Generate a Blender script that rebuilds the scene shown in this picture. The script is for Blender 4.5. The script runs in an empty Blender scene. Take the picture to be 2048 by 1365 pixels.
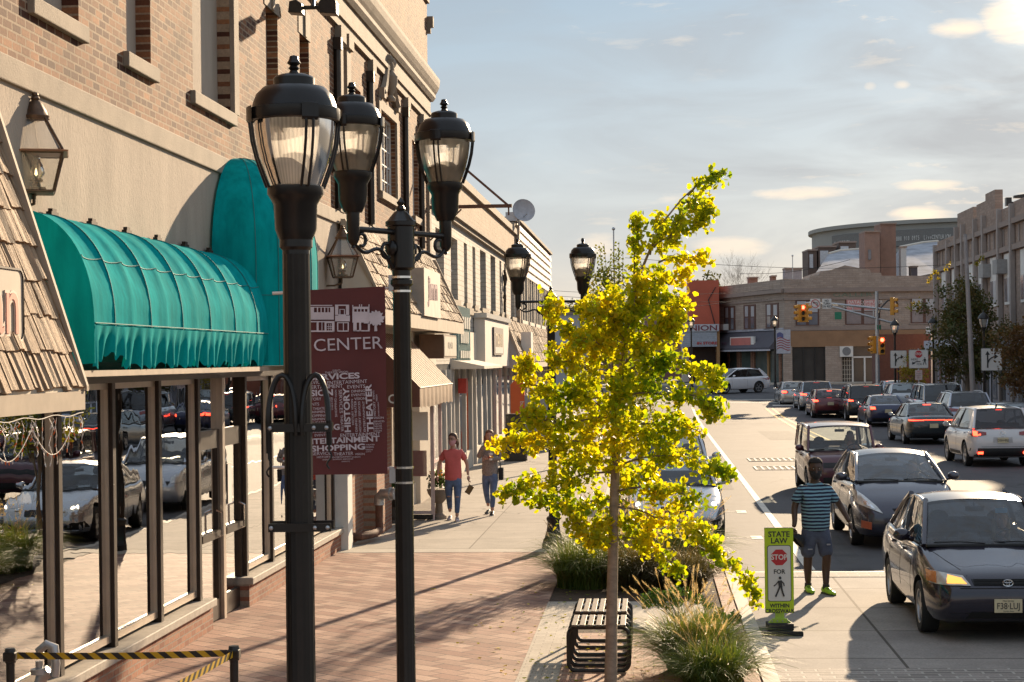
import bpy, bmesh, math, random
from mathutils import Vector, Matrix, noise
from mathutils.bvhtree import BVHTree
R = math.radians
sc = bpy.context.scene
C = sc.collection
random.seed(7)
# ---------------------------------------------------------------- camera
CAMH, FPX, YAW, ROLL, PCX, PCY = 3.1, 3600.0, math.atan(276 / 3600), 0.012, 1024.0, 719.3
cd = bpy.data.cameras.new('camera'); cam = bpy.data.objects.new('camera', cd); C.objects.link(cam); sc.camera = cam
cd.sensor_width = 36; cd.lens = FPX / 2048 * 36; cd.clip_end = 5000; cd.shift_y = (PCY - 682.5) / 2048
fw = Vector((-math.sin(YAW), math.cos(YAW), 0)); rt = Vector((math.cos(YAW), math.sin(YAW), 0)); up = Vector((0, 0, 1))
# image x = u cos - v sin : the camera is rolled slightly
cr, sr = math.cos(ROLL), math.sin(ROLL)
cx = rt * cr - up * sr; cy = rt * sr + up * cr
m = Matrix((cx, cy, -fw)).transposed().to_4x4(); m.translation = (0, 0, CAMH); cam.matrix_world = m
# ---------------------------------------------------------------- sun and sky
SUN_EL, SUN_AZ = R(16), R(15)          # azimuth from +Y towards +X
sd = Vector((math.sin(SUN_AZ) * math.cos(SUN_EL), math.cos(SUN_AZ) * math.cos(SUN_EL), math.sin(SUN_EL)))
ld = bpy.data.lights.new('sun', 'SUN'); ld.energy = 5.0; ld.angle = R(0.6); ld.color = (1.0, 0.765, 0.51)
lo = bpy.data.objects.new('sun', ld); C.objects.link(lo); lo.rotation_euler = sd.to_track_quat('Z', 'Y').to_euler()
sc.view_settings.view_transform = 'Standard'; sc.view_settings.look = 'None'; sc.view_settings.gamma = 1
sc.view_settings.exposure = 1.05
wd = bpy.data.worlds.new('World'); sc.world = wd; wd.use_nodes = True
nt = wd.node_tree; nt.nodes.clear()
def N(t, kind, **kw):
    n = t.nodes.new(kind)
    for k, v in kw.items():
        if k.startswith('i_'):
            n.inputs[k[2:].replace('_', ' ')].default_value = v
        else: setattr(n, k, v)
    return n
def math_n(t, op, a, b=None, c=None, clamp=False):
    n = t.nodes.new('ShaderNodeMath'); n.operation = op; n.use_clamp = clamp
    for i, q in enumerate((a, b, c)):
        if q is None: continue
        if isinstance(q, (int, float)): n.inputs[i].default_value = q
        else: t.links.new(q, n.inputs[i])
    return n.outputs[0]
def ramp_n(t, fac, stops, interp='LINEAR'):
    n = t.nodes.new('ShaderNodeValToRGB'); cr_ = n.color_ramp; cr_.interpolation = interp
    while len(cr_.elements) < len(stops): cr_.elements.new(0.5)
    for e, (p, c) in zip(cr_.elements, stops):
        e.position = p; e.color = (c[0], c[1], c[2], 1) if not isinstance(c, (int, float)) else (c, c, c, 1)
    t.links.new(fac, n.inputs[0]); return n.outputs[0]
def mixc(t, fac, a, b, mode='MIX'):
    n = t.nodes.new('ShaderNodeMix'); n.data_type = 'RGBA'; n.blend_type = mode
    for s_, q in ((0, fac), (6, a), (7, b)):
        if isinstance(q, (int, float)): n.inputs[s_].default_value = q
        elif isinstance(q, tuple): n.inputs[s_].default_value = (*q[:3], 1)
        else: t.links.new(q, n.inputs[s_])
    return n.outputs[2]
L = nt.links.new
sky = N(nt, 'ShaderNodeTexSky', sky_type='NISHITA'); sky.sun_disc = False; sky.sun_elevation = SUN_EL; sky.sun_rotation = SUN_AZ
sky.air_density = 1.2; sky.dust_density = 2.0; sky.ozone_density = 2.0
tc = N(nt, 'ShaderNodeTexCoord'); sp = N(nt, 'ShaderNodeSeparateXYZ'); L(tc.outputs['Generated'], sp.inputs[0])
az = math_n(nt, 'ARCTAN2', sp.outputs[0], sp.outputs[1]); el = math_n(nt, 'ARCSINE', sp.outputs[2])
elp = math_n(nt, 'MAXIMUM', el, 0.0)
cb = N(nt, 'ShaderNodeCombineXYZ'); L(math_n(nt, 'MULTIPLY', az, 9.0), cb.inputs[0]); L(math_n(nt, 'MULTIPLY', elp, 34.0), cb.inputs[1])
n1 = N(nt, 'ShaderNodeTexNoise', i_Scale=0.8, i_Detail=5.0, i_Roughness=0.55, i_Distortion=0.6); L(cb.outputs[0], n1.inputs['Vector'])
cb2 = N(nt, 'ShaderNodeCombineXYZ'); L(math_n(nt, 'MULTIPLY', az, 26.0), cb2.inputs[0]); L(math_n(nt, 'MULTIPLY', elp, 120.0), cb2.inputs[1])
n2 = N(nt, 'ShaderNodeTexNoise', i_Scale=0.75, i_Detail=8.0, i_Roughness=0.6, i_Distortion=0.3); L(cb2.outputs[0], n2.inputs['Vector'])
# thin veil of high cloud in front of the blue
veil = ramp_n(nt, elp, [(0.0, (.46, .39, .30)), (.03, (.41, .37, .315)), (.065, (.33, .345, .34)), (.12, (.275, .32, .35)), (.20, (.20, .265, .325)), (.6, (.26, .31, .38)), (1.0, (.26, .31, .38))])
skys = mixc(nt, 1.0, sky.outputs[0], (0.05, 0.05, 0.055), 'MULTIPLY')
base = mixc(nt, 0.97, skys, veil)
# grey cloud shade patches, stronger on the sun side
gfac = math_n(nt, 'MULTIPLY', ramp_n(nt, n1.outputs[0], [(.40, 0), (.66, 1)]), ramp_n(nt, math_n(nt, 'ADD', az, 0.5), [(.42, .35), (.62, .85), (1, .85)]))
c1 = mixc(nt, math_n(nt, 'MULTIPLY', gfac, 0.85), base, (.225, .23, .24))
# small bright cumulus rows, low
lowm = ramp_n(nt, elp, [(0.02, .7), (.085, 1), (.11, .5), (.135, .12), (.15, 0.1), (.165, .5), (.19, 1), (.3, 0.6), (1, .3)])
azm = ramp_n(nt, math_n(nt, 'ADD', az, 0.5), [(.40, 0.0), (.56, .5), (.68, 1)])
cum = math_n(nt, 'MULTIPLY', ramp_n(nt, n2.outputs[0], [(.58, 0), (.70, 1)]), math_n(nt, 'MULTIPLY', lowm, azm))
# single small clouds: azimuth, elevation, half width, half height, strength
for (ca, ce, wa, we, st_) in ((.083, .0885, .024, .0042, 1.0), (.149, .0918, .018, .003, .9), (.149, .0755, .017, .0046, 1.0), (.122, .1455, .004, .0025, .5), (.138, .146, .005, .003, .6), (.170, .1735, .016, .006, .9), (.197, .176, .018, .012, 1.3), (-.026, .062, .014, .007, .6), (.045, .060, .022, .006, .6), (.112, .0545, .03, .006, .5), (.30, .15, .04, .015, .9), (-.30, .10, .05, .01, .7), (.42, .08, .05, .008, .8)):
    da = math_n(nt, 'DIVIDE', math_n(nt, 'SUBTRACT', az, ca), wa); de = math_n(nt, 'DIVIDE', math_n(nt, 'SUBTRACT', el, ce), we)
    rd = math_n(nt, 'ADD', math_n(nt, 'MULTIPLY', da, da), math_n(nt, 'MULTIPLY', de, de))
    g_ = math_n(nt, 'SUBTRACT', 1.25, math_n(nt, 'ADD', rd, math_n(nt, 'MULTIPLY', math_n(nt, 'SUBTRACT', n2.outputs[0], .5), -3.6)), clamp=False)
    cum = math_n(nt, 'MAXIMUM', cum, math_n(nt, 'MULTIPLY', math_n(nt, 'MULTIPLY', g_, .8, clamp=True), st_))
c2 = mixc(nt, math_n(nt, 'MULTIPLY', cum, 0.85, clamp=True), c1, (.62, .50, .37))
# glow of the sun behind the cloud at the upper right
sv = N(nt, 'ShaderNodeVectorMath', operation='DOT_PRODUCT'); L(tc.outputs['Generated'], sv.inputs[0])
gdv = Vector((math.sin(R(12.6)) * math.cos(R(10.8)), math.cos(R(12.6)) * math.cos(R(10.8)), math.sin(R(10.8)))); sv.inputs[1].default_value = gdv
ang = math_n(nt, 'ARCCOSINE', sv.outputs['Value'])
gl = math_n(nt, 'POWER', 2.718, math_n(nt, 'MULTIPLY', math_n(nt, 'POWER', math_n(nt, 'DIVIDE', ang, 0.019), 2.0), -1.0))
gn = math_n(nt, 'MULTIPLY', gl, ramp_n(nt, n2.outputs[0], [(.32, .15), (.6, 1.0)]))
c3 = mixc(nt, 1.0, c2, mixc(nt, gn, (0, 0, 0), (1.0, .88, .65)), 'ADD')
gl2 = math_n(nt, 'POWER', 2.718, math_n(nt, 'MULTIPLY', math_n(nt, 'DIVIDE', ang, 0.10), -1.0))
c4 = mixc(nt, 1.0, c3, mixc(nt, gl2, (0, 0, 0), (.05, .042, .03)), 'ADD')
bg = N(nt, 'ShaderNodeBackground'); L(c4, bg.inputs[0]); bg.inputs[1].default_value = 1.0
wo = N(nt, 'ShaderNodeOutputWorld'); L(bg.outputs[0], wo.inputs[0])
sc.cycles.max_bounces = 8; sc.cycles.transparent_max_bounces = 24; sc.cycles.sample_clamp_indirect = 6
sc.cycles.caustics_reflective = False; sc.cycles.caustics_refractive = False
# ---------------------------------------------------------------- helpers
ORG = {}
def ray(x, y):
    a = x - PCX; b = PCY - y
    u = (a * cr + b * sr) / FPX; v = (-a * sr + b * cr) / FPX
    return fw + rt * u + up * v
def at(x, y, D): return Vector((0, 0, CAMH)) + ray(x, y) * D          # photo pixel at a real distance
def gz(x, y, z=0.0):
    r_ = ray(x, y); return r_ * ((z - CAMH) / r_.z) + Vector((0, 0, CAMH))
def tag(o, label=None, cat=None, group=None, kind=None):
    if label: o['label'] = label
    if cat: o['category'] = cat
    if group: o['group'] = group
    if kind: o['kind'] = kind
    return o
def thing(name, label, cat, loc=(0, 0, 0), rz=0.0, group=None):
    o = bpy.data.objects.new(name, None); C.objects.link(o); o.location = loc; o.rotation_euler = (0, 0, rz)
    o.empty_display_size = 0.2; ORG[o.name] = Vector(loc); return tag(o, label, cat, group)
def copy_tree(o, parent=None):
    c = o.copy(); C.objects.link(c)
    if parent: c.parent = parent
    ORG[c.name] = ORG.get(o.name, Vector())
    for ch in [q for q in o.children]: copy_tree(ch, c)
    return c
def BOXF(): return [(0, 1, 3, 2), (4, 6, 7, 5), (0, 4, 5, 1), (2, 3, 7, 6), (0, 2, 6, 4), (1, 5, 7, 3)]
class MB:
    def __init__(s, T=None): s.v = []; s.f = []; s.m = []; s.cm = 0; s.T = T
    def add(s, vs, fs, T=None):
        n = len(s.v); T = T or s.T
        for p in vs: s.v.append(tuple(T @ Vector(p)) if T else tuple(p))
        for f in fs: s.f.append([i + n for i in f]); s.m.append(s.cm)
        return s
    def box(s, x0, x1, y0, y1, z0, z1, T=None):
        return s.add([(x, y, z) for x in (x0, x1) for y in (y0, y1) for z in (z0, z1)], BOXF(), T)
    def prism(s, poly, a0, a1, axis='x', T=None):
        g = {'x': lambda p, a: (a, p[0], p[1]), 'y': lambda p, a: (p[0], a, p[1]), 'z': lambda p, a: (p[0], p[1], a)}[axis]
        n = len(poly); vs = [g(p, a0) for p in poly] + [g(p, a1) for p in poly]
        return s.add(vs, [list(range(n)), list(range(2 * n - 1, n - 1, -1))] + [(i, (i + 1) % n, (i + 1) % n + n, i + n) for i in range(n)], T)
    def tube(s, pts, r, n=8, closed=False, T=None, flat=1.0):
        pts = [Vector(p) for p in pts]; k = len(pts); rs = r if isinstance(r, (list, tuple)) else [r] * k
        vs = []; prev = None
        for i, p in enumerate(pts):
            if closed: d = pts[(i + 1) % k] - pts[i - 1]
            else: d = pts[min(i + 1, k - 1)] - pts[max(i - 1, 0)]
            d = d.normalized() if d.length > 1e-9 else Vector((0, 0, 1))
            if prev is None: a = d.orthogonal().normalized()
            else:
                a = prev - d * prev.dot(d); a = a.normalized() if a.length > 1e-6 else d.orthogonal().normalized()
            prev = a; b = d.cross(a)
            for j in range(n):
                t = 2 * math.pi * j / n; vs.append(p + (a * math.cos(t) + b * math.sin(t) * flat) * rs[i])
        fs = []
        for i in range(k if closed else k - 1):
            for j in range(n):
                i2 = (i + 1) % k; fs.append((i * n + j, i * n + (j + 1) % n, i2 * n + (j + 1) % n, i2 * n + j))
        if not closed: fs += [list(range(n - 1, -1, -1)), [(k - 1) * n + j for j in range(n)]]
        return s.add(vs, fs, T)
    def lathe(s, prof, n=16, T=None, a0=0.0, a1=None):
        full = a1 is None; a1 = 2 * math.pi if full else a1; m_ = n if full else n + 1; vs = []
        for (r, z) in prof:
            for j in range(m_):
                t = a0 + (a1 - a0) * j / n; vs.append((r * math.cos(t), r * math.sin(t), z))
        fs = []
        for i in range(len(prof) - 1):
            for j in range(n): fs.append((i * m_ + j, i * m_ + (j + 1) % m_, (i + 1) * m_ + (j + 1) % m_, (i + 1) * m_ + j))
        return s.add(vs, fs, T)
    def grid(s, rows, T=None, cu=False):
        k = len(rows[0]); vs = [p for r_ in rows for p in r_]; fs = []
        for i in range(len(rows) - 1):
            for j in range(k if cu else k - 1): fs.append((i * k + j, i * k + (j + 1) % k, (i + 1) * k + (j + 1) % k, (i + 1) * k + j))
        return s.add(vs, fs, T)
    def ball(s, c, r, n=12, T=None):
        r = r if isinstance(r, (list, tuple)) else (r, r, r); vs = []; m_ = n // 2 + 1
        for i in range(m_):
            a = math.pi * i / (m_ - 1)
            for j in range(n):
                t = 2 * math.pi * j / n; vs.append((c[0] + r[0] * math.sin(a) * math.cos(t), c[1] + r[1] * math.sin(a) * math.sin(t), c[2] + r[2] * math.cos(a)))
        return s.add(vs, [(i * n + j, (i + 1) * n + j, (i + 1) * n + (j + 1) % n, i * n + (j + 1) % n) for i in range(m_ - 1) for j in range(n)], T)
    def mesh(s, name='m', smooth=False, fix=True):
        me = bpy.data.meshes.new(name); me.from_pydata(s.v, [], s.f)
        if any(s.m): me.polygons.foreach_set('material_index', s.m)
        if fix:
            bm = bmesh.new(); bm.from_mesh(me); bmesh.ops.remove_doubles(bm, verts=bm.verts, dist=1e-5)
            bmesh.ops.recalc_face_normals(bm, faces=bm.faces)
            if smooth:
                for f in bm.faces: f.smooth = True
                for e in bm.edges:
                    if len(e.link_faces) == 2 and e.calc_face_angle(0) > R(38): e.smooth = False
            bm.to_mesh(me); bm.free()
        me.update(); return me
    def build(s, name, mat, parent=None, smooth=False, world=False, bevel=0, label=None, fix=True):
        if world and parent:
            rt_ = parent
            while rt_.parent: rt_ = rt_.parent
            o_ = ORG[rt_.name]; s.v = [(p[0] - o_[0], p[1] - o_[1], p[2] - o_[2]) for p in s.v]
        me = s.mesh(name, smooth, fix); o = bpy.data.objects.new(name, me); C.objects.link(o)
        for q in (mat if isinstance(mat, (list, tuple)) else [mat]): me.materials.append(q)
        if parent: o.parent = parent
        if bevel:
            b = o.modifiers.new('bevel', 'BEVEL'); b.width = bevel; b.segments = 2; b.limit_method = 'ANGLE'; b.angle_limit = R(40); b.harden_normals = False
        if label: o['label'] = label
        ORG[o.name] = Vector(); return o
def struct(o): o['kind'] = 'structure'; return o
FONT = {}
def text_mb(txt, size, T, depth=0.004, bold=0.0, align='CENTER', mb=None, sx=1.0):
    """letters as real raised geometry; local x right, y up, z out"""
    cu = bpy.data.curves.new('t', 'FONT'); cu.body = txt; cu.size = size; cu.extrude = depth / 2; cu.offset = bold; cu.align_x = align; cu.align_y = 'CENTER'; cu.resolution_u = 3
    ob = bpy.data.objects.new('t', cu); C.objects.link(ob); dg = bpy.context.evaluated_depsgraph_get()
    me = bpy.data.meshes.new_from_object(ob.evaluated_get(dg)); bpy.data.objects.remove(ob)
    mb = mb or MB(); S = Matrix.Diagonal((sx, 1, 1, 1))
    mb.add([tuple(v.co) for v in me.vertices], [list(p.vertices) for p in me.polygons], T @ S); bpy.data.meshes.remove(me); return mb
def frame(o, xdir, ydir):
    x = Vector(xdir).normalized(); y = Vector(ydir); y = (y - x * y.dot(x)).normalized(); z = x.cross(y)
    M_ = Matrix((x, y, z)).transposed().to_4x4(); M_.translation = Vector(o); return M_
FRONT = lambda x, y, z: frame((x, y, z), (1, 0, 0), (0, 0, 1))     # reads from -Y (towards the camera)
# ---------------------------------------------------------------- materials
MATS = {}
def P(mt): return mt.node_tree.nodes['Principled BSDF']
def coords(t, sx=1, sy=1, sz=1, kind='Object'):
    tc_ = t.nodes.new('ShaderNodeTexCoord'); mp = t.nodes.new('ShaderNodeMapping'); mp.inputs['Scale'].default_value = (sx, sy, sz)
    t.links.new(tc_.outputs[kind], mp.inputs[0]); return mp.outputs[0]
def M(name, col, rough=0.6, metal=0.0, var=0.15, scale=6.0, bump=0.0, stretch=(1, 1, 1), coat=0.0, spec=0.5, bscale=None, bdist=0.01):
    if name in MATS: return MATS[name]
    mt = bpy.data.materials.new(name); mt.use_nodes = True; t = mt.node_tree; b = P(mt)
    b.inputs['Roughness'].default_value = rough; b.inputs['Metallic'].default_value = metal; b.inputs['Coat Weight'].default_value = coat; b.inputs['Coat Roughness'].default_value = 0.05
    b.inputs['Specular IOR Level'].default_value = spec
    v = coords(t, *stretch)
    n = N(t, 'ShaderNodeTexNoise', i_Scale=scale, i_Detail=6.0, i_Roughness=0.6); t.links.new(v, n.inputs['Vector'])
    dk = tuple(c * (1 - var) for c in col); lt = tuple(min(1, c * (1 + var)) for c in col)
    c_ = ramp_n(t, n.outputs[0], [(.3, dk), (.7, lt)]); t.links.new(c_, b.inputs['Base Color'])
    if bump:
        n3 = N(t, 'ShaderNodeTexNoise', i_Scale=bscale or scale * 6, i_Detail=4.0); t.links.new(v, n3.inputs['Vector'])
        bp = t.nodes.new('ShaderNodeBump'); bp.inputs['Strength'].default_value = bump; bp.inputs['Distance'].default_value = bdist
        t.links.new(n3.outputs[0], bp.inputs['Height']); t.links.new(bp.outputs[0], b.inputs['Normal'])
    MATS[name] = mt; return mt
def Emit(name, col, s=1.0):
    if name in MATS: return MATS[name]
    mt = bpy.data.materials.new(name); mt.use_nodes = True; b = P(mt)
    b.inputs['Base Color'].default_value = (*col, 1); b.inputs['Emission Color'].default_value = (*col, 1); b.inputs['Emission Strength'].default_value = s; b.inputs['Roughness'].default_value = .3
    MATS[name] = mt; return mt
def Brick(name, c1, c2, mortar, plane='yz', bw=.21, bh=.072, ms=.009, rot=0.0, rough=.85, offset=.5, bump=.5, stain=.25, bias=0.0, squash=1.0):
    if name in MATS: return MATS[name]
    mt = bpy.data.materials.new(name); mt.use_nodes = True; t = mt.node_tree; b = P(mt); lk = t.links.new
    tc_ = t.nodes.new('ShaderNodeTexCoord'); s_ = t.nodes.new('ShaderNodeSeparateXYZ'); lk(tc_.outputs['Object'], s_.inputs[0]); cb_ = t.nodes.new('ShaderNodeCombineXYZ')
    ix = {'x': 0, 'y': 1, 'z': 2}; lk(s_.outputs[ix[plane[0]]], cb_.inputs[0]); lk(s_.outputs[ix[plane[1]]], cb_.inputs[1])
    mp = t.nodes.new('ShaderNodeMapping'); mp.inputs['Rotation'].default_value = (0, 0, rot); lk(cb_.outputs[0], mp.inputs[0])
    br = N(t, 'ShaderNodeTexBrick', offset=offset); lk(mp.outputs[0], br.inputs['Vector']); br.squash = squash
    br.inputs['Color1'].default_value = (*c1, 1); br.inputs['Color2'].default_value = (*c2, 1); br.inputs['Mortar'].default_value = (*mortar, 1)
    for k, q in (('Scale', 1.0), ('Mortar Size', ms), ('Mortar Smooth', .15), ('Bias', bias), ('Brick Width', bw), ('Row Height', bh)): br.inputs[k].default_value = q
    n = N(t, 'ShaderNodeTexNoise', i_Scale=1.3, i_Detail=6.0, i_Roughness=.65); lk(tc_.outputs['Object'], n.inputs['Vector'])
    st = ramp_n(t, n.outputs[0], [(.3, 1 - stain), (.7, 1 + stain * .4)])
    n4 = N(t, 'ShaderNodeTexNoise', i_Scale=38.0, i_Detail=4.0); lk(tc_.outputs['Object'], n4.inputs['Vector'])
    st2 = ramp_n(t, n4.outputs[0], [(.3, .82), (.7, 1.15)])
    c_ = mixc(t, 1.0, mixc(t, 1.0, br.outputs[0], st, 'MULTIPLY'), st2, 'MULTIPLY'); lk(c_, b.inputs['Base Color'])
    b.inputs['Roughness'].default_value = rough; b.inputs['Specular IOR Level'].default_value = .3
    h = math_n(t, 'ADD', math_n(t, 'SUBTRACT', 1.0, br.outputs['Fac']), math_n(t, 'MULTIPLY', n4.outputs[0], .35))
    bp = t.nodes.new('ShaderNodeBump'); bp.inputs['Strength'].default_value = bump; bp.inputs['Distance'].default_value = .006
    lk(h, bp.inputs['Height']); lk(bp.outputs[0], b.inputs['Normal']); MATS[name] = mt; return mt
def Glass(name, tint=(.75, .8, .78), ior=1.7, wav=0.0, rough=0.0, opac=0.0, dark=(.02, .02, .02), boost=0.0):
    """window pane: part mirror by Fresnel, part see-through"""
    if name in MATS: return MATS[name]
    mt = bpy.data.materials.new(name); mt.use_nodes = True; t = mt.node_tree; t.nodes.remove(P(mt)); lk = t.links.new
    out = [n for n in t.nodes if n.type == 'OUTPUT_MATERIAL'][0]
    tr = N(t, 'ShaderNodeBsdfTransparent'); tr.inputs[0].default_value = (*tint, 1); gl_ = N(t, 'ShaderNodeBsdfGlossy'); gl_.inputs['Roughness'].default_value = rough
    gl_.inputs[0].default_value = (.95, .95, .95, 1)
    fr = N(t, 'ShaderNodeFresnel'); fr.inputs[0].default_value = ior; fo_ = fr.outputs[0]
    if boost: fo_ = math_n(t, 'ADD', math_n(t, 'MULTIPLY', fr.outputs[0], 1.0), boost, clamp=True)
    if wav:
        n = N(t, 'ShaderNodeTexNoise', i_Scale=1.6, i_Detail=1.5); lk(coords(t, 1, 1, .8), n.inputs['Vector']); bp = t.nodes.new('ShaderNodeBump'); bp.inputs['Strength'].default_value = 1.0; bp.inputs['Distance'].default_value = wav
        lk(n.outputs[0], bp.inputs['Height']); lk(bp.outputs[0], gl_.inputs['Normal'])
    base_ = tr.outputs[0]
    if opac:
        df = N(t, 'ShaderNodeBsdfDiffuse'); df.inputs[0].default_value = (*dark, 1); mx0 = N(t, 'ShaderNodeMixShader'); mx0.inputs[0].default_value = opac
        lk(tr.outputs[0], mx0.inputs[1]); lk(df.outputs[0], mx0.inputs[2]); base_ = mx0.outputs[0]
    mx = N(t, 'ShaderNodeMixShader'); lk(fo_, mx.inputs[0]); lk(base_, mx.inputs[1]); lk(gl_.outputs[0], mx.inputs[2]); lk(mx.outputs[0], out.inputs[0]); MATS[name] = mt; return mt
def Leaf(name, cols, trans=.5, rough=.5, sc_=1.2):
    if name in MATS: return MATS[name]
    mt = bpy.data.materials.new(name); mt.use_nodes = True; t = mt.node_tree; b = P(mt); lk = t.links.new
    out = [n for n in t.nodes if n.type == 'OUTPUT_MATERIAL'][0]
    g = t.nodes.new('ShaderNodeNewGeometry'); n = N(t, 'ShaderNodeTexNoise', i_Scale=sc_, i_Detail=3.0); lk(coords(t), n.inputs['Vector'])
    f = math_n(t, 'ADD', math_n(t, 'MULTIPLY', g.outputs['Random Per Island'], .45), math_n(t, 'MULTIPLY', ramp_n(t, n.outputs[0], [(.3, 0), (.7, 1)]), .55))
    c_ = ramp_n(t, f, [(i / (len(cols) - 1), c) for i, c in enumerate(cols)]); lk(c_, b.inputs['Base Color']); b.inputs['Roughness'].default_value = rough; b.inputs['Specular IOR Level'].default_value = .35
    tl = N(t, 'ShaderNodeBsdfTranslucent'); c2_ = mixc(t, 1.0, c_, (1.65, 1.5, .7), 'MULTIPLY'); lk(c2_, tl.inputs[0]); mx = N(t, 'ShaderNodeMixShader'); mx.inputs[0].default_value = trans
    lk(b.outputs[0], mx.inputs[1]); lk(tl.outputs[0], mx.inputs[2]); lk(mx.outputs[0], out.inputs[0]); MATS[name] = mt; return mt
black = M('black_paint', (.014, .012, .011), .35, 0, .3, 20, .08, bscale=60, bdist=.002, coat=.15)
darkmetal = M('bronze_frame', (.05, .038, .03), .38, .6, .2, 5)
stone = M('limestone', (.28, .225, .17), .85, 0, .22, 2.2, .4, bscale=60)
stucco = M('stucco', (.40, .33, .265), .9, 0, .17, 1.1, .6, stretch=(1, 1.6, .5), bscale=45, bdist=.01)
white_p = M('white_paint', (.74, .71, .66), .6, 0, .08, 3)
rubber = M('rubber', (.02, .02, .02), .8, 0, .2, 10)
chrome = M('chrome', (.75, .75, .76), .15, 1.0, .03, 3)
galv = M('galvanised_steel', (.45, .46, .47), .42, .8, .12, 9)
# ================================================================ ground
def zroad(y):
    pts = [(-200, -.12), (80, -.12), (92, -.03), (105, .28), (120, .68), (140, .95), (200, 1.4), (3000, 1.4)]
    for (a, za), (b, zb) in zip(pts, pts[1:]):
        if y <= b: return za + (zb - za) * (y - a) / (b - a)
asph = M('asphalt', (.070, .068, .071), .82, 0, .14, .5, .6, stretch=(1, .35, 1), bscale=90, bdist=.006, spec=.4)
def weather(mt, crack=True, sc1=.35, dark=.62, spots=True):
    t = mt.node_tree; b = P(mt); src = b.inputs['Base Color'].links[0].from_socket; v = coords(t)
    out_ = src
    if crack:
        n = N(t, 'ShaderNodeTexNoise', i_Scale=.9, i_Detail=5.0); t.links.new(v, n.inputs['Vector']); vm = N(t, 'ShaderNodeVectorMath', operation='MULTIPLY_ADD'); t.links.new(n.outputs['Color'], vm.inputs[0]); vm.inputs[1].default_value = (1.4, 1.4, 0); t.links.new(v, vm.inputs[2])
        vo = N(t, 'ShaderNodeTexVoronoi', feature='DISTANCE_TO_EDGE', i_Scale=sc1); t.links.new(vm.outputs[0], vo.inputs['Vector']); n2_ = N(t, 'ShaderNodeTexNoise', i_Scale=.25, i_Detail=2.0); t.links.new(v, n2_.inputs['Vector'])
        f = math_n(t, 'MULTIPLY', ramp_n(t, vo.outputs['Distance'], [(.0, 1), (.006, .7), (.012, 0)]), ramp_n(t, n2_.outputs[0], [(.45, 0), (.6, 1)])); out_ = mixc(t, math_n(t, 'MULTIPLY', f, .7), out_, (.03, .028, .026))
    n3 = N(t, 'ShaderNodeTexNoise', i_Scale=1.1, i_Detail=7.0, i_Roughness=.7); t.links.new(v, n3.inputs['Vector']); out_ = mixc(t, 1.0, out_, ramp_n(t, n3.outputs[0], [(.32, dark), (.5, 1.0), (.75, 1.12)]), 'MULTIPLY')
    if spots:
        v2 = N(t, 'ShaderNodeTexVoronoi', i_Scale=2.3); t.links.new(v, v2.inputs['Vector']); out_ = mixc(t, math_n(t, 'MULTIPLY', ramp_n(t, v2.outputs['Distance'], [(.0, 1), (.05, .9), (.09, 0)]), .55), out_, (.07, .06, .055))
    g = N(t, 'ShaderNodeTexNoise', i_Scale=160.0, i_Detail=2.0); t.links.new(v, g.inputs['Vector']); out_ = mixc(t, 1.0, out_, ramp_n(t, g.outputs[0], [(.3, .8), (.7, 1.2)]), 'MULTIPLY'); t.links.new(out_, b.inputs['Base Color'])
weather(asph, True, .30, .8)
def ribbon(x0, x1, ys, dz, mb=None):
    mb = mb or MB()
    for a, b in zip(ys, ys[1:]): mb.add([(x0, a, zroad(a) + dz), (x1, a, zroad(a) + dz), (x1, b, zroad(b) + dz), (x0, b, zroad(b) + dz)], [(0, 1, 2, 3)])
    return mb
YS = [-60, 0, 17, 40, 60, 80, 86, 92, 98, 105, 112, 120, 130, 140, 160, 200]
g = MB()
for a, b in zip([-400, -60] + YS[1:] + [700, 3000], YS[:1] + YS[1:] + [700, 3000]):
    g.add([(-1500, a, zroad(a) - .03), (1500, a, zroad(a) - .03), (1500, b, zroad(b) - .03), (-1500, b, zroad(b) - .03)], [(0, 1, 2, 3)])
struct(g.build('ground', M('bare_ground', (.16, .14, .11), .95, 0, .2, .3), smooth=False))
struct(ribbon(-1.0, 18, YS, 0).build('road', asph))
r2 = MB()
for a, b in zip([104, 112, 120, 130], [112, 120, 130, 137]): r2.add([(-60, a, zroad(a) + .004), (-1.0, a, zroad(a) + .004), (-1.0, b, zroad(b) + .004), (-60, b, zroad(b) + .004)], [(0, 1, 2, 3)]); r2.add([(18, a, zroad(a) + .004), (60, a, zroad(a) + .004), (60, b, zroad(b) + .004), (18, b, zroad(b) + .004)], [(0, 1, 2, 3)])
struct(r2.build('cross_street', asph))
paver = Brick('brick_pavers', (.26, .125, .09), (.50, .32, .24), (.11, .075, .06), 'xy', .40, .20, .009, R(41), .8, .5, .6, .3)
paver2 = Brick('small_pavers', (.38, .19, .13), (.50, .36, .27), (.2, .14, .1), 'xy', .2, .1, .006, 0, .8, .5, .35, .2)
greyp = Brick('grey_pavers', (.40, .35, .29), (.52, .46, .38), (.26, .22, .18), 'xy', .2, .1, .005, 0, .8, .5, .3, .15)
conc = Brick('concrete_slabs', (.35, .31, .265), (.40, .355, .30), (.16, .14, .115), 'xy', 3.0, 1.55, .014, 0, .88, 0, .25, .2)
concrete = M('concrete', (.42, .375, .315), .88, 0, .12, 1.5, .3, bscale=70)
cob = Brick('cobbles', (.20, .175, .155), (.32, .28, .25), (.44, .40, .35), 'xy', .30, .13, .014, 0, .85, .5, 1.0, .2)
soil = M('mulch', (.07, .045, .03), .95, 0, .5, 12, .8, bscale=30, bdist=.03)
def slab(name, x0, x1, y0, y1, zt, mat, zb=-.2):
    return struct(MB().box(x0, x1, y0, y1, zb, zt).build(name, mat))
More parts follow.
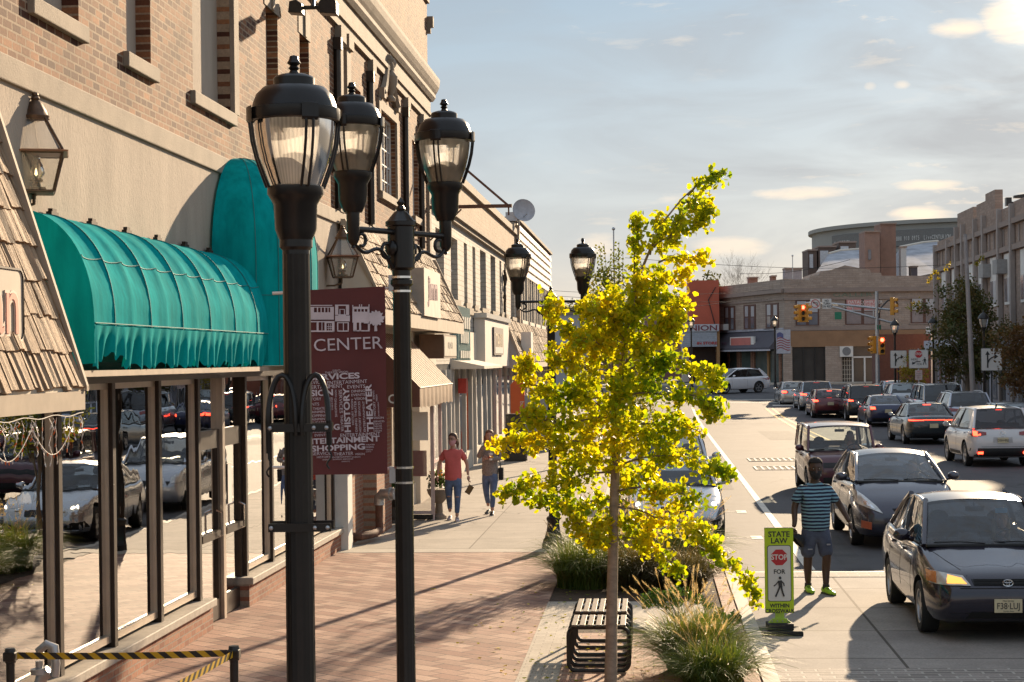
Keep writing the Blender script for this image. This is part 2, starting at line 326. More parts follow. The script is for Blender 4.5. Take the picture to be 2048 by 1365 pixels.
weather(MATS['crosswalk_slabs'], False, 1, .75) if 'crosswalk_slabs' in MATS else None; weather(conc, True, .4, .8); weather(concrete, False, .4, .82); weather(paver, False, 1, .78, True)
# brick pavement on the left, its borders, bed and pads
slab('brick_pavement', -5.3, -1.33, -3, 28.85, 0, paver)
slab('pavement_border', -1.33, -.93, -3, 22.95, .003, greyp)
slab('concrete_strip', -5.3, -1.0, 28.85, 29.35, .004, concrete)
struct(ribbon(-9, -1.0, [29.35, 60, 80, 86, 92, 98, 104], .12).build('sidewalk', conc))
slab('concrete_pad', -.93, .62, 20.75, 22.95, .002, concrete)
slab('bench_pavers', -.93, .30, -3, 20.35, -.002, paver2)
slab('soil_strip', -.93, .30, 20.35, 20.75, -.015, soil)
slab('planting_bed', .30, .86, -3, 20.75, -.02, soil)
slab('planting_bed', -1.33, .86, 22.95, 28.2, -.02, soil)
slab('planting_bed', .62, .86, 20.75, 22.95, -.02, soil)
slab('kerb_pavers', .86, 1.02, -3, 28.2, 0, paver2)
k = MB()
path = [(1.2, -3), (1.2, 27.4), (1.12, 28.2), (.8, 28.8), (.1, 29.1), (-.55, 29.25), (-.85, 29.6), (-.9, 30.4), (-.9, 104)]
for (ax, ay), (bx, by) in zip(path, path[1:]):
    d = Vector((bx - ax, by - ay, 0)).normalized(); n_ = Vector((-d.y, d.x, 0)) * .16
    k.add([(ax, ay, -.2), (bx, by, -.2), (bx + n_.x, by + n_.y, -.2), (ax + n_.x, ay + n_.y, -.2), (ax, ay, 0.006), (bx, by, 0.006), (bx + n_.x, by + n_.y, .006), (ax + n_.x, ay + n_.y, .006)],
          [(0, 1, 5, 4), (3, 7, 6, 2), (4, 5, 6, 7), (0, 3, 2, 1), (0, 4, 7, 3), (1, 2, 6, 5)])
struct(k.build('kerb', M('granite_kerb', (.44, .40, .34), .8, 0, .12, 4, .3), bevel=0))
struct(MB().prism([(-1.3, 28.2), (1.0, 28.2), (.78, 28.62), (.0, 28.95), (-.7, 29.1), (-1.0, 29.4), (-1.3, 29.4)], -.2, -.004, 'z').build('corner_paving', conc))
# crosswalk in the road
slab('crosswalk', 1.21, 16, 18.66, 26.35, -.112, Brick('crosswalk_slabs', (.29, .26, .235), (.34, .305, .27), (.10, .085, .07), 'xy', 2.6, 1.93, .018, 0, .88, .0, .3, .25))
slab('cobble_band', 1.21, 16, 17.86, 18.66, -.105, cob, -.3); slab('cobble_band', 1.21, 16, 26.35, 26.95, -.105, cob, -.3)
mark = M('road_paint', (.62, .58, .50), .7, 0, .2, 6); yel = M('yellow_road_paint', (.60, .38, .07), .7, 0, .2, 6)
def markq(name, quads, mat, dz=.006):
    mb = MB()
    for (x0, x1, y0, y1) in quads:
        ys = [y0] + [q for q in YS if y0 < q < y1] + [y1]; ribbon(x0, x1, ys, dz, mb)
    return struct(mb.build(name, mat))
markq('edge_line', [(2.30, 2.44, 27.3, 103)], mark)
markq('stop_line', [(1.3, 6.2, 27.0, 27.1)], mark)
markq('parking_mark', [(1.25, 1.85, 32.2, 32.28), (1.75, 1.95, 31.95, 32.5), (1.25, 1.85, 37.6, 37.68), (1.75, 1.95, 37.3, 37.9), (1.2, 1.75, 47.6, 47.7), (1.7, 1.95, 47.1, 48)], mark)
markq('yellow_line', [(6.35, 6.47, 30, 101), (6.7, 6.82, 30, 101)], yel)
markq('stop_bar', [(7, 17.5, 104, 104.9), (0, 17, 107.5, 107.9), (0, 17, 111, 111.4)], mark, .008)
markq('lane_line', [(10.9, 11.02, y, y + 3) for y in range(30, 100, 9)], mark)
pt_ = M('asphalt_patch', (.060, .058, .058), .85, 0, .2, 2, .5, bscale=90); weather(pt_, False, 1, .7, False)
markq('asphalt_patch', [(3.4, 5.2, 36.5, 39.2), (.2, 2.0, 44, 47), (4.6, 5.9, 70, 78), (2.9, 3.3, 27.4, 36)], pt_, .004)
for i, (x, y) in enumerate(((5.6, 48.5), (3.6, 83))):
    mh = thing('manhole_cover', ['round iron manhole cover in the oncoming lane, the nearer one', 'round iron manhole cover far up the oncoming lane'][i], 'manhole cover', (x, y, -.113), 0, 'manhole covers in the road'); MB().lathe([(.36, 0), (.36, .004), (.33, .005), (0, .005)], 24).build('cover', M('manhole_iron', (.07, .065, .06), .5, .5, .3, 12), mh)
# storm drain grates in the road
for i, (gy, gx0) in enumerate(((55.6, 3.0), (51.3, 2.95))):
    t_ = thing('drain_grate', ['steel storm drain grate across the road, the farther of two in line', 'steel storm drain grate across the road, the nearer of two in line'][i], 'grate', (gx0, gy, -.12), 0, 'storm drain grates in the road')
    m1 = MB().box(0, 2.4, 0, .09, 0, .02).box(0, 2.4, 1.5, 1.59, 0, .02).box(0, .07, .09, 1.5, 0, .02).box(2.33, 2.4, .09, 1.5, 0, .02); m1.build('frame', M('grate_steel', (.32, .30, .27), .5, .5, .2, 9), t_)
    MB().box(.07, 2.33, .09, 1.5, 0, .006).build('drain_opening', M('drain_dark', (.015, .014, .013), .9), t_)
    b_ = MB()
    for q in range(12): b_.box(.2 + q * .18, .26 + q * .18, .1, 1.49, .006, .018)
    b_.build('bar', MATS['grate_steel'], t_)
# right side pavement
struct(ribbon(13.6, 21, [-20, 60, 80, 86, 92, 98, 104], .13).build('right_sidewalk', conc)); struct(ribbon(13.4, 13.6, [-20, 60, 80, 86, 92, 98, 104], .135).build('right_kerb', MATS['granite_kerb']))
slab('far_sidewalk', -60, 60, 137.5, 141.3, 1.05, concrete, .6)
# ================================================================ theatre block: brick over stucco, left
XW = -5.2
brickA = Brick('facade_brick', (.085, .030, .016), (.37, .165, .075), (.36, .26, .175), 'yz', .215, .078, .011, 0, .85, .5, .95, .34, -.12)
bA = thing('brick_building', 'large tan brick building with stucco band over shop windows, behind the teal awnings', 'building', (-5.2, 28, 0))
def wall_with_holes(mb, x, y0, y1, z0, z1, holes, th=.25, mbj=None, jd=.16):
    """wall facing +X at x; holes (ya,yb,za,zb); recessed jambs"""
    ys = sorted(set([y0, y1] + [q for h in holes for q in h[:2]])); zs = sorted(set([z0, z1] + [q for h in holes for q in h[2:4]]))
    for a, b in zip(ys, ys[1:]):
        for c, d in zip(zs, zs[1:]):
            if any(h[0] - 1e-6 <= a and b <= h[1] + 1e-6 and h[2] - 1e-6 <= c and d <= h[3] + 1e-6 for h in holes): continue
            mb.add([(x, a, c), (x, b, c), (x, b, d), (x, a, d)], [(0, 1, 2, 3)])
    for (a, b, c, d) in [h[:4] for h in holes]:
        q = mbj or mb
        q.add([(x, a, c), (x, a, d), (x - jd, a, d), (x - jd, a, c)], [(0, 1, 2, 3)]); q.add([(x, b, c), (x - jd, b, c), (x - jd, b, d), (x, b, d)], [(0, 1, 2, 3)])
        q.add([(x, a, d), (x, b, d), (x - jd, b, d), (x - jd, a, d)], [(0, 1, 2, 3)]); q.add([(x, a, c), (x - jd, a, c), (x - jd, b, c), (x, b, c)], [(0, 1, 2, 3)])
    return mb
ZT = 13.0; YF = 42.6
blind = [(14.95, 16.2, 6.22, 9.2), (17.72, 18.6, 6.22, 9.2), (20.35, 22.2, 6.22, 9.8), (24.35, 25.15, 6.22, 8.0), (26.75, 27.5, 6.22, 8.05)]
wins = [(34.7, 36.9, 6.4, 8.0), (31.7, 32.5, 6.3, 8.0), (39.6, 40.5, 6.3, 8.0)]
wl = wall_with_holes(MB(), XW, 6, YF, 5.62, ZT, blind + wins)
wl.add([(XW, YF, 0), (XW - 12, YF, 0), (XW - 12, YF, ZT), (XW, YF, ZT)], [(0, 1, 2, 3)])
wl.add([(XW, 6, ZT), (XW, YF, ZT), (XW - 12, YF, ZT), (XW - 12, 6, ZT)], [(0, 1, 2, 3)])
wl.build('wall', brickA, bA, world=True, fix=False)
for (a, b, c, d) in blind:
    MB().add([(XW - .16, a, c), (XW - .16, b, c), (XW - .16, b, d), (XW - .16, a, d)], [(0, 1, 2, 3)]).build('blind_window', stucco, bA, world=True)
    MB().box(XW - .1, XW + .06, a - .12, b + .14, c - .15, c + .004).build('sill', stone, bA, world=True, bevel=.01)
    if d < 9: MB().box(XW - .02, XW + .012, a - .1, b + .1, d, d + .42).box(XW + .012, XW + .04, (a + b) / 2 - .06, (a + b) / 2 + .06, d, d + .46).build('lintel', stone, bA, world=True)
MB().box(XW + .002, XW + .06, 22.2, 22.45, 6.222, 9.8).build('window_surround', stone, bA, world=True)
wg = Glass('sash_glass', (.5, .5, .48), 1.7, 0.0, 0, .5, (.25, .24, .22))
for (a, b, c, d) in wins:
    f_ = MB().box(XW - .13, XW - .09, a, a + .06, c, d).box(XW - .13, XW - .09, b - .06, b, c, d).box(XW - .13, XW - .09, a + .06, b - .06, c, c + .06).box(XW - .13, XW - .09, a + .06, b - .06, d - .06, d)
    nn = 5 if b - a > 1.5 else 2
    for q in range(1, nn): yy = a + (b - a) * q / nn; f_.box(XW - .125, XW - .095, yy - .015, yy + .015, c + .06, d - .06)
    for q in range(1, 5): zz = c + (d - c) * q / 5; f_.box(XW - .122, XW - .098, a + .06, b - .06, zz - .013, zz + .013)
    fo = f_.build('window', white_p, bA, world=True)
    MB().add([(XW - .11, a, c), (XW - .11, b, c), (XW - .11, b, d), (XW - .11, a, d)], [(0, 1, 2, 3)]).build('pane', wg, fo, world=True)
    MB().add([(XW - .17, a, c), (XW - .17, b, c), (XW - .17, b, d), (XW - .17, a, d)], [(0, 1, 2, 3)]).build('blind', M('blind_cloth', (.45, .40, .33), .9), fo, world=True)
    MB().box(XW - .05, XW + .08, a - .12, b + .12, c - .14, c + .004).build('sill', stone, bA, world=True)
    if b - a > 1.5:
        MB().box(XW + .002, XW + .05, a - .22, a, c, d + .2).box(XW + .002, XW + .05, b, b + .22, c, d + .2).box(XW + .002, XW + .05, a, b, d, d + .2).build('window_surround', stone, bA, world=True)
        # broken scroll pediment with urn
        o_ = MB(); ym = (a + b) / 2
        for sg in (-1, 1):
            o_.tube([(XW + .05, ym + sg * (1.0 - .75 * t_), d + .35 + .75 * t_ ** 1.6) for t_ in [i / 8 for i in range(9)]], [.1 - .035 * i / 8 for i in range(9)], 6)
            o_.ball((XW + .06, ym + sg * .22, d + 1.1), .12, 8); o_.box(XW + .004, XW + .12, ym + sg * 1.0 - .12, ym + sg * 1.0 + .12, d + .22, d + .42)
        o_.lathe([(0, 0), (.09, 0), (.1, .06), (.05, .12), (.14, .35), (.15, .5), (.06, .62), (.08, .7), (.03, .85), (0, 1.0)], 10, Matrix.Translation((XW + .08, ym, d + .3)))
        o_.build('pediment', stone, bA, world=True, smooth=True)
# string course, stucco storey, pilasters, architrave and cornice
MB().box(XW - .2, XW + .045, 6, YF - .01, 5.40, 5.62).build('band_course', stone, bA, world=True, bevel=.012)
wst = wall_with_holes(MB(), XW + .01, 6, 30.4, 3.02, 5.40, []); wst.build('stucco_wall', stucco, bA, world=True)
for y, w_ in ((29.9, .42), (30.7, .42), (33.4, .32), (38.3, .32), (40.95, .32), (42.2, .32)):
    pl_ = MB().box(XW, XW + .06, y, y + w_, 5.62, 8.5).build('pilaster', stone, bA, world=True); MB().box(XW, XW + .11, y - .05, y + w_ + .05, 8.5, 8.738).build('capital', stone, pl_, world=True)
for y in (29.72, 33.25, 38.12, 40.78):
    MB().tube([(XW + .06, y, 5.65), (XW + .06, y, 8.5)], .06, 8).box(XW + .0, XW + .14, y - .08, y + .08, 8.3, 8.5).build('downspout', darkmetal, bA, world=True)
MB().box(XW, XW + .06, 20, YF, 8.74, 9.28).build('architrave', stone, bA, world=True)
MB().prism([(XW, 8.9), (XW + .10, 8.9), (XW + .10, 8.98), (XW, 8.98)], 20, YF, 'y').build('moulding', stone, bA, world=True)
MB().prism([(XW, 9.28), (XW + .1, 9.28), (XW + .16, 9.36), (XW + .16, 9.44), (XW + .20, 9.50), (XW + .25, 9.60), (XW + .27, 9.72), (XW + .27, 9.80), (XW, 9.92)], 20, YF + .2, 'y').build('cornice', stone, bA, world=True)
MB().box(XW - .3, XW + .06, 20, YF + .05, 11.6, 11.74).build('coping', stone, bA, world=True)
MB().box(XW - .2, XW + .14, YF + .02, YF + .2, 11.05, 11.3).box(XW - .2, XW + .08, YF + .02, YF + .14, 10.9, 11.05).build('roof_bracket', stone, bA, world=True)
# ---- shopfront glazing
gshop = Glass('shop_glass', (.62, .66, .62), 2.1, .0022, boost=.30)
bays = [(9.0, 11.9), (11.9, 13.7), (13.7, 15.45), (15.45, 17.05), (17.05, 18.7), (18.7, 20.35)]
bays2 = [(22.75, 24.35), (24.35, 26.6), (26.6, 29.1)]
XG = XW - .04
def bay(a, b, z0, z1):
    fr = MB().box(XG - .05, XG + .03, a + .055, b - .055, z0, z0 + .07).box(XG - .05, XG + .03, a + .055, b - .055, z1 - .06, z1).box(XG - .05, XG + .03, a + .055, a + .075, z0 + .07, z1 - .06).box(XG - .05, XG + .03, b - .075, b - .055, z0 + .07, z1 - .06)
    o_ = fr.build('window', M('bright_aluminium', (.55, .48, .40), .35, .7, .1, 4), bA, world=True)
    MB().box(XG - .012, XG - .006, a + .05, b - .05, z0 + .06, z1 - .05).build('pane', gshop, o_, world=True)
for (a, b) in bays: bay(a, b, .42, 2.92)
for (a, b) in bays2: bay(a, b, .42, 2.92)
for y in (9.0, 11.9, 13.7, 15.45, 17.05, 18.7, 20.35, 22.75, 24.35, 26.6, 29.1):
    MB().box(XG - .1, XG + .07, y - .055, y + .055, .36, 2.93).build('mullion', M('mullion_bronze', (.035, .024, .018), .45, .4, .2, 5), bA, world=True, bevel=.008)
MB().box(XG - .12, XG + .10, 8, 29.3, 2.92, 3.12).build('header', darkmetal, bA, world=True)
brickS = Brick('base_brick', (.26, .10, .06), (.42, .20, .12), (.34, .26, .20), 'yz', .2, .068, .009, 0, .85, .5, .7, .2)
sillm = M('granite_sill', (.40, .35, .29), .7, 0, .2, 8, .3)
for (a, b) in ((6, 20.6), (22.5, 29.6)):
    MB().box(XW - .3, XW + .10, a, b, -.05, .28).build('base_wall', brickS, bA, world=True)
    MB().box(XW - .3, XW + .15, a, b, .28, .37).build('sill', sillm, bA, world=True, bevel=.01)
# double doors in the gap
for (a, b) in ((20.42, 21.5), (21.62, 22.7)):
    d_ = MB().box(XG - .05, XG + .02, a, a + .11, .02, 2.2).box(XG - .05, XG + .02, b - .11, b, .02, 2.2).box(XG - .05, XG + .02, a + .11, b - .11, .02, .26).box(XG - .05, XG + .02, a + .11, b - .11, 2.08, 2.2).box(XG - .05, XG + .05, a + .11, b - .11, 1.0, 1.09).build('door', darkmetal, bA, world=True)
    MB().box(XG - .02, XG - .012, a + .1, b - .1, .25, 2.09).build('pane', gshop, d_, world=True)
    MB().tube([(XG + .02, b - .2, 1.0), (XG + .09, b - .2, 1.03), (XG + .09, b - .2, 1.3), (XG + .02, b - .2, 1.33)], .014, 6).build('handle', chrome, d_, world=True)
    t_ = MB().box(XG - .05, XG + .02, a, b, 2.2, 2.3).build('transom', darkmetal, bA, world=True)
    MB().box(XG - .02, XG - .012, a, b, 2.3, 2.92).build('pane', gshop, t_, world=True)
MB().box(XG - .08, XG + .06, 21.5, 21.62, 0, 2.92).build('mullion', M('bright_aluminium', (.5, .45, .4)), bA, world=True)
# poster on door, open/closed interior
MB().box(XG - .004, XG + .0, 22.0, 22.22, 1.35, 1.85).build('poster', white_p, bA, world=True)
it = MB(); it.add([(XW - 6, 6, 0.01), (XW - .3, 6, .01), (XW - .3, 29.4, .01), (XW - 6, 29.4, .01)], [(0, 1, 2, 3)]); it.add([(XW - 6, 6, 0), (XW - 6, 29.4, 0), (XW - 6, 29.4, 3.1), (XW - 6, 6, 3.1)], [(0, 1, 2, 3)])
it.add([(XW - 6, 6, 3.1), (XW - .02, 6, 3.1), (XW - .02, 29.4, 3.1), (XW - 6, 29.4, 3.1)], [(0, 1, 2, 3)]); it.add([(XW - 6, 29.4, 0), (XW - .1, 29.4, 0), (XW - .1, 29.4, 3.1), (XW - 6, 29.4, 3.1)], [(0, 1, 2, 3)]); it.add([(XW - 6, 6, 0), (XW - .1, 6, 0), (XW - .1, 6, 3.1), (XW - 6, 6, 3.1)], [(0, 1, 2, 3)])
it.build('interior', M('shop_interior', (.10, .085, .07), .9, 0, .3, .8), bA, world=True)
# pier and shopfront below the farther mansard
pier = MB().box(XW - .02, XW + .22, 29.3, 29.75, 0, 3.2); pier.build('white_pier', white_p, bA, world=True)
pb = MB().box(XW - .5, XW + .38, 31.4, 33.2, 0, 2.9).box(XW - .5, XW + .14, 29.75, 31.4, 0, 2.9); pb.build('pier', brickS, bA, world=True)
cream = M('cream_stucco', (.62, .56, .47), .85, 0, .08, 1.5, .3)
MB().box(XW - .4, XW + .12, 29.75, YF - .02, 2.9, 3.85).build('fascia_wall', cream, bA, world=True)
MB().box(XW - .4, XW + .2, 38.8, 40.9, 0, 2.9).build('pier', cream, bA, world=True)
sg2 = MB().box(XW - .3, XW - .2, 33.2, 38.8, 0, 2.9).box(XW - .3, XW - .2, 40.9, YF, 0, 2.9); sg2.build('window', M('dark_shop', (.05, .05, .05), .15), bA, world=True)
for y in (33.9, 35.0, 36.2, 37.4, 38.6, 41.2, 41.9, 42.4): MB().box(XW - .2, XW - .02, y - .06, y + .06, 0, 2.9).build('mullion', white_p, bA, world=True)
MB().box(XW - .3, XW + .1, 33.2, 38.8, 0, .45).build('base_wall', cream, bA, world=True)
# ================================================================ wooden shake mansards
shake = M('cedar_shake', (.33, .225, .14), .8, 0, .35, 5, .7, stretch=(1, 9, 1), bscale=20, bdist=.01)
def mansard(name, label, y0, y1, xt, zt, xe, ze, rows, wmin, wmax, fasc=.22, seed=1, trim=cream):
    rnd = random.Random(seed); t_ = thing(name, label, 'awning roof', ((xt + xe) / 2, (y0 + y1) / 2, 0))
    dx, dz = xe - xt, ze - zt; ln = math.hypot(dx, dz); nx, nz = -dz / ln, dx / ln
    if nx < 0: nx, nz = -nx, -nz
    sh = MB()
    for r_ in range(rows):
        a, b = r_ / rows, min(1.0, (r_ + 1) / rows); y = y0
        while y < y1:
            w = rnd.uniform(wmin, wmax); ye = min(y1, y + w); e = rnd.uniform(-.006, .007); lift = rnd.uniform(.02, .036)
            p0 = (xt + dx * (a - .02), zt + dz * (a - .02)); p1 = (xt + dx * (b + e), zt + dz * (b + e)); gp = .006
            nseg = max(1, int((ye - y) / .03)); 
            # each shake: ribbed board lifted at its lower edge
            yy = [y + gp + (ye - y - 2 * gp) * i / nseg for i in range(nseg + 1)]; rb = [rnd.uniform(0, .016) for _ in yy]
            top = [(p0[0] + nx * (.004 + q), v_, p0[1] + nz * (.004 + q)) for v_, q in zip(yy, rb)]
            bot = [(p1[0] + nx * (lift + q), v_, p1[1] + nz * (lift + q)) for v_, q in zip(yy, rb)]
            bo2 = [(p1[0], v_, p1[1]) for v_ in yy]
            sh.grid([top, bot, bo2])
            sh.add([top[0], bot[0], bo2[0]], [(0, 1, 2)]); sh.add([top[-1], bot[-1], bo2[-1]], [(0, 2, 1)])
            y = ye
    sh.build('shingles', shake, t_, world=True, fix=False)
    body = MB().prism([(xt, zt), (xe, ze), (xe, ze - fasc), (xt, ze - fasc)], y0 + .02, y1 - .02, 'y'); body.build('frame', trim, t_, world=True)
    MB().prism([(xt, zt + .03), (xt + .08, zt + .03), (xe + .05, ze + .02), (xe + .05, ze - .02), (xt, zt - .1)], y1 - .019, y1 + .03, 'y').build('rake_board', M('aged_trim', (.40, .325, .245), .8, 0, .15, 4), t_, world=True)
    MB().prism([(xt, zt + .03), (xt + .08, zt + .03), (xe + .05, ze + .02), (xe + .05, ze - .02), (xt, zt - .1)], y0 - .03, y0 + .019, 'y').build('rake_board', MATS['aged_trim'], t_, world=True)
    MB().box(xe + .001, xe + .03, y0, y1, ze - fasc - .02, ze - .02).build('fascia', MATS['aged_trim'], t_, world=True)
    return t_
ma1 = mansard('shake_mansard', 'weathered wooden shake mansard at the left edge of the photo, carrying a painted sign', 8.0, 13.35, -5.18, 5.6, -4.3, 2.92, 10, .1, .2, .14, 3)
ma2 = mansard('shake_mansard', 'sunlit wooden shake mansard over the farther shops, left of the white brick building', 29.75, 42.45, -5.12, 5.45, -4.42, 3.98, 7, .12, .24, .25, 5)
# ================================================================ teal awnings
teal = bpy.data.materials.new('teal_canvas'); teal.use_nodes = True
def canvas(mt, col, tr=.25):
    t = mt.node_tree; b = P(mt); lk = t.links.new; out = [n for n in t.nodes if n.type == 'OUTPUT_MATERIAL'][0]
    n = N(t, 'ShaderNodeTexNoise', i_Scale=4.0, i_Detail=6.0, i_Roughness=.6); lk(coords(t, 1, 1, .4), n.inputs['Vector'])
    c_ = ramp_n(t, n.outputs[0], [(.3, tuple(q * .84 for q in col)), (.7, tuple(min(1, q * 1.2) for q in col))]); nd = N(t, 'ShaderNodeTexNoise', i_Scale=14.0, i_Detail=5.0); lk(coords(t, 1, 1, .08), nd.inputs['Vector']); c_ = mixc(t, 1.0, c_, ramp_n(t, nd.outputs[0], [(.35, .87), (.6, 1.06)]), 'MULTIPLY'); lk(c_, b.inputs['Base Color']); b.inputs['Roughness'].default_value = .75; b.inputs['Specular IOR Level'].default_value = .25
    n2_ = N(t, 'ShaderNodeTexNoise', i_Scale=9.0, i_Detail=4.0); lk(coords(t), n2_.inputs['Vector']); bp = t.nodes.new('ShaderNodeBump'); bp.inputs['Strength'].default_value = .5; bp.inputs['Distance'].default_value = .01
    lk(n2_.outputs[0], bp.inputs['Height']); lk(bp.outputs[0], b.inputs['Normal'])
    tl = N(t, 'ShaderNodeBsdfTranslucent'); lk(c_, tl.inputs[0]); mx = N(t, 'ShaderNodeMixShader'); mx.inputs[0].default_value = tr; lk(b.outputs[0], mx.inputs[1]); lk(tl.outputs[0], mx.inputs[2]); lk(mx.outputs[0], out.inputs[0])
canvas(teal, (.004, .35, .355), .15); P(teal).inputs['Specular IOR Level'].default_value = .03; P(teal).inputs['Roughness'].default_value = .95
rnd = random.Random(11)
a1 = thing('barrel_awning', 'long teal barrel awning with ragged valance over the shop windows', 'awning', (-4.9, 17.6, 3.0))
Y0, Y1, XB, XF, ZB, ZM, ZBt = 14.34, 21.0, XW + .045, -4.5, 4.38, 3.42, 3.07
def arcp(t): # t 0 at wall top, 1 at front vertical
    a = t * math.pi / 2; return XB + (XF - XB) * math.sin(a) ** .95, ZM + (ZB - ZM) * (math.cos(a) ** .9)
nr = 12; NS = 8
rows = []
yl = [Y0 + (Y1 - Y0) * i / (nr * NS) for i in range(nr * NS + 1)]
for i, y in enumerate(yl):
    sag = math.sin(math.pi * ((i % NS) / NS)) ** .7 * .05; row = []
    for j in range(15):
        t_ = j / 14; x, z = arcp(t_); s_ = sag * math.sin(math.pi * min(1, t_ * 1.15)) if t_ < .87 else sag * .35
        row.append((x - s_ * .8, y, z - s_ * .5))
    rows.append(row)
MB().grid(rows).build('canvas', teal, a1, world=True, smooth=True)
# stitched seam
MB().tube([(XF + .004, y, ZM + .02) for y in yl[::4]], .006, 5).build('seam', M('teal_seam', (.02, .22, .22), .8), a1, world=True); q6 = arcp(.62); MB().tube([(q6[0] + .003 - .03 * math.sin(math.pi * ((i % NS) / NS)) ** .7, y, q6[1] + .003 - .02 * math.sin(math.pi * ((i % NS) / NS)) ** .7) for i, y in enumerate(yl)], .005, 5).build('seam', MATS['teal_seam'], a1, world=True)
for i in range(1, nr, 2): MB().tube([(arcp(j / 14)[0] + .004, Y0 + (Y1 - Y0) * i / nr, arcp(j / 14)[1] + .003) for j in range(15)], .006, 4).build('rib_seam', MATS['teal_seam'], a1, world=True)
# ragged valance
rows = []
for i in range(len(yl) * 3 - 2):
    y = Y0 + (Y1 - Y0) * i / (len(yl) * 3 - 3); ph = i * .55
    rag = max(0, math.sin(y * 13.0) * .6 + math.sin(y * 29 + 1) * .5) * .05 + (.12 * max(0, 1 - abs(y - Y0 - .55) / .5)) + .02 * math.sin(y * 57)
    row = []
    for j in range(6):
        t_ = j / 5; row.append((XF + .004 + (.03 * math.sin(ph) + .025 * math.sin(y * 8)) * t_ - .05 * t_, y, ZM - t_ * (ZM - ZBt - rag)))
    rows.append(row)
MB().grid(rows).build('valance', teal, a1, world=True, smooth=True)
for yy, nm in ((Y0, 'end_panel'), (Y1, 'end_panel')):
    pts = [arcp(j / 14) for j in range(15)] + [(XF, ZBt + .04), (XB, ZBt)]
    MB().prism([(p[0], p[1]) for p in pts], yy - .008, yy + .008, 'y').build(nm, teal, a1, world=True)
for i in range(1, nr, 2):
    y = Y0 + (Y1 - Y0) * i / nr + .3
    MB().box(XB, XB + .05, y - .09, y + .09, ZB, ZB + .04).box(XB - .0, XB + .04, y - .04, y + .07, ZB + .04, ZB + .07).build('mounting_bracket', M('rusty_iron', (.05, .03, .02), .8, .3), a1, world=True)
MB().box(XB, XF - .02, Y0 - .6, Y1 + 2.7, 3.0, 3.05).build('awning_rail', M('tan_trim', (.34, .26, .19), .7), a1, world=True)
# dome canopy above the doors
a2 = thing('dome_awning', 'tall teal dome awning over the shop doors, behind the nearest lamp post', 'awning', (-4.8, 22.3, 3.0))
Yc, hw, XD, ZS, ZTp = 22.3, 1.33, -4.22, 4.35, 5.66
rows = []; NA = 40
def dome_row(z):
    if z <= ZS: s_ = 1.0
    else: s_ = math.sqrt(max(0, 1 - ((z - ZS) / (ZTp - ZS)) ** 2))
    row = []
    for i in range(NA + 1):
        a = math.pi * i / NA; ca, sa = math.cos(a), math.sin(a); e = .62
        yy = Yc - hw * s_ * math.copysign(abs(ca) ** e, ca); sg_ = .02 * abs(math.sin(a * 6))
        xx = XB + (XD - XB) * s_ ** .9 * abs(sa) ** e * (1 - sg_)
        row.append((xx, yy, z))
    return row
for z in [3.06, 3.2, 3.5, 3.9, 4.2, ZS] + [ZS + (ZTp - ZS) * math.sin(math.pi / 2 * q / 12) for q in range(1, 13)]: rows.append(dome_row(z))
MB().grid(rows).build('canvas', teal, a2, world=True, smooth=True)
for a_ in range(1, 8):
    i = a_ * 5; MB().tube([Vector(r_[i]) + Vector((.006, 0, 0)) for r_ in rows], .007, 4).build('rib_seam', MATS['teal_seam'], a2, world=True)
MB().tube([Vector(p) + Vector((.004, 0, 0)) for p in dome_row(3.9)], .006, 4).build('rib_seam', MATS['teal_seam'], a2, world=True)
# brown awning farther on
brownc = bpy.data.materials.new('brown_canvas'); brownc.use_nodes = True; canvas(brownc, (.16, .07, .05), .1)
tanc = bpy.data.materials.new('tan_canvas'); tanc.use_nodes = True; canvas(tanc, (.42, .30, .21), .2)
a3 = thing('shop_awning', 'brown canvas awning with striped tan slope, below the farther shake mansard', 'awning', (-4.6, 34, 2.5))
y0, y1, xf, zf, zb_ = 31.5, 36.75, -4.05, 2.62, 3.62
rows = [[(XW + .2 + (xf - XW - .2) * j / 6, y0 + (y1 - y0) * i / 20, zb_ + (zf - zb_) * j / 6) for j in range(7)] for i in range(21)]
MB().grid(rows).build('canvas', tanc, a3, world=True)
st = MB()
for i in range(21): y = y0 + (y1 - y0) * i / 20; st.tube([(XW + .2, y, zb_ + .004), (xf, y, zf + .004)], .007, 4)
st.build('stripe', brownc, a3, world=True)
rows = [[(xf + .02 * math.sin(i * .9) * t_, y0 + (y1 - y0) * i / 60, zf - (.34 + .03 * abs(math.sin(i * math.pi / 6))) * t_) for t_ in (0, .5, 1)] for i in range(61)]
MB().grid(rows).build('valance', tanc, a3, world=True, smooth=True)
MB().tube([(xf, y0, zf), (xf, y1, zf)], .015, 6).build('piping', M('pale_piping', (.6, .52, .42)), a3, world=True)
for yy in (y0, y1): MB().prism([(XW + .2, zb_), (xf, zf), (xf, zf - .34), (XW + .2, zf - .34)], yy - .01, yy + .01, 'y').build('end_panel', brownc, a3, world=True)
text_mb('y C', .22, FRONT(-4.62, y0 - .012, 2.42), .003, .004).build('lettering', M('cloudy_letters', (.62, .60, .56)), a3, world=True)
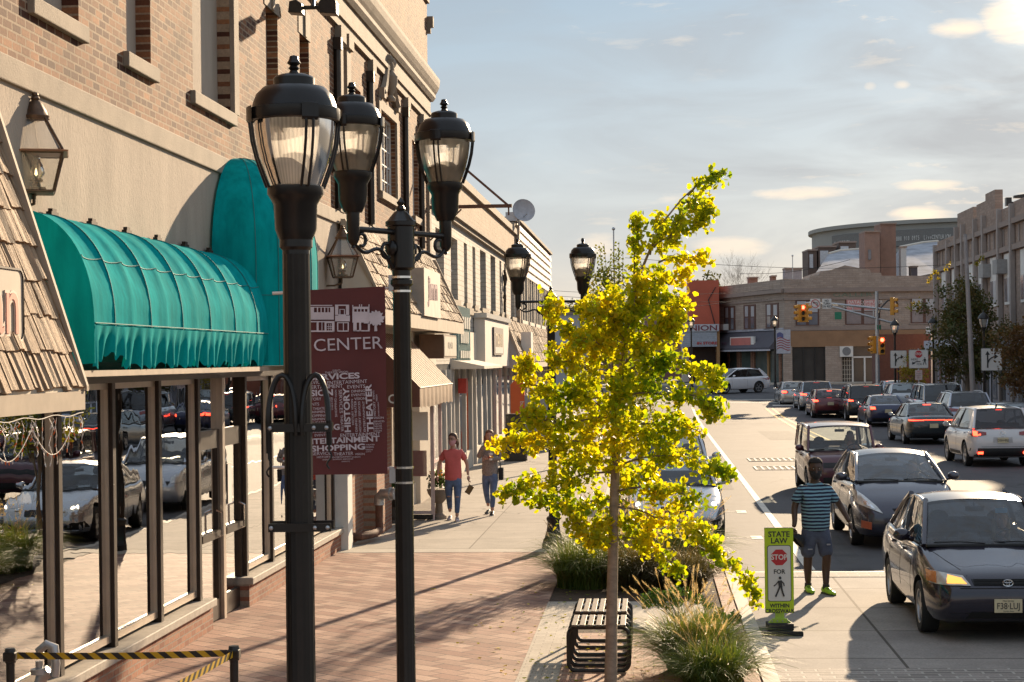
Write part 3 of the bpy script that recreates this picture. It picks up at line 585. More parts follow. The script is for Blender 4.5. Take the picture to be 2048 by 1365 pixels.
# ================================================================ gas lanterns
clear = Glass('highlight_glass', (.97, .97, .95), 1.55, 0, 0, .14, (.75, .72, .66))  # whitish diffuse share paints highlights into the lantern panes
brass = M('aged_copper', (.13, .08, .05), .5, .6, .3, 14)
def lantern(label, loc):
    t_ = thing('gas_lantern', label, 'lantern', loc, R(18), 'gas lanterns on the stucco wall')
    n = 4; q = Matrix.Rotation(R(45), 4, 'Z')
    def sq(r, z): return [(r * math.cos(math.pi / 2 * i), r * math.sin(math.pi / 2 * i), z) for i in range(4)]
    f = MB(q)
    for a, b in ((sq(.20, 0), sq(.31, .40)), (sq(.31, .43), sq(.11, .78))):
        for p, r_ in zip(a, b): f.tube([p, r_], .013, 6)
    for ring, r_ in ((sq(.20, 0), .014), (sq(.31, .40), .013), (sq(.11, .78), .014)): f.tube(ring, r_, 6, closed=True)
    f.build('frame', brass, t_)
    MB(q).lathe([(.0, .395), (.37, .40), (.38, .415), (.31, .43), (0, .43)], 4).build('roof_rim', M('copper_rim', (.28, .14, .09), .5, .5), t_)
    MB(q).lathe([(0, -.02), (.2, -.02), (.2, .01), (0, .01)], 4).build('base', brass, t_)
    g_ = MB(q); a, b = sq(.195, .01), sq(.30, .395); c, d = sq(.30, .44), sq(.105, .77)
    for i in range(4):
        g_.add([a[i], a[(i + 1) % 4], b[(i + 1) % 4], b[i]], [(0, 1, 2, 3)]); g_.add([c[i], c[(i + 1) % 4], d[(i + 1) % 4], d[i]], [(0, 1, 2, 3)])
    g_.build('pane', clear, t_)
    MB().lathe([(0, .76), (.12, .77), (.125, .80), (.10, .82), (.09, .86), (.05, .95), (.03, .97), (.04, .99), (.03, 1.01), (0, 1.02)], 14).build('cap', brass, t_, smooth=True)
    MB().ball((0, 0, 1.03), .028, 10).build('finial', brass, t_, smooth=True)
    MB().lathe([(0, .0), (.09, .0), (.08, .05), (.04, .06), (.03, .1), (.06, .11), (.05, .14), (0, .14)], 14).build('burner', M('burner_brass', (.35, .22, .1), .35, .8), t_, smooth=True)
    MB().lathe([(.045, .14), (.075, .20), (.06, .28), (.035, .34), (.04, .37)], 14).build('chimney', Glass('chimney_glass', (.93, .92, .88), 1.5, 0, 0, .18, (.6, .55, .45)), t_, smooth=True)
    MB().lathe([(0, .17), (.014, .19), (.008, .23), (0, .26)], 8).build('flame', Emit('flame', (1, .75, .4), 2), t_, smooth=True)
    MB(Matrix.Rotation(-R(18), 4, 'Z')).tube([(-.02, 0, -.02), (-.02, 0, -.12), (-.14, 0, -.17), (-.3, 0, -.17)], .018, 6).tube([(-.26, 0, .42), (-.38, .05, .40)], .01, 5).tube([(-.26, 0, .44), (-.38, -.05, .46)], .01, 5).build('bracket', brass, t_)
    t_.scale = (1, 1, .8); return t_
lantern('large gas lantern on the stucco wall above the near end of the teal awning', (-5.15, 14.85, 4.56))
lantern('small gas lantern on the wall between the dome awning and the farther mansard', (-4.92, 28.72, 4.46))
# floodlight fixtures
fl = thing('floodlight', 'dark twin floodlight on an arm high on the brick wall', 'floodlight', (-4.71, 25.62, 8.2))
MB().tube([(XW, 25.9, 8.5), (-4.9, 25.9, 8.5), (-4.8, 25.8, 8.35), (-4.78, 25.62, 8.2)], .035, 8).tube([(-4.95, 25.62, 8.2), (-4.62, 25.62, 8.2)], .03, 8).build('arm', black, fl, world=True)
fl.name = 'floodlight'
MB().prism([(-4.66, 8.10), (-4.42, 8.08), (-4.42, 8.26), (-4.46, 8.30), (-4.64, 8.30), (-4.68, 8.24)], 25.5, 25.74, 'y').build('lamp_head', black, fl, world=True, bevel=.01)
MB().prism([(-5.12, 8.12), (-4.92, 8.10), (-4.92, 8.24), (-5.0, 8.3), (-5.1, 8.28)], 25.5, 25.74, 'y').build('lamp_head', black, fl, world=True, bevel=.01)
# ================================================================ acorn street lamps
acryl = bpy.data.materials.new('prismatic_acrylic'); acryl.use_nodes = True
t = acryl.node_tree; t.nodes.remove(P(acryl)); out = [n for n in t.nodes if n.type == 'OUTPUT_MATERIAL'][0]
tr_ = N(t, 'ShaderNodeBsdfTransparent'); tr_.inputs[0].default_value = (1, .99, .97, 1); tlc = N(t, 'ShaderNodeBsdfTranslucent'); tlc.inputs[0].default_value = (.97, .94, .90, 1); gls = N(t, 'ShaderNodeBsdfGlossy'); gls.inputs['Roughness'].default_value = .12
wv = N(t, 'ShaderNodeTexWave', i_Scale=26.0, i_Distortion=0.0); wv.wave_type = 'BANDS'; wv.bands_direction = 'X'
tca = t.nodes.new('ShaderNodeTexCoord'); sx_ = t.nodes.new('ShaderNodeSeparateXYZ'); t.links.new(tca.outputs['Object'], sx_.inputs[0])
ang_ = math_n(t, 'MULTIPLY', math_n(t, 'ARCTAN2', sx_.outputs[0], sx_.outputs[1]), 60.0); ln_ = math_n(t, 'ADD', math_n(t, 'MULTIPLY', math_n(t, 'SINE', ang_), .12), .62)
m1_ = N(t, 'ShaderNodeMixShader'); t.links.new(ln_, m1_.inputs[0]); t.links.new(tr_.outputs[0], m1_.inputs[1]); t.links.new(tlc.outputs[0], m1_.inputs[2])
fr_ = N(t, 'ShaderNodeFresnel'); fr_.inputs[0].default_value = 1.6; m2_ = N(t, 'ShaderNodeMixShader'); rfr = N(t, 'ShaderNodeBsdfRefraction'); rfr.inputs['Roughness'].default_value = .15; rfr.inputs['IOR'].default_value = 1.25; rfr.inputs[0].default_value = (.97, .95, .92, 1); m3_ = N(t, 'ShaderNodeMixShader'); m3_.inputs[0].default_value = .18; t.links.new(m1_.outputs[0], m3_.inputs[1]); t.links.new(rfr.outputs[0], m3_.inputs[2]); t.links.new(fr_.outputs[0], m2_.inputs[0]); t.links.new(m3_.outputs[0], m2_.inputs[1]); t.links.new(gls.outputs[0], m2_.inputs[2]); t.links.new(m2_.outputs[0], out.inputs[0])
frost = bpy.data.materials.new('frosted_dome'); frost.use_nodes = True; canvas(frost, (.85, .80, .74), .6)
lampm = M('lamp_enamel', (.013, .011, .010), .34, 0, .25, 10, .05, coat=.12, spec=.35, bscale=90, bdist=.001)
def head(par, T=Matrix.Identity(4)):
    """acorn lamp head, fitter bottom at the origin"""
    MB(T).lathe([(.065, 0), (.08, .03), (.10, .08), (.105, .2), (.125, .235), (.135, .25), (.135, .285), (.12, .29), (0, .29)], 24).build('fitter', lampm, par, smooth=True)
    prof = [(.118, .288), (.135, .33), (.16, .40), (.180, .48), (.192, .56), (.195, .62)]
    g_ = MB(T).lathe(prof, 40).build('globe', acryl, par, smooth=True)
    MB(T).lathe([(.112, .29), (.118, .34), (.105, .40), (.07, .44), (0, .455)], 24).build('reflector', frost, par, smooth=True)
    MB(T).lathe([(.2, .60), (.215, .605), (.22, .62), (.22, .66), (.205, .665), (.2, .69), (.185, .73), (.15, .765), (.10, .772), (.10, .81), (.09, .82), (.06, .83), (.03, .835), (0, .835)], 28).build('cap', lampm, par, smooth=True)
    MB(T).lathe([(0, .825), (.03, .83), (.018, .85), (.028, .86), (.018, .872), (.034, .885), (.024, .90), (.02, .918), (0, .925)], 12).build('finial', lampm, par, smooth=True)
    for i in range(4):
        a = math.pi / 2 * i + .35
        r_ = MB(T)
        for da in (-.09, .09):
            pts = []
            for (r, z) in [(.222, .64), (.222, .58), (.212, .5), (.192, .42), (.165, .345), (.14, .28)]: pts.append((r * math.cos(a + da * (.22 / r) * .9), r * math.sin(a + da * (.22 / r) * .9), z))
            r_.tube(pts, .0075, 5)
        r_.lathe([(.224, .585), (.233, .60), (.233, .665), (.222, .67)], 4, T @ Matrix.Rotation(a - .18, 4, 'Z'), 0, .36)
        r_.build('cage_rib', lampm, par)
def fluted(par, z0, z1, r0, r1, name='pole'):
    n = 72; rows = []
    for z in [z0, z0 + .02, z1 - .02, z1]:
        f = (z - z0) / (z1 - z0); r = r0 + (r1 - r0) * f; fl_ = 0 if z in (z0, z1) else 1
        rows.append([((r * (1 - .07 * fl_ * (abs(math.sin(7 * 2 * math.pi * j / n)) ** .7))) * math.cos(2 * math.pi * j / n), (r * (1 - .07 * fl_ * (abs(math.sin(7 * 2 * math.pi * j / n)) ** .7))) * math.sin(2 * math.pi * j / n), z) for j in range(n)])
    MB().grid(rows, cu=True).build(name, lampm, par, smooth=True)
def lamp_base(par):
    MB().lathe([(0, 0), (.19, 0), (.19, .09), (.175, .10), (.17, .14), (.15, .17)], 8).lathe([(.15, .16), (.14, .2), (.115, .28), (.10, .38), (.098, .44), (.115, .47), (.115, .5), (.08, .53), (0, .54)], 20).build('base', lampm, par, smooth=True)
def double_lamp(label, loc, rz, group='twin street lamps along the left kerb'):
    t_ = thing('street_lamp', label, 'street lamp', loc, rz, group)
    lamp_base(t_); fluted(t_, .5, 3.66, .072, .066)
    MB().lathe([(.066, 3.64), (.085, 3.66), (.085, 3.69), (.07, 3.70), (.07, 3.76), (.10, 3.78), (.10, 4.08), (.115, 4.09), (.115, 4.12), (.10, 4.13), (.05, 4.19), (.03, 4.2), (.035, 4.215), (.02, 4.24), (.03, 4.26), (0, 4.30)], 12).build('casting', lampm, t_, smooth=True)
    for sg_ in (-1, 1):
        a = MB().tube([(sg_ * .09, 0, 4.04), (sg_ * .52, 0, 4.04)], .022, 10)
        pts = []
        for i in range(10): # curl at the post
            an = -math.pi * .5 + i * math.pi * 1.6 / 9; pts.append((sg_ * (.155 - .055 * math.cos(an + .6) * (1 - i * .04)), 0, 3.9 + .055 * math.sin(an + .6)))
        br = MB().tube([(sg_ * (.10 + .42 * s_), 0, 3.80 + .16 * s_ + .05 * math.sin(s_ * 2 * math.pi - .5)) for s_ in [i / 12 for i in range(13)]], .014, 8)
        br.tube([(sg_ * (.17 + .055 * math.cos(q)), 0, 3.90 + .055 * math.sin(q)) for q in [-2.2 + i * .45 for i in range(11)]], .013, 8)
        br.tube([(sg_ * (.45 + .045 * math.cos(q)), 0, 3.965 + .045 * math.sin(q)) for q in [-1.2 - i * .45 for i in range(10)]], .013, 8)
        a.build('arm', lampm, t_, smooth=True); br.build('scroll', lampm, t_, smooth=True)
        MB().ball((sg_ * .12, 0, 3.92), (.035, .05, .06), 10).build('boss', lampm, t_, smooth=True)
        T = Matrix.Translation((sg_ * .54, 0, 4.156))
        hd = MB(T).lathe([(0, -.26), (.018, -.25), (.012, -.235), (.03, -.22), (.045, -.19), (.048, 0), (.07, .01)], 14).build('stem', lampm, t_, smooth=True)
        head(hd, T)
    return t_
def single_lamp(label, loc, rz=0):
    t_ = thing('street_lamp', label, 'street lamp', loc, rz)
    lamp_base(t_); fluted(t_, .5, 3.66, .072, .066)
    MB().lathe([(.066, 3.64), (.08, 3.655), (.08, 3.69), (.066, 3.70)], 20).build('collar', lampm, t_, smooth=True)
    hd = MB().lathe([(.066, 3.62), (.066, 3.665), (0, 3.665)], 16).build('neck', lampm, t_, smooth=True)
    head(hd, Matrix.Translation((0, 0, 3.66))); return t_
# nearest single lamp with basket hoops
p1 = single_lamp('nearest and largest street lamp, single headed, with two hooped basket brackets on its pole', (-1.70, 8.6, .0), R(10))
p2 = double_lamp('twin-headed street lamp carrying the maroon banner', (-1.81, 13.1, 0), R(4.4) + math.atan2(-.44 * -1, .31), 'twin street lamps along the left kerb')
p3 = double_lamp('twin-headed street lamp with its base visible beside the grasses, left of the yellow tree', (-1.61, 29.45, 0), R(4.4) + R(6))
p4 = double_lamp('far twin-headed street lamp seen through the yellow tree crown', (0.0, 0, 0), R(92))
q = at(1180, 715, 54); p4.location = (q.x, q.y, 0)
# banner brackets and hoops on the nearest pole (rotate back to face the camera)
T1 = Matrix.Rotation(-R(10) + YAW, 4, 'Z')
def z1(y): return CAMH + (PCY + 5 - y) / FPX * 8.7
for yy in (855, 1053):
    zz = z1(yy); MB(T1).box(-.14, .16, -.085, -.07, zz - .02, zz + .02).box(-.14, .16, .07, .085, zz - .02, zz + .02).build('bracket_bar', lampm, p1)
    for xx in (-.125, .085, .145): MB(T1).ball((xx, -.09, zz), .011, 8).build('bolt', galv, p1)
for sg_, x0, x1_, bot in ((-1, 545, 600, 905), (1, 612, 665, 890)):
    pts = []; X = lambda p: (p - 601) / FPX * 8.7
    xa, xb = X(x0), X(x1_)
    outer, inner = (xa, xb) if sg_ < 0 else (xb, xa)
    xm = (xa + xb) / 2; hr = abs(xb - xa) / 2; zt = z1(750) - .0; hh = .22
    pts = [(outer, -.06, z1(bot)), (outer, -.07, z1(bot) + .12)]
    for i in range(13):
        a = i * math.pi / 12; cxp = math.cos(a) * hr * (1 if outer > inner else -1)
        pts.append((xm + cxp, -.08 + .03 * math.sin(a), zt - hh + hh * math.sin(a)))
    pts += [(inner, -.072, z1(870))]
    MB(T1).tube(pts, .014, 8).build('basket_hoop', lampm, p1, smooth=True)
    cz = z1(bot)
    h_ = MB(T1).tube([(outer, -.06, cz), (outer, -.06, cz - .03)], .006, 6)
    h_.tube([(outer + .012 * math.sin(q_ * .9), -.06, cz - .03 - q_ * .012) for q_ in range(8)], .005, 6)
    h_.build('hook', lampm, p1)
# ---------------------------------------------------------------- banner on the twin lamp
def bp_(x, y, D=13.15): return at(x, y, D)
ban = thing('banner', 'maroon street banner with CENTER and a word cloud, hung on the twin lamp post', 'banner', tuple(at(670, 760, 13.15)), 0)
u_ = (rt + Vector((0, 0, .04))).normalized(); v_ = Vector((0, 0, 1)) + rt * -.012
S_ = 13.15 / FPX
def BT(px, py, rot=0.0, off=0.0):
    o_ = at(px, py, 13.15 - off); F_ = frame(o_, rt + Vector((0, 0, .012 + .02)), Vector((0, 0, 1)) - rt * .012); return F_ @ Matrix.Rotation(rot, 4, 'Z')
maroon = M('banner_vinyl', (.115, .022, .022), .6, 0, .15, 2, .2, bscale=5)
rows = []
for j in range(21):
    f = j / 20; lx, rx = 567 + 9 * f, 770 + 5 * f
    ly, ry = 583 + (948 - 580) * f, 573 + (948 - 573) * f
    rows.append([at(lx + (rx - lx) * i / 10, ly + (ry - ly) * i / 10, 13.16 + .012 * math.sin(i * .9 + f * 3) * math.sin(math.pi * f)) for i in range(11)])
bk = MB().grid(rows); bk.grid([[p + fw * .006 for p in r_] for r_ in rows]); bk.build('cloth', maroon, ban, world=True, smooth=True)
for py in (590, 938):
    a, b = at(545, py - 3, 13.2), at(800, py - 14 if py < 700 else py, 13.2)
    MB().tube([a, b], .011, 8).build('rod', white_p, ban, world=True)
for py in (555, 583, 935, 965):
    c_ = at(805 + (py - 555) * .02, py, 13.2); MB(Matrix.Translation((-1.81, 13.1, c_.z))).lathe([(.069, -.008), (.075, -.008), (.075, .008), (.069, .008)], 20).build('steel_band', chrome, ban, world=True)
for px_, py_ in ((783, 567), (785, 950)): MB().box(-.02, .03, -.02, .02, -.06, .06, Matrix.Translation(at(px_, py_, 13.2))).build('clamp', galv, ban, world=True)
whiteink = M('banner_print', (.60, .55, .60), .6)
gr = MB()
def brect(x0, y0, x1, y1, off=.012):  # crop units of the banner close view
    X = lambda q: 540 + q / 3.412; Y = lambda q: 560 + q / 3.412
    gr.add([at(X(a), Y(b), 13.15 - off - d) for d in (0, .002) for a, b in ((x0, y0), (x1, y0), (x1, y1), (x0, y1))], [(0, 1, 2, 3), (7, 6, 5, 4), (0, 4, 5, 1), (1, 5, 6, 2), (2, 6, 7, 3), (3, 7, 4, 0)])
# three little buildings and a tree
for r_ in [(240, 185, 436, 190), (240, 172, 425, 178), (240, 222, 436, 272), (240, 190, 300, 222), (411, 190, 436, 222), (320, 190, 328, 222), (345, 190, 353, 222), (369, 190, 377, 222), (393, 190, 399, 222), (240, 282, 440, 290), (430, 290, 440, 356), (240, 346, 440, 356), (318, 290, 332, 346), (352, 290, 357, 346), (372, 290, 386, 346), (386, 290, 430, 296), (422, 296, 430, 346), (390, 318, 422, 322), (390, 330, 422, 334), (398, 300, 401, 346), (410, 300, 413, 346),
           (444, 170, 540, 178), (444, 178, 466, 240), (518, 178, 540, 240), (466, 236, 518, 244), (474, 200, 510, 204), (474, 204, 480, 236), (505, 204, 511, 236), (444, 244, 545, 284), (458, 290, 538, 296), (458, 296, 466, 354), (530, 296, 538, 354), (458, 346, 538, 354), (498, 296, 504, 346),
           (562, 172, 568, 200), (608, 168, 614, 184), (622, 168, 628, 184), (672, 168, 679, 200), (562, 184, 679, 200), (562, 200, 575, 218), (592, 200, 600, 218), (616, 200, 624, 218), (640, 200, 648, 218), (665, 200, 679, 218), (562, 218, 679, 292), (568, 292, 592, 352), (608, 292, 622, 352), (568, 344, 680, 352), (668, 300, 682, 344), (640, 292, 672, 298)]: brect(*r_)
gr.build('printed_buildings', whiteink, ban, world=True)
tm = MB(); rr = random.Random(2)
F_ = BT(540 + 722 / 3.412, 560 + 262 / 3.412, 0, .016); pl2 = []
for i in range(40):
    a = 2 * math.pi * i / 40; r_ = (50 + 7 * math.sin(i * 2.1) + rr.uniform(-4, 4)) / 3.412 * S_; pl2.append((r_ * math.cos(a) * 1.05, r_ * math.sin(a)))
tm.prism(pl2, 0, .002, 'z', F_); tm.prism([(-3 * S_, -12 * S_), (1 * S_, -12 * S_), (2 * S_, -26 * S_), (-4 * S_, -26 * S_)], 0, .002, 'z', F_); tm.build('printed_tree', whiteink, ban, world=True)
wb = MB()
def word(txt, x0, x1, y, h, rot=0, bold=0):
    """crop units: x0..x1 extent along the reading direction, y the cross position, h cap height"""
    Lg = abs(x1 - x0) / 3.412 * S_; hh = h / 3.412 * S_; size = hh / .70
    tmp = text_mb(txt, size, Matrix.Identity(4), .0012, bold * size)
    xs = [p[0] for p in tmp.v]; w_ = max(xs) - min(xs); mid = (max(xs) + min(xs)) / 2; ym_ = hh / 2 * 0
    sx = Lg / w_; c = ((x0 + x1) / 2, y) if rot == 0 else (y, (x0 + x1) / 2)
    T = BT(540 + c[0] / 3.412, 560 + c[1] / 3.412, rot, .013)
    wb.add([((p[0] - mid) * sx, p[1] - ym_, p[2]) for p in tmp.v], tmp.f, T)
UPW, DNW = math.pi / 2, -math.pi / 2
word('CENTER', 300, 768, 442, 84); word('THEATER VISION', 375, 532, 632, 14); word('EVENTS', 428, 480, 618, 9); word('SERVICES', 268, 612, 662, 38, 0, .03)
word('SERVICE', 240, 360, 702, 24); word('ENTERTAINMENT', 390, 663, 699, 24); word('ENTERTAINMENT', 215, 497, 732, 24); word('EVENTS', 527, 650, 730, 23)
word('VISION', 215, 430, 775, 40, 0, .03); word('DINING', 555, 648, 760, 17); word('EVENTS', 555, 648, 786, 17); word('VISION', 575, 652, 812, 17); word('HISTORY', 700, 1040, 527, 40, UPW, .03) if False else word('HISTORY', 735, 1040, 527, 40, UPW, .03)
word('SERVICES', 750, 910, 482, 22, DNW); word('THEATER', 922, 1036, 490, 18, DNW); word('SHOPPING', 810, 936, 450, 15, UPW); word('THEATER', 800, 890, 425, 10, UPW); word('VISION', 752, 804, 450, 12, UPW)
word('THEATER', 712, 1036, 680, 40, UPW, .03); word('HISTORY VISION', 815, 990, 564, 14, UPW); word('DINING THEATER', 826, 1036, 587, 15, UPW); word('HISTORY SERVICES', 830, 1040, 613, 15, UPW); word('ENTERTAINMENT', 828, 1036, 643, 15, UPW)
word('HISTORY', 830, 930, 714, 16, UPW); word('EVENTS', 757, 815, 708, 11, UPW); word('VISION', 784, 830, 728, 11, UPW); word('ENTERTAINMENT', 832, 930, 741, 8, UPW)
for txt, x1_, y, h in (('VISION', 776, 943, 14), ('SERVICES', 780, 967, 12), ('EVENTS', 762, 984, 11), ('THEATER', 764, 1000, 11), ('EVENTS', 764, 1016, 11), ('VISION', 762, 1032, 10)): word(txt, 705, x1_, y, h)
for txt, w_, x1_, y, h in (('HISTORY', 110, 350, 816, 20), ('EVENTS', 100, 335, 851, 20), ('THEATER', 95, 388, 879, 17), ('ENTERTAINMENT', 190, 390, 904, 16), ('SHOPPING', 140, 392, 929, 18), ('ENTERTAINMENT', 190, 390, 954, 16), ('THEATER', 110, 390, 976, 16), ('EVENTS', 85, 390, 1061, 16), ('SERVICES UP', 120, 392, 1040, 10)): word(txt, x1_ - w_, x1_, y, h)
word('DINING', 270, 475, 1010, 38, 0, .03); word('ENTERTAINMENT', 480, 752, 1058, 24); word('ENTERTAINMENT', 215, 748, 1097, 36, 0, .03); word('SHOPPING', 282, 648, 1148, 38, 0, .03)
word('SERVICE', 285, 415, 1187, 20); word('THEATER', 435, 568, 1188, 22); word('VISION', 580, 645, 1190, 14); word('THEATER', 652, 715, 1126, 9); word('DINING', 652, 708, 1142, 11); word('VISION', 652, 700, 1160, 10); word('EVENTS', 655, 690, 1174, 6)
word('HISTORY', 320, 412, 1210, 14); word('ENTERTAINMENT', 426, 558, 1210, 10); word('EVENTS', 563, 617, 1210, 9); word('EVENTS', 360, 412, 1228, 9); word('SHOPPING', 428, 490, 1226, 8); word('SERVICES', 497, 567, 1224, 9); word('EVENTS', 490, 545, 1240, 7)
for (a, b) in ((800, 900), (905, 1030)): word('SERVICES', a, b, 397, 8, UPW); word('THEATER', a, b, 412, 8, UPW)
wb.build('lettering', whiteink, ban, world=True, fix=False)
# ================================================================ signs on the mansards
sgn = thing('shop_sign', 'faded painted sign with red letters hung on the near shake mansard', 'sign', (-4.4, 12.0, 3.5), 0)
pts = []
def rrect(y0, y1, z0, z1, r, n=5):
    o_ = []
    for (cy_, cz_, a0) in ((y1 - r, z1 - r, 0), (y0 + r, z1 - r, 90), (y0 + r, z0 + r, 180), (y1 - r, z0 + r, 270)):
        for i in range(n + 1): a = R(a0 + 90 * i / n); o_.append((cy_ + r * math.cos(a), cz_ + r * math.sin(a)))
    return o_
MB().prism(rrect(10.2, 12.38, 3.27, 3.77, .07), -4.46, -4.40, 'x').build('panel', M('sign_panel', (.45, .38, .30), .7, 0, .15, 3), sgn, world=True)
MB().tube([(-4.40, p[0], p[1]) for p in rrect(10.2, 12.38, 3.27, 3.77, .07)], .011, 5, closed=True).build('frame', darkmetal, sgn, world=True)
TS = frame((-4.394, 12.3, 3.505), (0, 1, 0), (0, 0, 1))
text_mb('an', .62, TS, .006, .02, 'RIGHT').build('lettering_outline', M('sign_outline', (.66, .52, .42), .7), sgn, world=True)
text_mb('an', .62, frame((-4.388, 12.292, 3.505), (0, 1, 0), (0, 0, 1)), .006, .0, 'RIGHT').build('lettering', M('faded_red', (.58, .24, .17), .7), sgn, world=True)
MB().box(-4.75, -4.46, 10.6, 10.66, 3.35, 3.42).box(-4.75, -4.46, 12.1, 12.16, 3.35, 3.42).build('bracket', darkmetal, sgn, world=True)
sg2_ = thing('shop_sign', 'pale box sign with purple script on the farther shake mansard', 'sign', (-4.35, 35.9, 4.4))
MB().box(-4.62, -4.352, 34.6, 37.3, 3.97, 4.9).build('cabinet', M('sign_cabinet', (.36, .33, .29), .7, 0, .2, 3), sg2_, world=True)
MB().box(-4.352, -4.34, 34.6, 37.3, 3.97, 4.9).build('face', M('sign_face', (.55, .47, .39), .7, 0, .15, 3), sg2_, world=True)
text_mb('Jimm', .62, frame((-4.334, 36.0, 4.52), (0, 1, .02), (0, 0, 1)), .006, .02, sx=1.25).build('lettering', M('purple_script', (.16, .05, .10), .7), sg2_, world=True)
MB().tube([(-4.8, 34.9, 4.4), (-4.5, 34.9, 4.75)], .015, 5).tube([(-5.0, 34.2, 4.55), (-4.6, 34.7, 4.75)], .012, 5).tube([(-5.0, 34.2, 4.35), (-4.6, 34.7, 4.2)], .012, 5).build('brace', darkmetal, sg2_, world=True)
sb = thing('shop_sign', 'projecting dark box sign hung below the farther shake mansard', 'sign', (-4.6, 39.9, 3.4))
MB().box(-4.95, -4.42, 38.5, 41.0, 3.14, 3.66).build('cabinet', M('brown_cabinet', (.13, .075, .045), .6), sb, world=True)
MB().box(-4.42, -4.41, 38.55, 40.95, 3.19, 3.62).build('face', M('grey_sign_face', (.42, .37, .30), .7, 0, .2, 4), sb, world=True)
text_mb('FLAT', .2, frame((-4.405, 39.7, 3.42), (0, 1, 0), (0, 0, 1)), .004, 0, sx=2.2).build('lettering', M('grey_letters', (.28, .25, .22), .7), sb, world=True)
# ================================================================ icicle lights below the near mansard
ic = thing('string_lights', 'white and orange icicle string lights hanging below the near shake mansard', 'string lights', (-4.29, 12.5, 2.74))
wr = MB(); bw = MB(); bo = MB(); rr = random.Random(5)
wr.tube([(-4.27, 10.6 + i * .1, 2.73 + .01 * math.sin(i)) for i in range(28)], .004, 4)
for i in range(26):
    y = 10.7 + i * .102; x = -4.27 + rr.uniform(-.02, .02); ln = rr.choice([.1, .16, .24, .32]); pts = [(x + rr.uniform(-.012, .012), y + rr.uniform(-.03, .03), 2.72 - ln * k / 5) for k in range(6)]
    wr.tube(pts, .003, 4)
    for p in pts[1:]:
        (bo if rr.random() < .28 else bw).tube([p, (p[0] + rr.uniform(-.012, .012), p[1] + rr.uniform(-.02, .02), p[2] - .022)], [.006, .003], 5)
for c0 in (11.2, 12.1):
    pts = [(-4.25, c0 + .9 * i / 14, 2.66 - .2 * math.sin(math.pi * i / 14)) for i in range(15)]; wr.tube(pts, .0035, 4)
    for p in pts: (bo if rr.random() < .5 else bw).tube([p, (p[0], p[1] + .01, p[2] - .024)], [.006, .003], 5)
tag(wr.build('wire', M('white_wire', (.6, .56, .5), .6), ic, world=True, fix=False)); bw.build('bulb', M('clear_bulb', (.8, .76, .7), .2), ic, world=True, fix=False); bo.build('bulb', M('orange_bulb', (.75, .16, .03), .3), ic, world=True, fix=False)
# ================================================================ belt barrier
yb = bpy.data.materials.new('hazard_tape'); yb.use_nodes = True; t = yb.node_tree; b = P(yb)
tc_ = t.nodes.new('ShaderNodeTexCoord'); s_ = t.nodes.new('ShaderNodeSeparateXYZ'); t.links.new(tc_.outputs['UV'], s_.inputs[0])
w_ = math_n(t, 'FRACT', math_n(t, 'ADD', s_.outputs[0], math_n(t, 'MULTIPLY', s_.outputs[1], .5))); c_ = ramp_n(t, math_n(t, 'GREATER_THAN', w_, .5), [(0, (.65, .40, .015)), (1, (.02, .018, .015))]); t.links.new(c_, b.inputs['Base Color']); b.inputs['Roughness'].default_value = .5
def belt_post(label, loc):
    t_ = thing('barrier_post', label, 'barrier post', loc, 0, 'black belt barrier posts')
    MB().lathe([(0, 0), (.17, 0), (.17, .012), (.05, .03), (.032, .04), (.032, .9), (.04, .905), (.04, 1.0), (.036, 1.01), (0, 1.01)], 20).build('post', black, t_, smooth=True)
    MB().box(-.045, .045, -.045, .045, .915, .985).build('belt_cassette', black, t_, bevel=.01); return t_
belt_post('black belt barrier post at the left edge by the shop windows', (-4.74, 12.98, 0)); belt_post('black belt barrier post near the nearest lamp post, where two belts meet', (-3.09, 13.1, 0))
def belt(label, a, b, n):
    a, b = Vector(a), Vector(b); d = (b - a).length; rows = []; 
    mb = MB(); me = bpy.data.meshes.new('belt'); vs = []; fs = []; uv = []
    for i in range(n + 1):
        p = a.lerp(b, i / n); sag = -.012 * math.sin(math.pi * i / n)
        vs += [(p.x, p.y, p.z + .025 + sag), (p.x, p.y, p.z - .025 + sag)]
    for i in range(n): fs.append((2 * i, 2 * i + 1, 2 * i + 3, 2 * i + 2))
    me.from_pydata(vs, [], fs); ul = me.uv_layers.new(name='UVMap')
    for f in me.polygons:
        for li in f.loop_indices: vi = me.loops[li].vertex_index; ul.data[li].uv = ((vi // 2) / n * d / .115, 1.0 - (vi % 2))
    me.materials.append(yb); o_ = bpy.data.objects.new('barrier_belt', me); C.objects.link(o_); sl = o_.modifiers.new('thickness', 'SOLIDIFY'); sl.thickness = .002
    return tag(o_, label, 'barrier belt')
belt('yellow and black striped belt stretched between the two barrier posts', (-4.69, 12.98, .955), (-3.14, 13.1, .955), 12)
belt('yellow and black striped belt running from the right barrier post towards the viewer', (-3.09, 13.05, .955), (-3.28, 10.6, .955), 12)
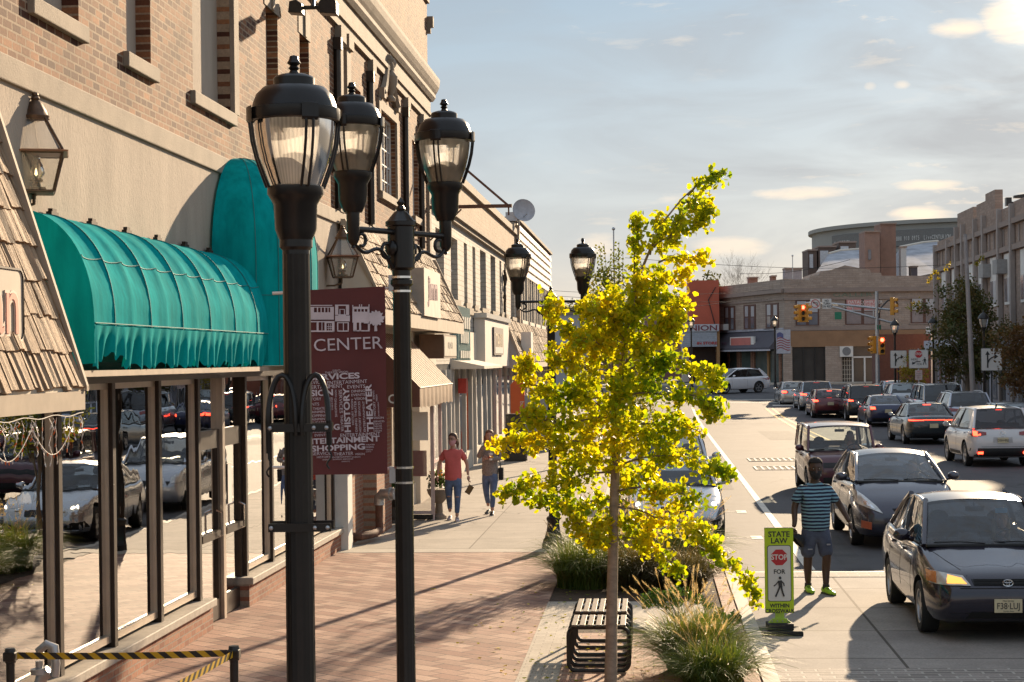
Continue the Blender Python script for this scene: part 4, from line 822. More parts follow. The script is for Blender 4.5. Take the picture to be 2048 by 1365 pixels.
# metal chair and standpipe at the lower left corner
ch = thing('metal_chair', 'dark metal chair back showing at the lower left corner behind the belt', 'chair', (-3.95, 12.0, 0), R(15))
MB().tube([(-.2, 0, .42), (-.22, .02, .6), (-.19, .04, .78), (-.08, .05, .845), (.08, .05, .845), (.19, .04, .78), (.22, .02, .6), (.2, 0, .42)], .014, 8).build('back_frame', black, ch, smooth=True)
for x in (-.1, -.033, .033, .1): MB().tube([(x, 0, .42), (x, .05, .84)], .008, 6).build('back_rod', black, ch)
MB().box(-.21, .21, -.4, .01, .42, .445).build('seat', black, ch, bevel=.008)
for x in (-.19, .19):
    for y in (-.38, 0): MB().tube([(x, y, .42), (x * 1.08, y * 1.05, 0)], .012, 6).build('leg', black, ch)
sp_ = thing('standpipe', 'grey cast iron standpipe with elbow behind the left barrier post', 'standpipe', (-4.72, 13.55, 0))
MB().tube([(0, 0, 0), (0, 0, .62), (.02, 0, .7), (.08, 0, .74)], .05, 12).build('pipe', galv, sp_, smooth=True)
MB().tube([(.02, 0, .86), (.0, 0, .9), (.06, 0, .95), (.12, 0, .93), (.13, 0, .8), (.12, 0, .7)], .035, 10).build('elbow', galv, sp_, smooth=True)
MB().lathe([(.07, 0), (.07, .04), (.03, .05), (.03, .1), (0, .1)], 10, Matrix.Translation((0, 0, .72))).build('valve', galv, sp_, smooth=True)
sp2 = thing('standpipe', 'rusty wall standpipe with a steel twin cap, in front of the brick pier', 'standpipe', (-4.72, 31.0, 0))
MB().tube([(-.42, -.9, .14), (-.2, -.9, .14), (-.05, -.5, .14), (0, -.1, .16), (0, 0, .2), (0, 0, .62)], .07, 12).build('pipe', M('rust_red', (.12, .055, .035), .8, 0, .4, 8), sp2, smooth=True)
MB().tube([(0, 0, .6), (0, 0, .72), (.07, -.05, .80), (.18, -.1, .8)], .09, 12).tube([(.16, -.09, .8), (.3, -.14, .8)], .10, 12).tube([(.2, -.105, .8), (.23, -.115, .8)], .12, 12).build('cap', galv, sp2, smooth=True)
# sign beam from the building corner
bm_ = thing('sign_beam', 'rusty empty sign bracket jutting from the far corner of the brick building', 'sign bracket', (-5.2, 42.3, 6.7))
MB().box(-5.2, -3.2, 42.25, 42.35, 6.68, 6.76).build('beam', M('rust_brown', (.14, .07, .045), .8, 0, .3, 5), bm_, world=True)
MB().tube([(-5.19, 42.3, 8.4), (-3.3, 42.3, 6.74)], .03, 6).build('tie_rod', MATS['rust_brown'], bm_, world=True)
MB().tube([(-3.28, 42.3, 6.7), (-3.28, 42.3, 6.5)], .02, 6).build('hanger', MATS['rust_brown'], bm_, world=True)
MB().tube([(-5.19, 42.3, 5.9), (-4.4, 42.3, 6.66)], .02, 6).build('brace', MATS['rust_brown'], bm_, world=True)
# ================================================================ cars
def paint(name, col, metal=.3, rough=.3, coat=.9):
    m_ = M('paint_' + name, col, rough, metal, .06, 1.5, .0, coat=coat); return m_
cglass = Glass('car_glass', (.80, .84, .83), 1.7, 0, 0, .06, (.10, .10, .11)); cdark = Glass('tinted_glass', (.10, .10, .10), 1.75, 0, 0, .4, (.01, .01, .012))
trimk = M('black_trim', (.02, .02, .021), .5, 0, .2, 10); under = M('underbody', (.012, .011, .010), .9)
redl = M('tail_lens', (.25, .012, .010), .15, 0, .15, 9, coat=1); lit = Emit('brake_light', (1.0, .05, .02), 4.5); lensm = M('headlight_lens', (.62, .62, .60), .12, .3, .25, 14, coat=1)
amber = Emit('amber_lamp', (1.0, .42, .08), .75); hlit = Emit('lit_headlamp', (1.0, .85, .6), 5.0); alloy = M('alloy', (.42, .42, .43), .3, .8, .1, 6); seatm = M('seat_cloth', (.17, .15, .13), .9); platem = M('plate', (.66, .56, .36), .5, 0, .1, 6); plink = M('plate_ink', (.07, .06, .05), .6)
def cat(pts, y):
    if y <= pts[0][0]: return pts[0][1]
    for i in range(len(pts) - 1):
        (a, va), (b, vb) = pts[i], pts[i + 1]
        if y <= b:
            t = (y - a) / (b - a); p0 = pts[max(0, i - 1)]; p3 = pts[min(len(pts) - 1, i + 2)]
            m0 = (vb - p0[1]) / (b - p0[0]) * (b - a); m1 = (p3[1] - va) / (p3[0] - a) * (b - a)
            d = vb - va
            if d == 0 or m0 * d < 0: m0 = 0
            if d == 0 or m1 * d < 0: m1 = 0
            m0 = max(-3 * abs(d), min(3 * abs(d), m0)); m1 = max(-3 * abs(d), min(3 * abs(d), m1))
            return (2 * t**3 - 3 * t**2 + 1) * va + (t**3 - 2 * t**2 + t) * m0 + (-2 * t**3 + 3 * t**2) * vb + (t**3 - t**2) * m1
    return pts[-1][1]
def wheel_parts(par, x, y, r, w, sg, spokes=5, rimf=.66, rimmat=None):
    T = Matrix.Translation((x, y, r)) @ Matrix.Rotation(R(90) * sg, 4, 'Y')     # local z points outwards
    ty = MB(T).lathe([(r * rimf, -w / 2), (r * .93, -w / 2), (r, -w * .36), (r, w * .36), (r * .95, w / 2), (r * .80, w / 2 + .004), (r * rimf, w / 2 - .01)], 28).build('wheel', rubber, par, smooth=True)
    rm = MB(T).lathe([(r * rimf, w / 2 - .006), (r * (rimf - .05), w / 2 - .012), (r * (rimf - .07), w / 2 - .05)], 28)
    rm.lathe([(0, w / 2 - .02), (r * .13, w / 2 - .022), (r * .15, w / 2 - .05)], 12)
    for i in range(spokes):
        a = 2 * math.pi * i / spokes; ca, sa = math.cos(a), math.sin(a)
        p = []
        for (rr_, wd) in ((r * .10, r * .075), (r * (rimf - .04), r * .11)):
            for s_ in (-1, 1): p.append((rr_ * ca - s_ * wd * sa, rr_ * sa + s_ * wd * ca))
        q_ = [p[0], p[1], p[3], p[2]]; rm.prism(q_, w / 2 - .05, w / 2 - .02, 'z', T)
    rm.build('rim', rimmat or alloy, ty, smooth=True)
    MB(T).lathe([(0, w / 2 - .09), (r * rimf, w / 2 - .09)], 20).build('brake_disc', under, ty)
def conform(bvh, c4, dirv, off=.006, n=(8, 5), thick=.004, axis='front', Lh=0, mb=None):
    """raised patch following the body: c4 four corners (a,z) seen from the front/rear ('x,z') or side ('y,z')"""
    mb = mb or MB(); rows = []; rb = []
    for j in range(n[1] + 1):
        v = j / n[1]; row = []; r2_ = []
        for i in range(n[0] + 1):
            u = i / n[0]; p = [(1 - v) * ((1 - u) * c4[0][k] + u * c4[1][k]) + v * ((1 - u) * c4[3][k] + u * c4[2][k]) for k in (0, 1)]
            o_ = Vector((p[0], -9 * dirv.y, p[1])) if axis == 'front' else Vector((-9 * dirv.x, p[0], p[1]))
            h = bvh.ray_cast(o_, dirv)
            if h[0] is None: h = bvh.find_nearest(Vector((p[0], -Lh * dirv.y, p[1])) if axis == 'front' else Vector((-.8 * dirv.x, p[0], p[1])))
            nn = h[1] if h[1].dot(dirv) < 0 else -h[1]
            row.append(h[0] + nn * off - dirv * off * .5); r2_.append(h[0] - nn * .002)
        rows.append(row); rb.append(r2_)
    mb.grid(rows)
    ring = lambda G: [G[0][i] for i in range(n[0] + 1)] + [G[j][-1] for j in range(1, n[1] + 1)] + [G[-1][i] for i in range(n[0] - 1, -1, -1)] + [G[j][0] for j in range(n[1] - 1, 0, -1)]
    mb.grid([ring(rows), ring(rb)], cu=True); return mb
def patch(a, b, c, d, n=(10, 6), bulge=Vector((0, 0, 0)), mb=None):
    """a b lower edge, d c upper edge"""
    a, b, c, d = map(Vector, (a, b, c, d)); rows = []
    for j in range(n[1] + 1):
        v = j / n[1]; rows.append([(a.lerp(b, i / n[0])).lerp(d.lerp(c, i / n[0]), v) + bulge * (1 - (2 * i / n[0] - 1) ** 2) * (1 - .25 * (2 * v - 1) ** 2) for i in range(n[0] + 1)])
    return (mb or MB()).grid(rows), rows
def car(name, label, cat_, loc, rz, L, W, H, wb, fo, top, body, belt=(.92, .98), wsb=1.0, wst=1.75, rwt=3.3, rwb=4.0, r=.31, gnd=.2, cab_in=.13, roof_in=.29, glass=None, rearglass=None, sideglass_end=None, det=True, rimf=.66, spokes=5, kind='sedan', cladding=False, rails=False, group=None, nosew=.86, tailw=.88, roofbow=.05, tailz=None, nosez=None, interior=True, trim=None, seed=0):
    """y runs from 0 (nose) to L (tail) in the parameters; the nose looks towards -Y of the car's own frame"""
    t_ = thing(name, label, cat_, loc, rz, group); hl = L / 2; Y = lambda y: y - hl; glass = glass or cglass; rearglass = rearglass or glass
    hw = W / 2; st = [0, .03, .09, .2, .38, .6, .85, 1.15] + [1.15 + (L - 2.2) * i / 14 for i in range(1, 14)] + [L - 1.05, L - .8, L - .58, L - .36, L - .19, L - .08, L - .03, L]
    wpts = [(0, nosew * .86), (.03, nosew * .93), (.1, nosew), (.35, nosew + (1 - nosew) * .6), (.8, .985), (1.6, 1), (L - 1.5, 1), (L - .7, .985), (L - .32, tailw + (1 - tailw) * .6), (L - .09, tailw), (L - .03, tailw * .96), (L, tailw * .9)]
    bpts = [(0, gnd + .14), (.05, gnd + .06), (.2, gnd + .0), (L - .3, gnd + .02), (L - .07, gnd + .1), (L, gnd + .2)]
    fx = [(0, 0), (.5, 0), (.82, 0.0), (.94, .05), (.985, .17), (1.0, .36), (1.0, .52), (.99, .66), (.965, .80), (.925, .90), (.86, .965), (.72, .99), (.5, 1.0), (.25, 1.005), (0, 1.008)]
    rows = []
    for y in st:
        zt, zb, w = cat(top, y), cat(bpts, y), hw * cat(wpts, y); e = 1.0
        if y < .05 or y > L - .05: zt -= .03 if (y in (0, L)) else .008
        half = [(w * f[0], zb + (zt - zb) * f[1]) for f in fx]
        rows.append([(x, Y(y), z) for x, z in half] + [(-x, Y(y), z) for x, z in half[-2:0:-1]])
    mb = MB().grid(rows, cu=True); nn = len(rows[0])
    mb.add(rows[0], [list(range(nn))]); mb.add(rows[-1], [list(range(nn - 1, -1, -1))])
    me = mb.mesh('body', True)
    bo_ = bpy.data.objects.new('body', me); C.objects.link(bo_); me.materials.append(body); me.materials.append(under)
    cut = MB(); cut.cm = 1
    for yy in (fo, fo + wb):
        for sg in (-1, 1):
            T = Matrix.Translation((sg * (hw + .1), Y(yy), r + .01)) @ Matrix.Rotation(R(-90) * sg, 4, 'Y'); k = [(0, 0), (r + .055, 0), (r + .055, .42), (0, .42)]
            cut.lathe(k, 26, T)
    cm_ = cut.mesh('c'); cm_.materials.append(body); cm_.materials.append(under); co = bpy.data.objects.new('cut', cm_); C.objects.link(co)
    md = bo_.modifiers.new('b', 'BOOLEAN'); md.operation = 'DIFFERENCE'; md.object = co; md.solver = 'EXACT'
    dg = bpy.context.evaluated_depsgraph_get(); nm = bpy.data.meshes.new_from_object(bo_.evaluated_get(dg)); bo_.modifiers.clear(); bo_.data = nm
    bpy.data.objects.remove(co)
    bm = bmesh.new(); bm.from_mesh(nm)
    for f in bm.faces: f.smooth = True
    for e in bm.edges:
        if len(e.link_faces) == 2 and e.calc_face_angle(0) > R(40): e.smooth = False
    bvh = BVHTree.FromBMesh(bm); bm.to_mesh(nm); bm.free(); bo_.parent = t_
    # ---- greenhouse
    gw, rw = hw - cab_in, hw - roof_in; zb = lambda y: cat(top, y) - .02
    A0 = (gw * .93, Y(wsb), zb(wsb)); A1 = (rw * .93, Y(wst), H - roofbow * .6 - .03); C1 = (rw * .93, Y(rwt), H - roofbow * .6 - .03); C0 = (gw * .93, Y(rwb), zb(rwb))
    mir = lambda p: (-p[0], p[1], p[2])
    ws, wsr = patch(mir(A0), A0, A1, mir(A1), (14, 8), Vector((0, -.10, .02))); ws.build('windshield', glass, t_, smooth=True)
    rg, rgr = patch(mir(C0), C0, C1, mir(C1), (14, 8), Vector((0, .07, .02))); rg.build('rear_window', rearglass, t_, smooth=True)
    # roof: rows across, from windshield top to rear window top
    rows = []; nrf = 14
    for i in range(nrf + 1):
        f = i / nrf; y = A1[1] + (C1[1] - A1[1]) * f; row = []
        for j in range(15):
            u = 2 * j / 14 - 1; base_ = wsr[-1][j] if i == 0 else rgr[-1][j] if i == nrf else None
            yb0, yb1 = wsr[-1][j].y, rgr[-1][j].y; zz = H - roofbow * (abs(u) ** 2.4) * .9 - (roofbow * .75) * (abs(2 * f - 1) ** 2.2)
            row.append((rw * u * (1.0), yb0 + (yb1 - yb0) * f, zz))
        rows.append(row)
    under_r = [[(p[0], p[1], p[2] - .04) for p in r_] for r_ in rows]
    rf = MB().grid(rows).grid(under_r); 
    for G in ((rows[0], under_r[0]), (rows[-1], under_r[-1]), ([r_[0] for r_ in rows], [r_[0] for r_ in under_r]), ([r_[-1] for r_ in rows], [r_[-1] for r_ in under_r])): rf.grid([list(G[0]), list(G[1])])
    rf.build('roof', body, t_, smooth=True)
    sge = sideglass_end or (rwb - .45, rwt + .05)
    for sg in (-1, 1):
        S = lambda p: (p[0] * sg, p[1], p[2])
        pil = MB(); arcl = lambda a, b, lift=.02: [Vector(a).lerp(Vector(b), k / 6) + Vector((0, 0, lift * math.sin(math.pi * k / 6))) for k in range(7)]
        ra0 = S((gw * .97, A0[1] - .02, A0[2])); ra1 = S((rw * .99, A1[1], A1[2])); rc1 = S((rw * .99, C1[1], C1[2])); rc0 = S((gw * .97, C0[1] + .02, C0[2]))
        rail_t = [(rows[i][-1 if sg > 0 else 0]) for i in range(nrf + 1)]
        pil.tube(arcl(ra0, ra1), .033, 8); pil.tube([Vector(p) + Vector((0, 0, -.02)) for p in rail_t], .034, 8); pil.tube(arcl(rc0, rc1), .04, 8)
        # rear quarter panel
        yb_, yt_ = Y(sge[0]), Y(sge[1]); ztop = lambda y: H - roofbow * .9 - .06
        q0 = (sg * (gw * 1.0), yb_, zb(sge[0]) - .02); q1 = rc0; q2 = rc1; q3 = (sg * rw * 1.01, yt_, C1[2] + .0)
        pp, prow = patch(q0, q1, q2, q3, (6, 6), Vector((sg * .02, 0, 0))); pil.grid([[v - Vector((sg * .03, 0, 0)) for v in r_] for r_ in prow]); pil.grid([list(pp.v[i] for i in range(7))] if False else prow)
        pil.build('pillar', body, t_, smooth=True)
        # side glass
        a_ = (sg * gw * .985, A0[1] + .10, zb(wsb + .1)); b_ = (sg * gw * .995, yb_ + .01, zb(sge[0]) - .01); c_ = (sg * rw * .995, yt_ + .02, C1[2] + .01); d_ = (sg * rw * .995, A1[1] + .05, A1[2] + .0)
        sgl, _ = patch(a_, b_, c_, d_, (8, 5), Vector((sg * .035, 0, 0))); sgl.build('side_window', glass, t_, smooth=True)
        for fr_ in ((.5,) if L < 4.9 or kind == 'sedan' else (.40, .76)):
            lo_ = Vector(a_).lerp(Vector(b_), fr_); hi_ = Vector(d_).lerp(Vector(c_), fr_); bp2 = MB().tube([lo_ + Vector((sg * .012, 0, 0)), lo_.lerp(hi_, .5) + Vector((sg * .045, 0, 0)), hi_ + Vector((sg * .012, 0, 0))], .026, 6); bp2.build('door_pillar', trimk, t_, smooth=True)
        tr2 = MB().tube([Vector(a_).lerp(Vector(b_), k / 6) + Vector((sg * .02, 0, .0)) for k in range(7)], .012, 5); tr2.build('window_trim', trim or trimk, t_)
        # mirror
        mz = zb(wsb + .25) + .06; my = Y(wsb + .38); mx_ = sg * (gw + .04)
        mi = MB().ball((sg * (hw + .075), my, mz + .01), (.105, .07, .075), 12).tube([(mx_, my + .02, mz - .05), (sg * (hw + .04), my, mz - .02)], .035, 6); mo_ = mi.build('mirror', body if kind != 'sedan_dark' else trimk, t_, smooth=True)
        MB().prism([(sg * (hw + .075) + .085 * math.cos(k * math.pi / 6), mz + .02 + .06 * math.sin(k * math.pi / 6)) for k in range(12)], my + .066, my + .08, 'y').build('mirror_glass', chrome, mo_)
        # door seams and handles
        dirv = Vector((-sg, 0, 0)); dm = MB(); zlo = gnd + .12
        for ys_ in (wsb + .28, (wsb + sge[0]) / 2 + .08, sge[0] - .05): conform(bvh, [(Y(ys_) - .005, zlo), (Y(ys_) + .005, zlo), (Y(ys_) + .005, zb(ys_) - .02), (Y(ys_) - .005, zb(ys_) - .02)], dirv, .0012, (1, 8), axis='side', mb=dm)
        dm.build('door_seam', under, t_)
        hm = MB()
        for ys_ in ((wsb + sge[0]) / 2 - .12, sge[0] - .22): conform(bvh, [(Y(ys_) - .09, zb(ys_) - .16), (Y(ys_) + .07, zb(ys_) - .16), (Y(ys_) + .07, zb(ys_) - .125), (Y(ys_) - .09, zb(ys_) - .125)], dirv, .022, (4, 2), axis='side').build('door_handle', body, t_, smooth=True)
        for k_, yy in enumerate((fo, fo + wb)): wheel_parts(t_, sg * (hw - .115), Y(yy), r, .2, sg, spokes, rimf)
        if cladding:
            cl = MB()
            conform(bvh, [(Y(fo + r + .05), gnd + .03), (Y(fo + wb - r - .05), gnd + .03), (Y(fo + wb - r - .05), gnd + .17), (Y(fo + r + .05), gnd + .17)], dirv, .008, (10, 2), axis='side', mb=cl); cl.build('sill_trim', trimk, t_, smooth=True)
        if rails:
            pts = [Vector(rail_t[i]) + Vector((-sg * .09, 0, .055 if 1 < i < nrf - 1 else .0)) for i in range(1, nrf)]; MB().tube(pts, .016, 6).build('roof_rail', alloy if rails == 1 else trimk, t_, smooth=True)
    if interior:
        sm = MB().box(-gw + .1, gw - .1, Y(wsb) + .1, Y(rwb) - .15, gnd + .15, zb(wsb) - .32); sm.build('cabin_floor', under, t_)
        ym = wsb + (rwb - wsb) * .40; y2 = ym + .85
        MB().prism([(Y(wsb) + .02, zb(wsb) - .3), (Y(wsb) + .45, zb(wsb) - .3), (Y(wsb) + .5, zb(wsb) - .06), (Y(wsb) + .1, zb(wsb) - .03)], -gw + .1, gw - .1, 'x').build('dashboard', under, t_)
        for sg in (-1, 1):
            x = sg * .36
            s1 = MB().prism([(Y(ym) - .45, .42), (Y(ym) + .1, .42), (Y(ym) + .06, .56), (Y(ym) - .45, .6)], x - .24, x + .24, 'x').prism([(Y(ym), .5), (Y(ym) + .12, .5), (Y(ym) + .26, 1.08), (Y(ym) + .17, 1.1)], x - .23, x + .23, 'x'); s1.tube([(x - .07, Y(ym) + .22, 1.08), (x - .07, Y(ym) + .23, 1.14)], .008, 5).tube([(x + .07, Y(ym) + .22, 1.08), (x + .07, Y(ym) + .23, 1.14)], .008, 5)
            s1.ball((x, Y(ym) + .23, min(H - .2, 1.2)), (.13, .055, .085), 10); s1.build('seat', seatm, t_, bevel=.02)
        MB().prism([(Y(y2), .45), (Y(y2) + .12, .45), (Y(y2) + .28, zb(y2) + .12), (Y(y2) + .16, zb(y2) + .14)], -gw + .12, gw - .12, 'x').build('rear_seat', seatm, t_, bevel=.02)
        T = Matrix.Translation((.36, Y(wsb) + .55, zb(wsb) - .02)) @ Matrix.Rotation(R(-65), 4, 'X')
        MB(T).tube([(.18 * math.cos(a * math.pi / 10), .18 * math.sin(a * math.pi / 10), 0) for a in range(20)], .013, 6, closed=True).tube([(-.17, 0, 0), (.17, 0, 0)], .014, 6).build('steering_wheel', trimk, t_, smooth=True)
        MB().box(-.11, .11, Y(wst) - .03, Y(wst) + .0, H - .2, H - .14).tube([(0, Y(wst), H - .16), (0, Y(wst) + .05, H - .1)], .012, 5).build('rear_view_mirror', trimk, t_, bevel=.01)
    wp = MB(); 
    for x0, x1_ in ((-.05, -.62), (.6, .05)): wp.tube([(x0, Y(wsb) - .1, zb(wsb) + .035), ((x0 + x1_) / 2, Y(wsb) - .07, zb(wsb) + .05), (x1_, Y(wsb) - .02, zb(wsb) + .04)], .010, 5)
    wp.build('wiper', trimk, t_)
    MB().box(-gw * .95, gw * .95, Y(wsb) - .10, Y(wsb) + .02, zb(wsb) - .01, zb(wsb) + .028).build('cowl', trimk, t_, bevel=.01)
    return t_, bvh, Y, Vector((0, 1, 0)), Vector((0, -1, 0))
def both(bvh, c4, dirv, nm, mat, par, off=.008, n=(8, 5), Lh=2.2):
    for sg in (-1, 1): conform(bvh, [(p[0] * sg, p[1]) for p in c4], dirv, off, n, Lh=Lh).build(nm, mat, par, smooth=True)
def cpatch(bvh, c4, dirv, nm, mat, par, off=.008, n=(10, 4), Lh=2.2): return conform(bvh, c4, dirv, off, n, Lh=Lh).build(nm, mat, par, smooth=True)
def plate(par, y, z, sgn, txt='', x=0, top='', bot=''):
    T = frame((x, y, z), (sgn, 0, 0), (0, 0, 1)) ; o_ = MB(T).prism([(-.1525, -.076), (.1525, -.076), (.1525, .076), (-.1525, .076)], -.002, .006, 'z').build('number_plate', platem, par, bevel=.003)
    if txt: text_mb(txt, .098, T @ Matrix.Translation((0, -.004, .008)), .002, .001, sx=.82).build('plate_text', plink, o_)
    if top: text_mb(top, .026, T @ Matrix.Translation((0, .057, .008)), .002, 0).build('plate_text', plink, o_)
    if bot: text_mb(bot, .022, T @ Matrix.Translation((0, -.058, .008)), .002, 0).build('plate_text', plink, o_)
F_, B_ = Vector((0, 1, 0)), Vector((0, -1, 0))
def emblem(par, y, z, sgn, w=.06, x=0, kind='oval'):
    T = frame((x, y, z), (sgn, 0, 0), (0, 0, 1)); m_ = MB(T)
    el = lambda rx, rz, n=20, cz=0: [(rx * math.cos(2 * math.pi * i / n), cz + rz * math.sin(2 * math.pi * i / n), .004) for i in range(n)]
    if kind == 'oval': m_.tube(el(w, w * .66), w * .09, 5, closed=True).tube(el(w * .3, w * .62), w * .07, 5, closed=True).tube(el(w * .75, w * .26, 20, w * .3), w * .07, 5, closed=True)
    elif kind == 'wing': m_.tube(el(w, w * .8), w * .09, 5, closed=True).tube([(-w, w * .2, .004), (-w * .35, w * .3, .004), (0, -w * .15, .004), (w * .35, w * .3, .004), (w, w * .2, .004)], w * .1, 5)
    else: m_.tube(el(w, w), w * .1, 5, closed=True).tube([(0, 0, .004), (0, w, .004)], w * .07, 5).tube([(0, 0, .004), (-w * .87, -w * .5, .004)], w * .07, 5).tube([(0, 0, .004), (w * .87, -w * .5, .004)], w * .07, 5)
    m_.build('emblem', chrome, par, smooth=True)
def hoodpt(bvh, x, y, off=.003):
    h = bvh.ray_cast(Vector((x, y, 3)), Vector((0, 0, -1))); return h[0] + Vector((0, 0, off)) if h[0] else Vector((x, y, .8))
ZR = -.12
# ---------- nearest dark sedan facing us
navy = paint('dark_plum', (.020, .017, .032), .35, .24)
tp = [(0, .60), (.06, .68), (.2, .76), (.5, .83), (1.05, .97), (1.25, 1.01), (3.2, 1.02), (3.55, 1.04), (3.9, 1.03), (4.25, .98), (4.38, .84), (4.42, .74)]
c1_, bv, Y, _, _ = car('sedan', 'dark faded sedan driving towards us across the crosswalk, amber lamp lit and cream number plate', 'car', (3.90, 22.5, -.108), R(0.5), 4.42, 1.72, 1.50, 2.465, .86, tp, navy, wsb=1.12, wst=1.92, rwt=3.02, rwb=3.62, r=.30, cab_in=.10, roof_in=.27, nosew=.84, kind='sedan', roofbow=.055)
both(bv, [(.79, .64), (.47, .625), (.38, .655), (.44, .735)] if False else [(.79, .635), (.40, .63), (.47, .725), (.76, .76)], F_, 'headlight', M('hazy_lens', (.55, .52, .46), .2, .2, .2, 20, coat=.8), c1_, .016)
both(bv, [(.65, .65), (.44, .645), (.49, .70), (.63, .73)], F_, 'headlight_reflector', amber, c1_, .020)
both(bv, [(.80, .65), (.735, .645), (.72, .745), (.79, .755)], F_, 'turn_signal', M('orange_lens', (.6, .18, .03), .2, 0, .1, 20, coat=1), c1_, .022)
cpatch(bv, [(-.36, .635), (.36, .635), (.38, .70), (-.38, .70)], F_, 'grille', trimk, c1_, .006); emblem(c1_, Y(-.012), .668, 1, .055)
gm = MB()
for k_ in range(4): conform(bv, [(-.36, .64 + k_ * .016), (.36, .64 + k_ * .016), (.36, .646 + k_ * .016), (-.36, .646 + k_ * .016)], F_, .011, (8, 1), mb=gm)
gm.build('grille_bar', under, c1_)
cpatch(bv, [(-.78, .33), (.78, .33), (.78, .335), (-.78, .335)], F_, 'bumper_seam', under, c1_, .004); cpatch(bv, [(-.45, .27), (.45, .27), (.40, .345), (-.40, .345)], F_, 'lower_grille', under, c1_, .003)
cpatch(bv, [(-.82, .60), (.82, .60), (.82, .608), (-.82, .608)], F_, 'bumper_seam', under, c1_, .003)
plate(c1_, Y(-.02), .415, 1, 'F38·LUJ', 0.0, 'New Jersey', 'Garden State')
# hood shut lines and bleached patch of clear coat
hs = MB()
for sg in (-1, 1): hs.tube([hoodpt(bv, sg * x_, Y(y_), .0) for x_, y_ in ((.42, .14), (.47, .3), (.52, .45), (.58, .62), (.64, .82), (.70, 1.0))], .004, 4)
hs.build('hood_seam', under, c1_)
fp = bpy.data.materials.get('paint_dark_plum')
rr = random.Random(8); ol = []
for i in range(60):
    f = i / 59; x = -.5 + 1.0 * f; ol.append((x, Y(.50) - .10 * abs(math.sin(f * 9)) - .06 * math.sin(f * 23) * .5 - .03))
pe = MB(); rows = [[hoodpt(bv, x, y + k * .02) for (x, y) in ol] for k in (0, .35)]; pe.grid(rows)
pe.build('peeling_edge', M('clearcoat_edge', (.20, .19, .23), .6), c1_)
MB().box(.22, .36, Y(1.92) - .16, Y(1.92) - .155, 1.29, 1.35).build('windshield_sticker', M('blue_sticker', (.15, .42, .65), .5), c1_)
# ---------- grey hatchback behind it, facing us
gbl = paint('slate', (.055, .055, .078), .45, .26)
tp = [(0, .62), (.06, .70), (.2, .80), (.6, .96), (1.0, 1.08), (3.3, 1.08), (3.8, 1.05), (4.2, 1.08), (4.4, 1.0), (4.46, .85)]
c2_, bv, Y, _, _ = car('hatchback', 'slate grey hatchback with swept headlights, behind the nearest dark sedan', 'car', (4.22, 32.3, ZR), R(.5), 4.46, 1.76, 1.55, 2.70, .92, tp, gbl, wsb=1.0, wst=2.15, rwt=3.3, rwb=4.2, r=.315, cab_in=.11, roof_in=.27, nosew=.80, kind='sedan', roofbow=.07)
both(bv, [(.80, .74), (.44, .60), (.52, .70), (.77, .93)], F_, 'headlight', lensm, c2_, .016); both(bv, [(.72, .75), (.55, .66), (.6, .72), (.71, .82)], F_, 'headlight_reflector', chrome, c2_, .02)
cpatch(bv, [(-.34, .28), (.34, .28), (.42, .45), (-.42, .45)], F_, 'lower_grille', under, c2_, .004); cpatch(bv, [(-.24, .62), (.24, .62), (.28, .68), (-.28, .68)], F_, 'grille', under, c2_, .004); both(bv, [(.76, .36), (.62, .34), (.62, .46), (.76, .48)], F_, 'fog_lamp', M('orange_reflector', (.55, .13, .06), .3), c2_, .012)
emblem(c2_, Y(-.03), .72, 1, .06)
# ---------- boxy maroon wagon
mar = paint('maroon', (.085, .018, .03), .25, .32)
tp = [(0, .72), (.05, .82), (.15, .92), (.5, .97), (.85, 1.02), (3.6, 1.04), (3.85, 1.04), (3.93, .95)]
c3_, bv, Y, _, _ = car('boxy_wagon', 'boxy maroon wagon with upright windshield, third in the oncoming queue', 'car', (4.38, 43.3, ZR), R(.5), 3.95, 1.69, 1.64, 2.50, .72, tp, mar, wsb=.85, wst=1.18, rwt=3.72, rwb=3.86, r=.31, cab_in=.06, roof_in=.13, nosew=.90, tailw=.94, roofbow=.06, sideglass_end=(3.5, 3.5), kind='wagon')
both(bv, [(.80, .68), (.56, .66), (.56, .80), (.79, .82)], F_, 'headlight', lensm, c3_, .014, (6, 4)); cpatch(bv, [(-.5, .67), (.5, .67), (.5, .78), (-.5, .78)], F_, 'grille', trimk, c3_, .008); cpatch(bv, [(-.5, .3), (.5, .3), (.5, .45), (-.5, .45)], F_, 'lower_grille', under, c3_, .004)
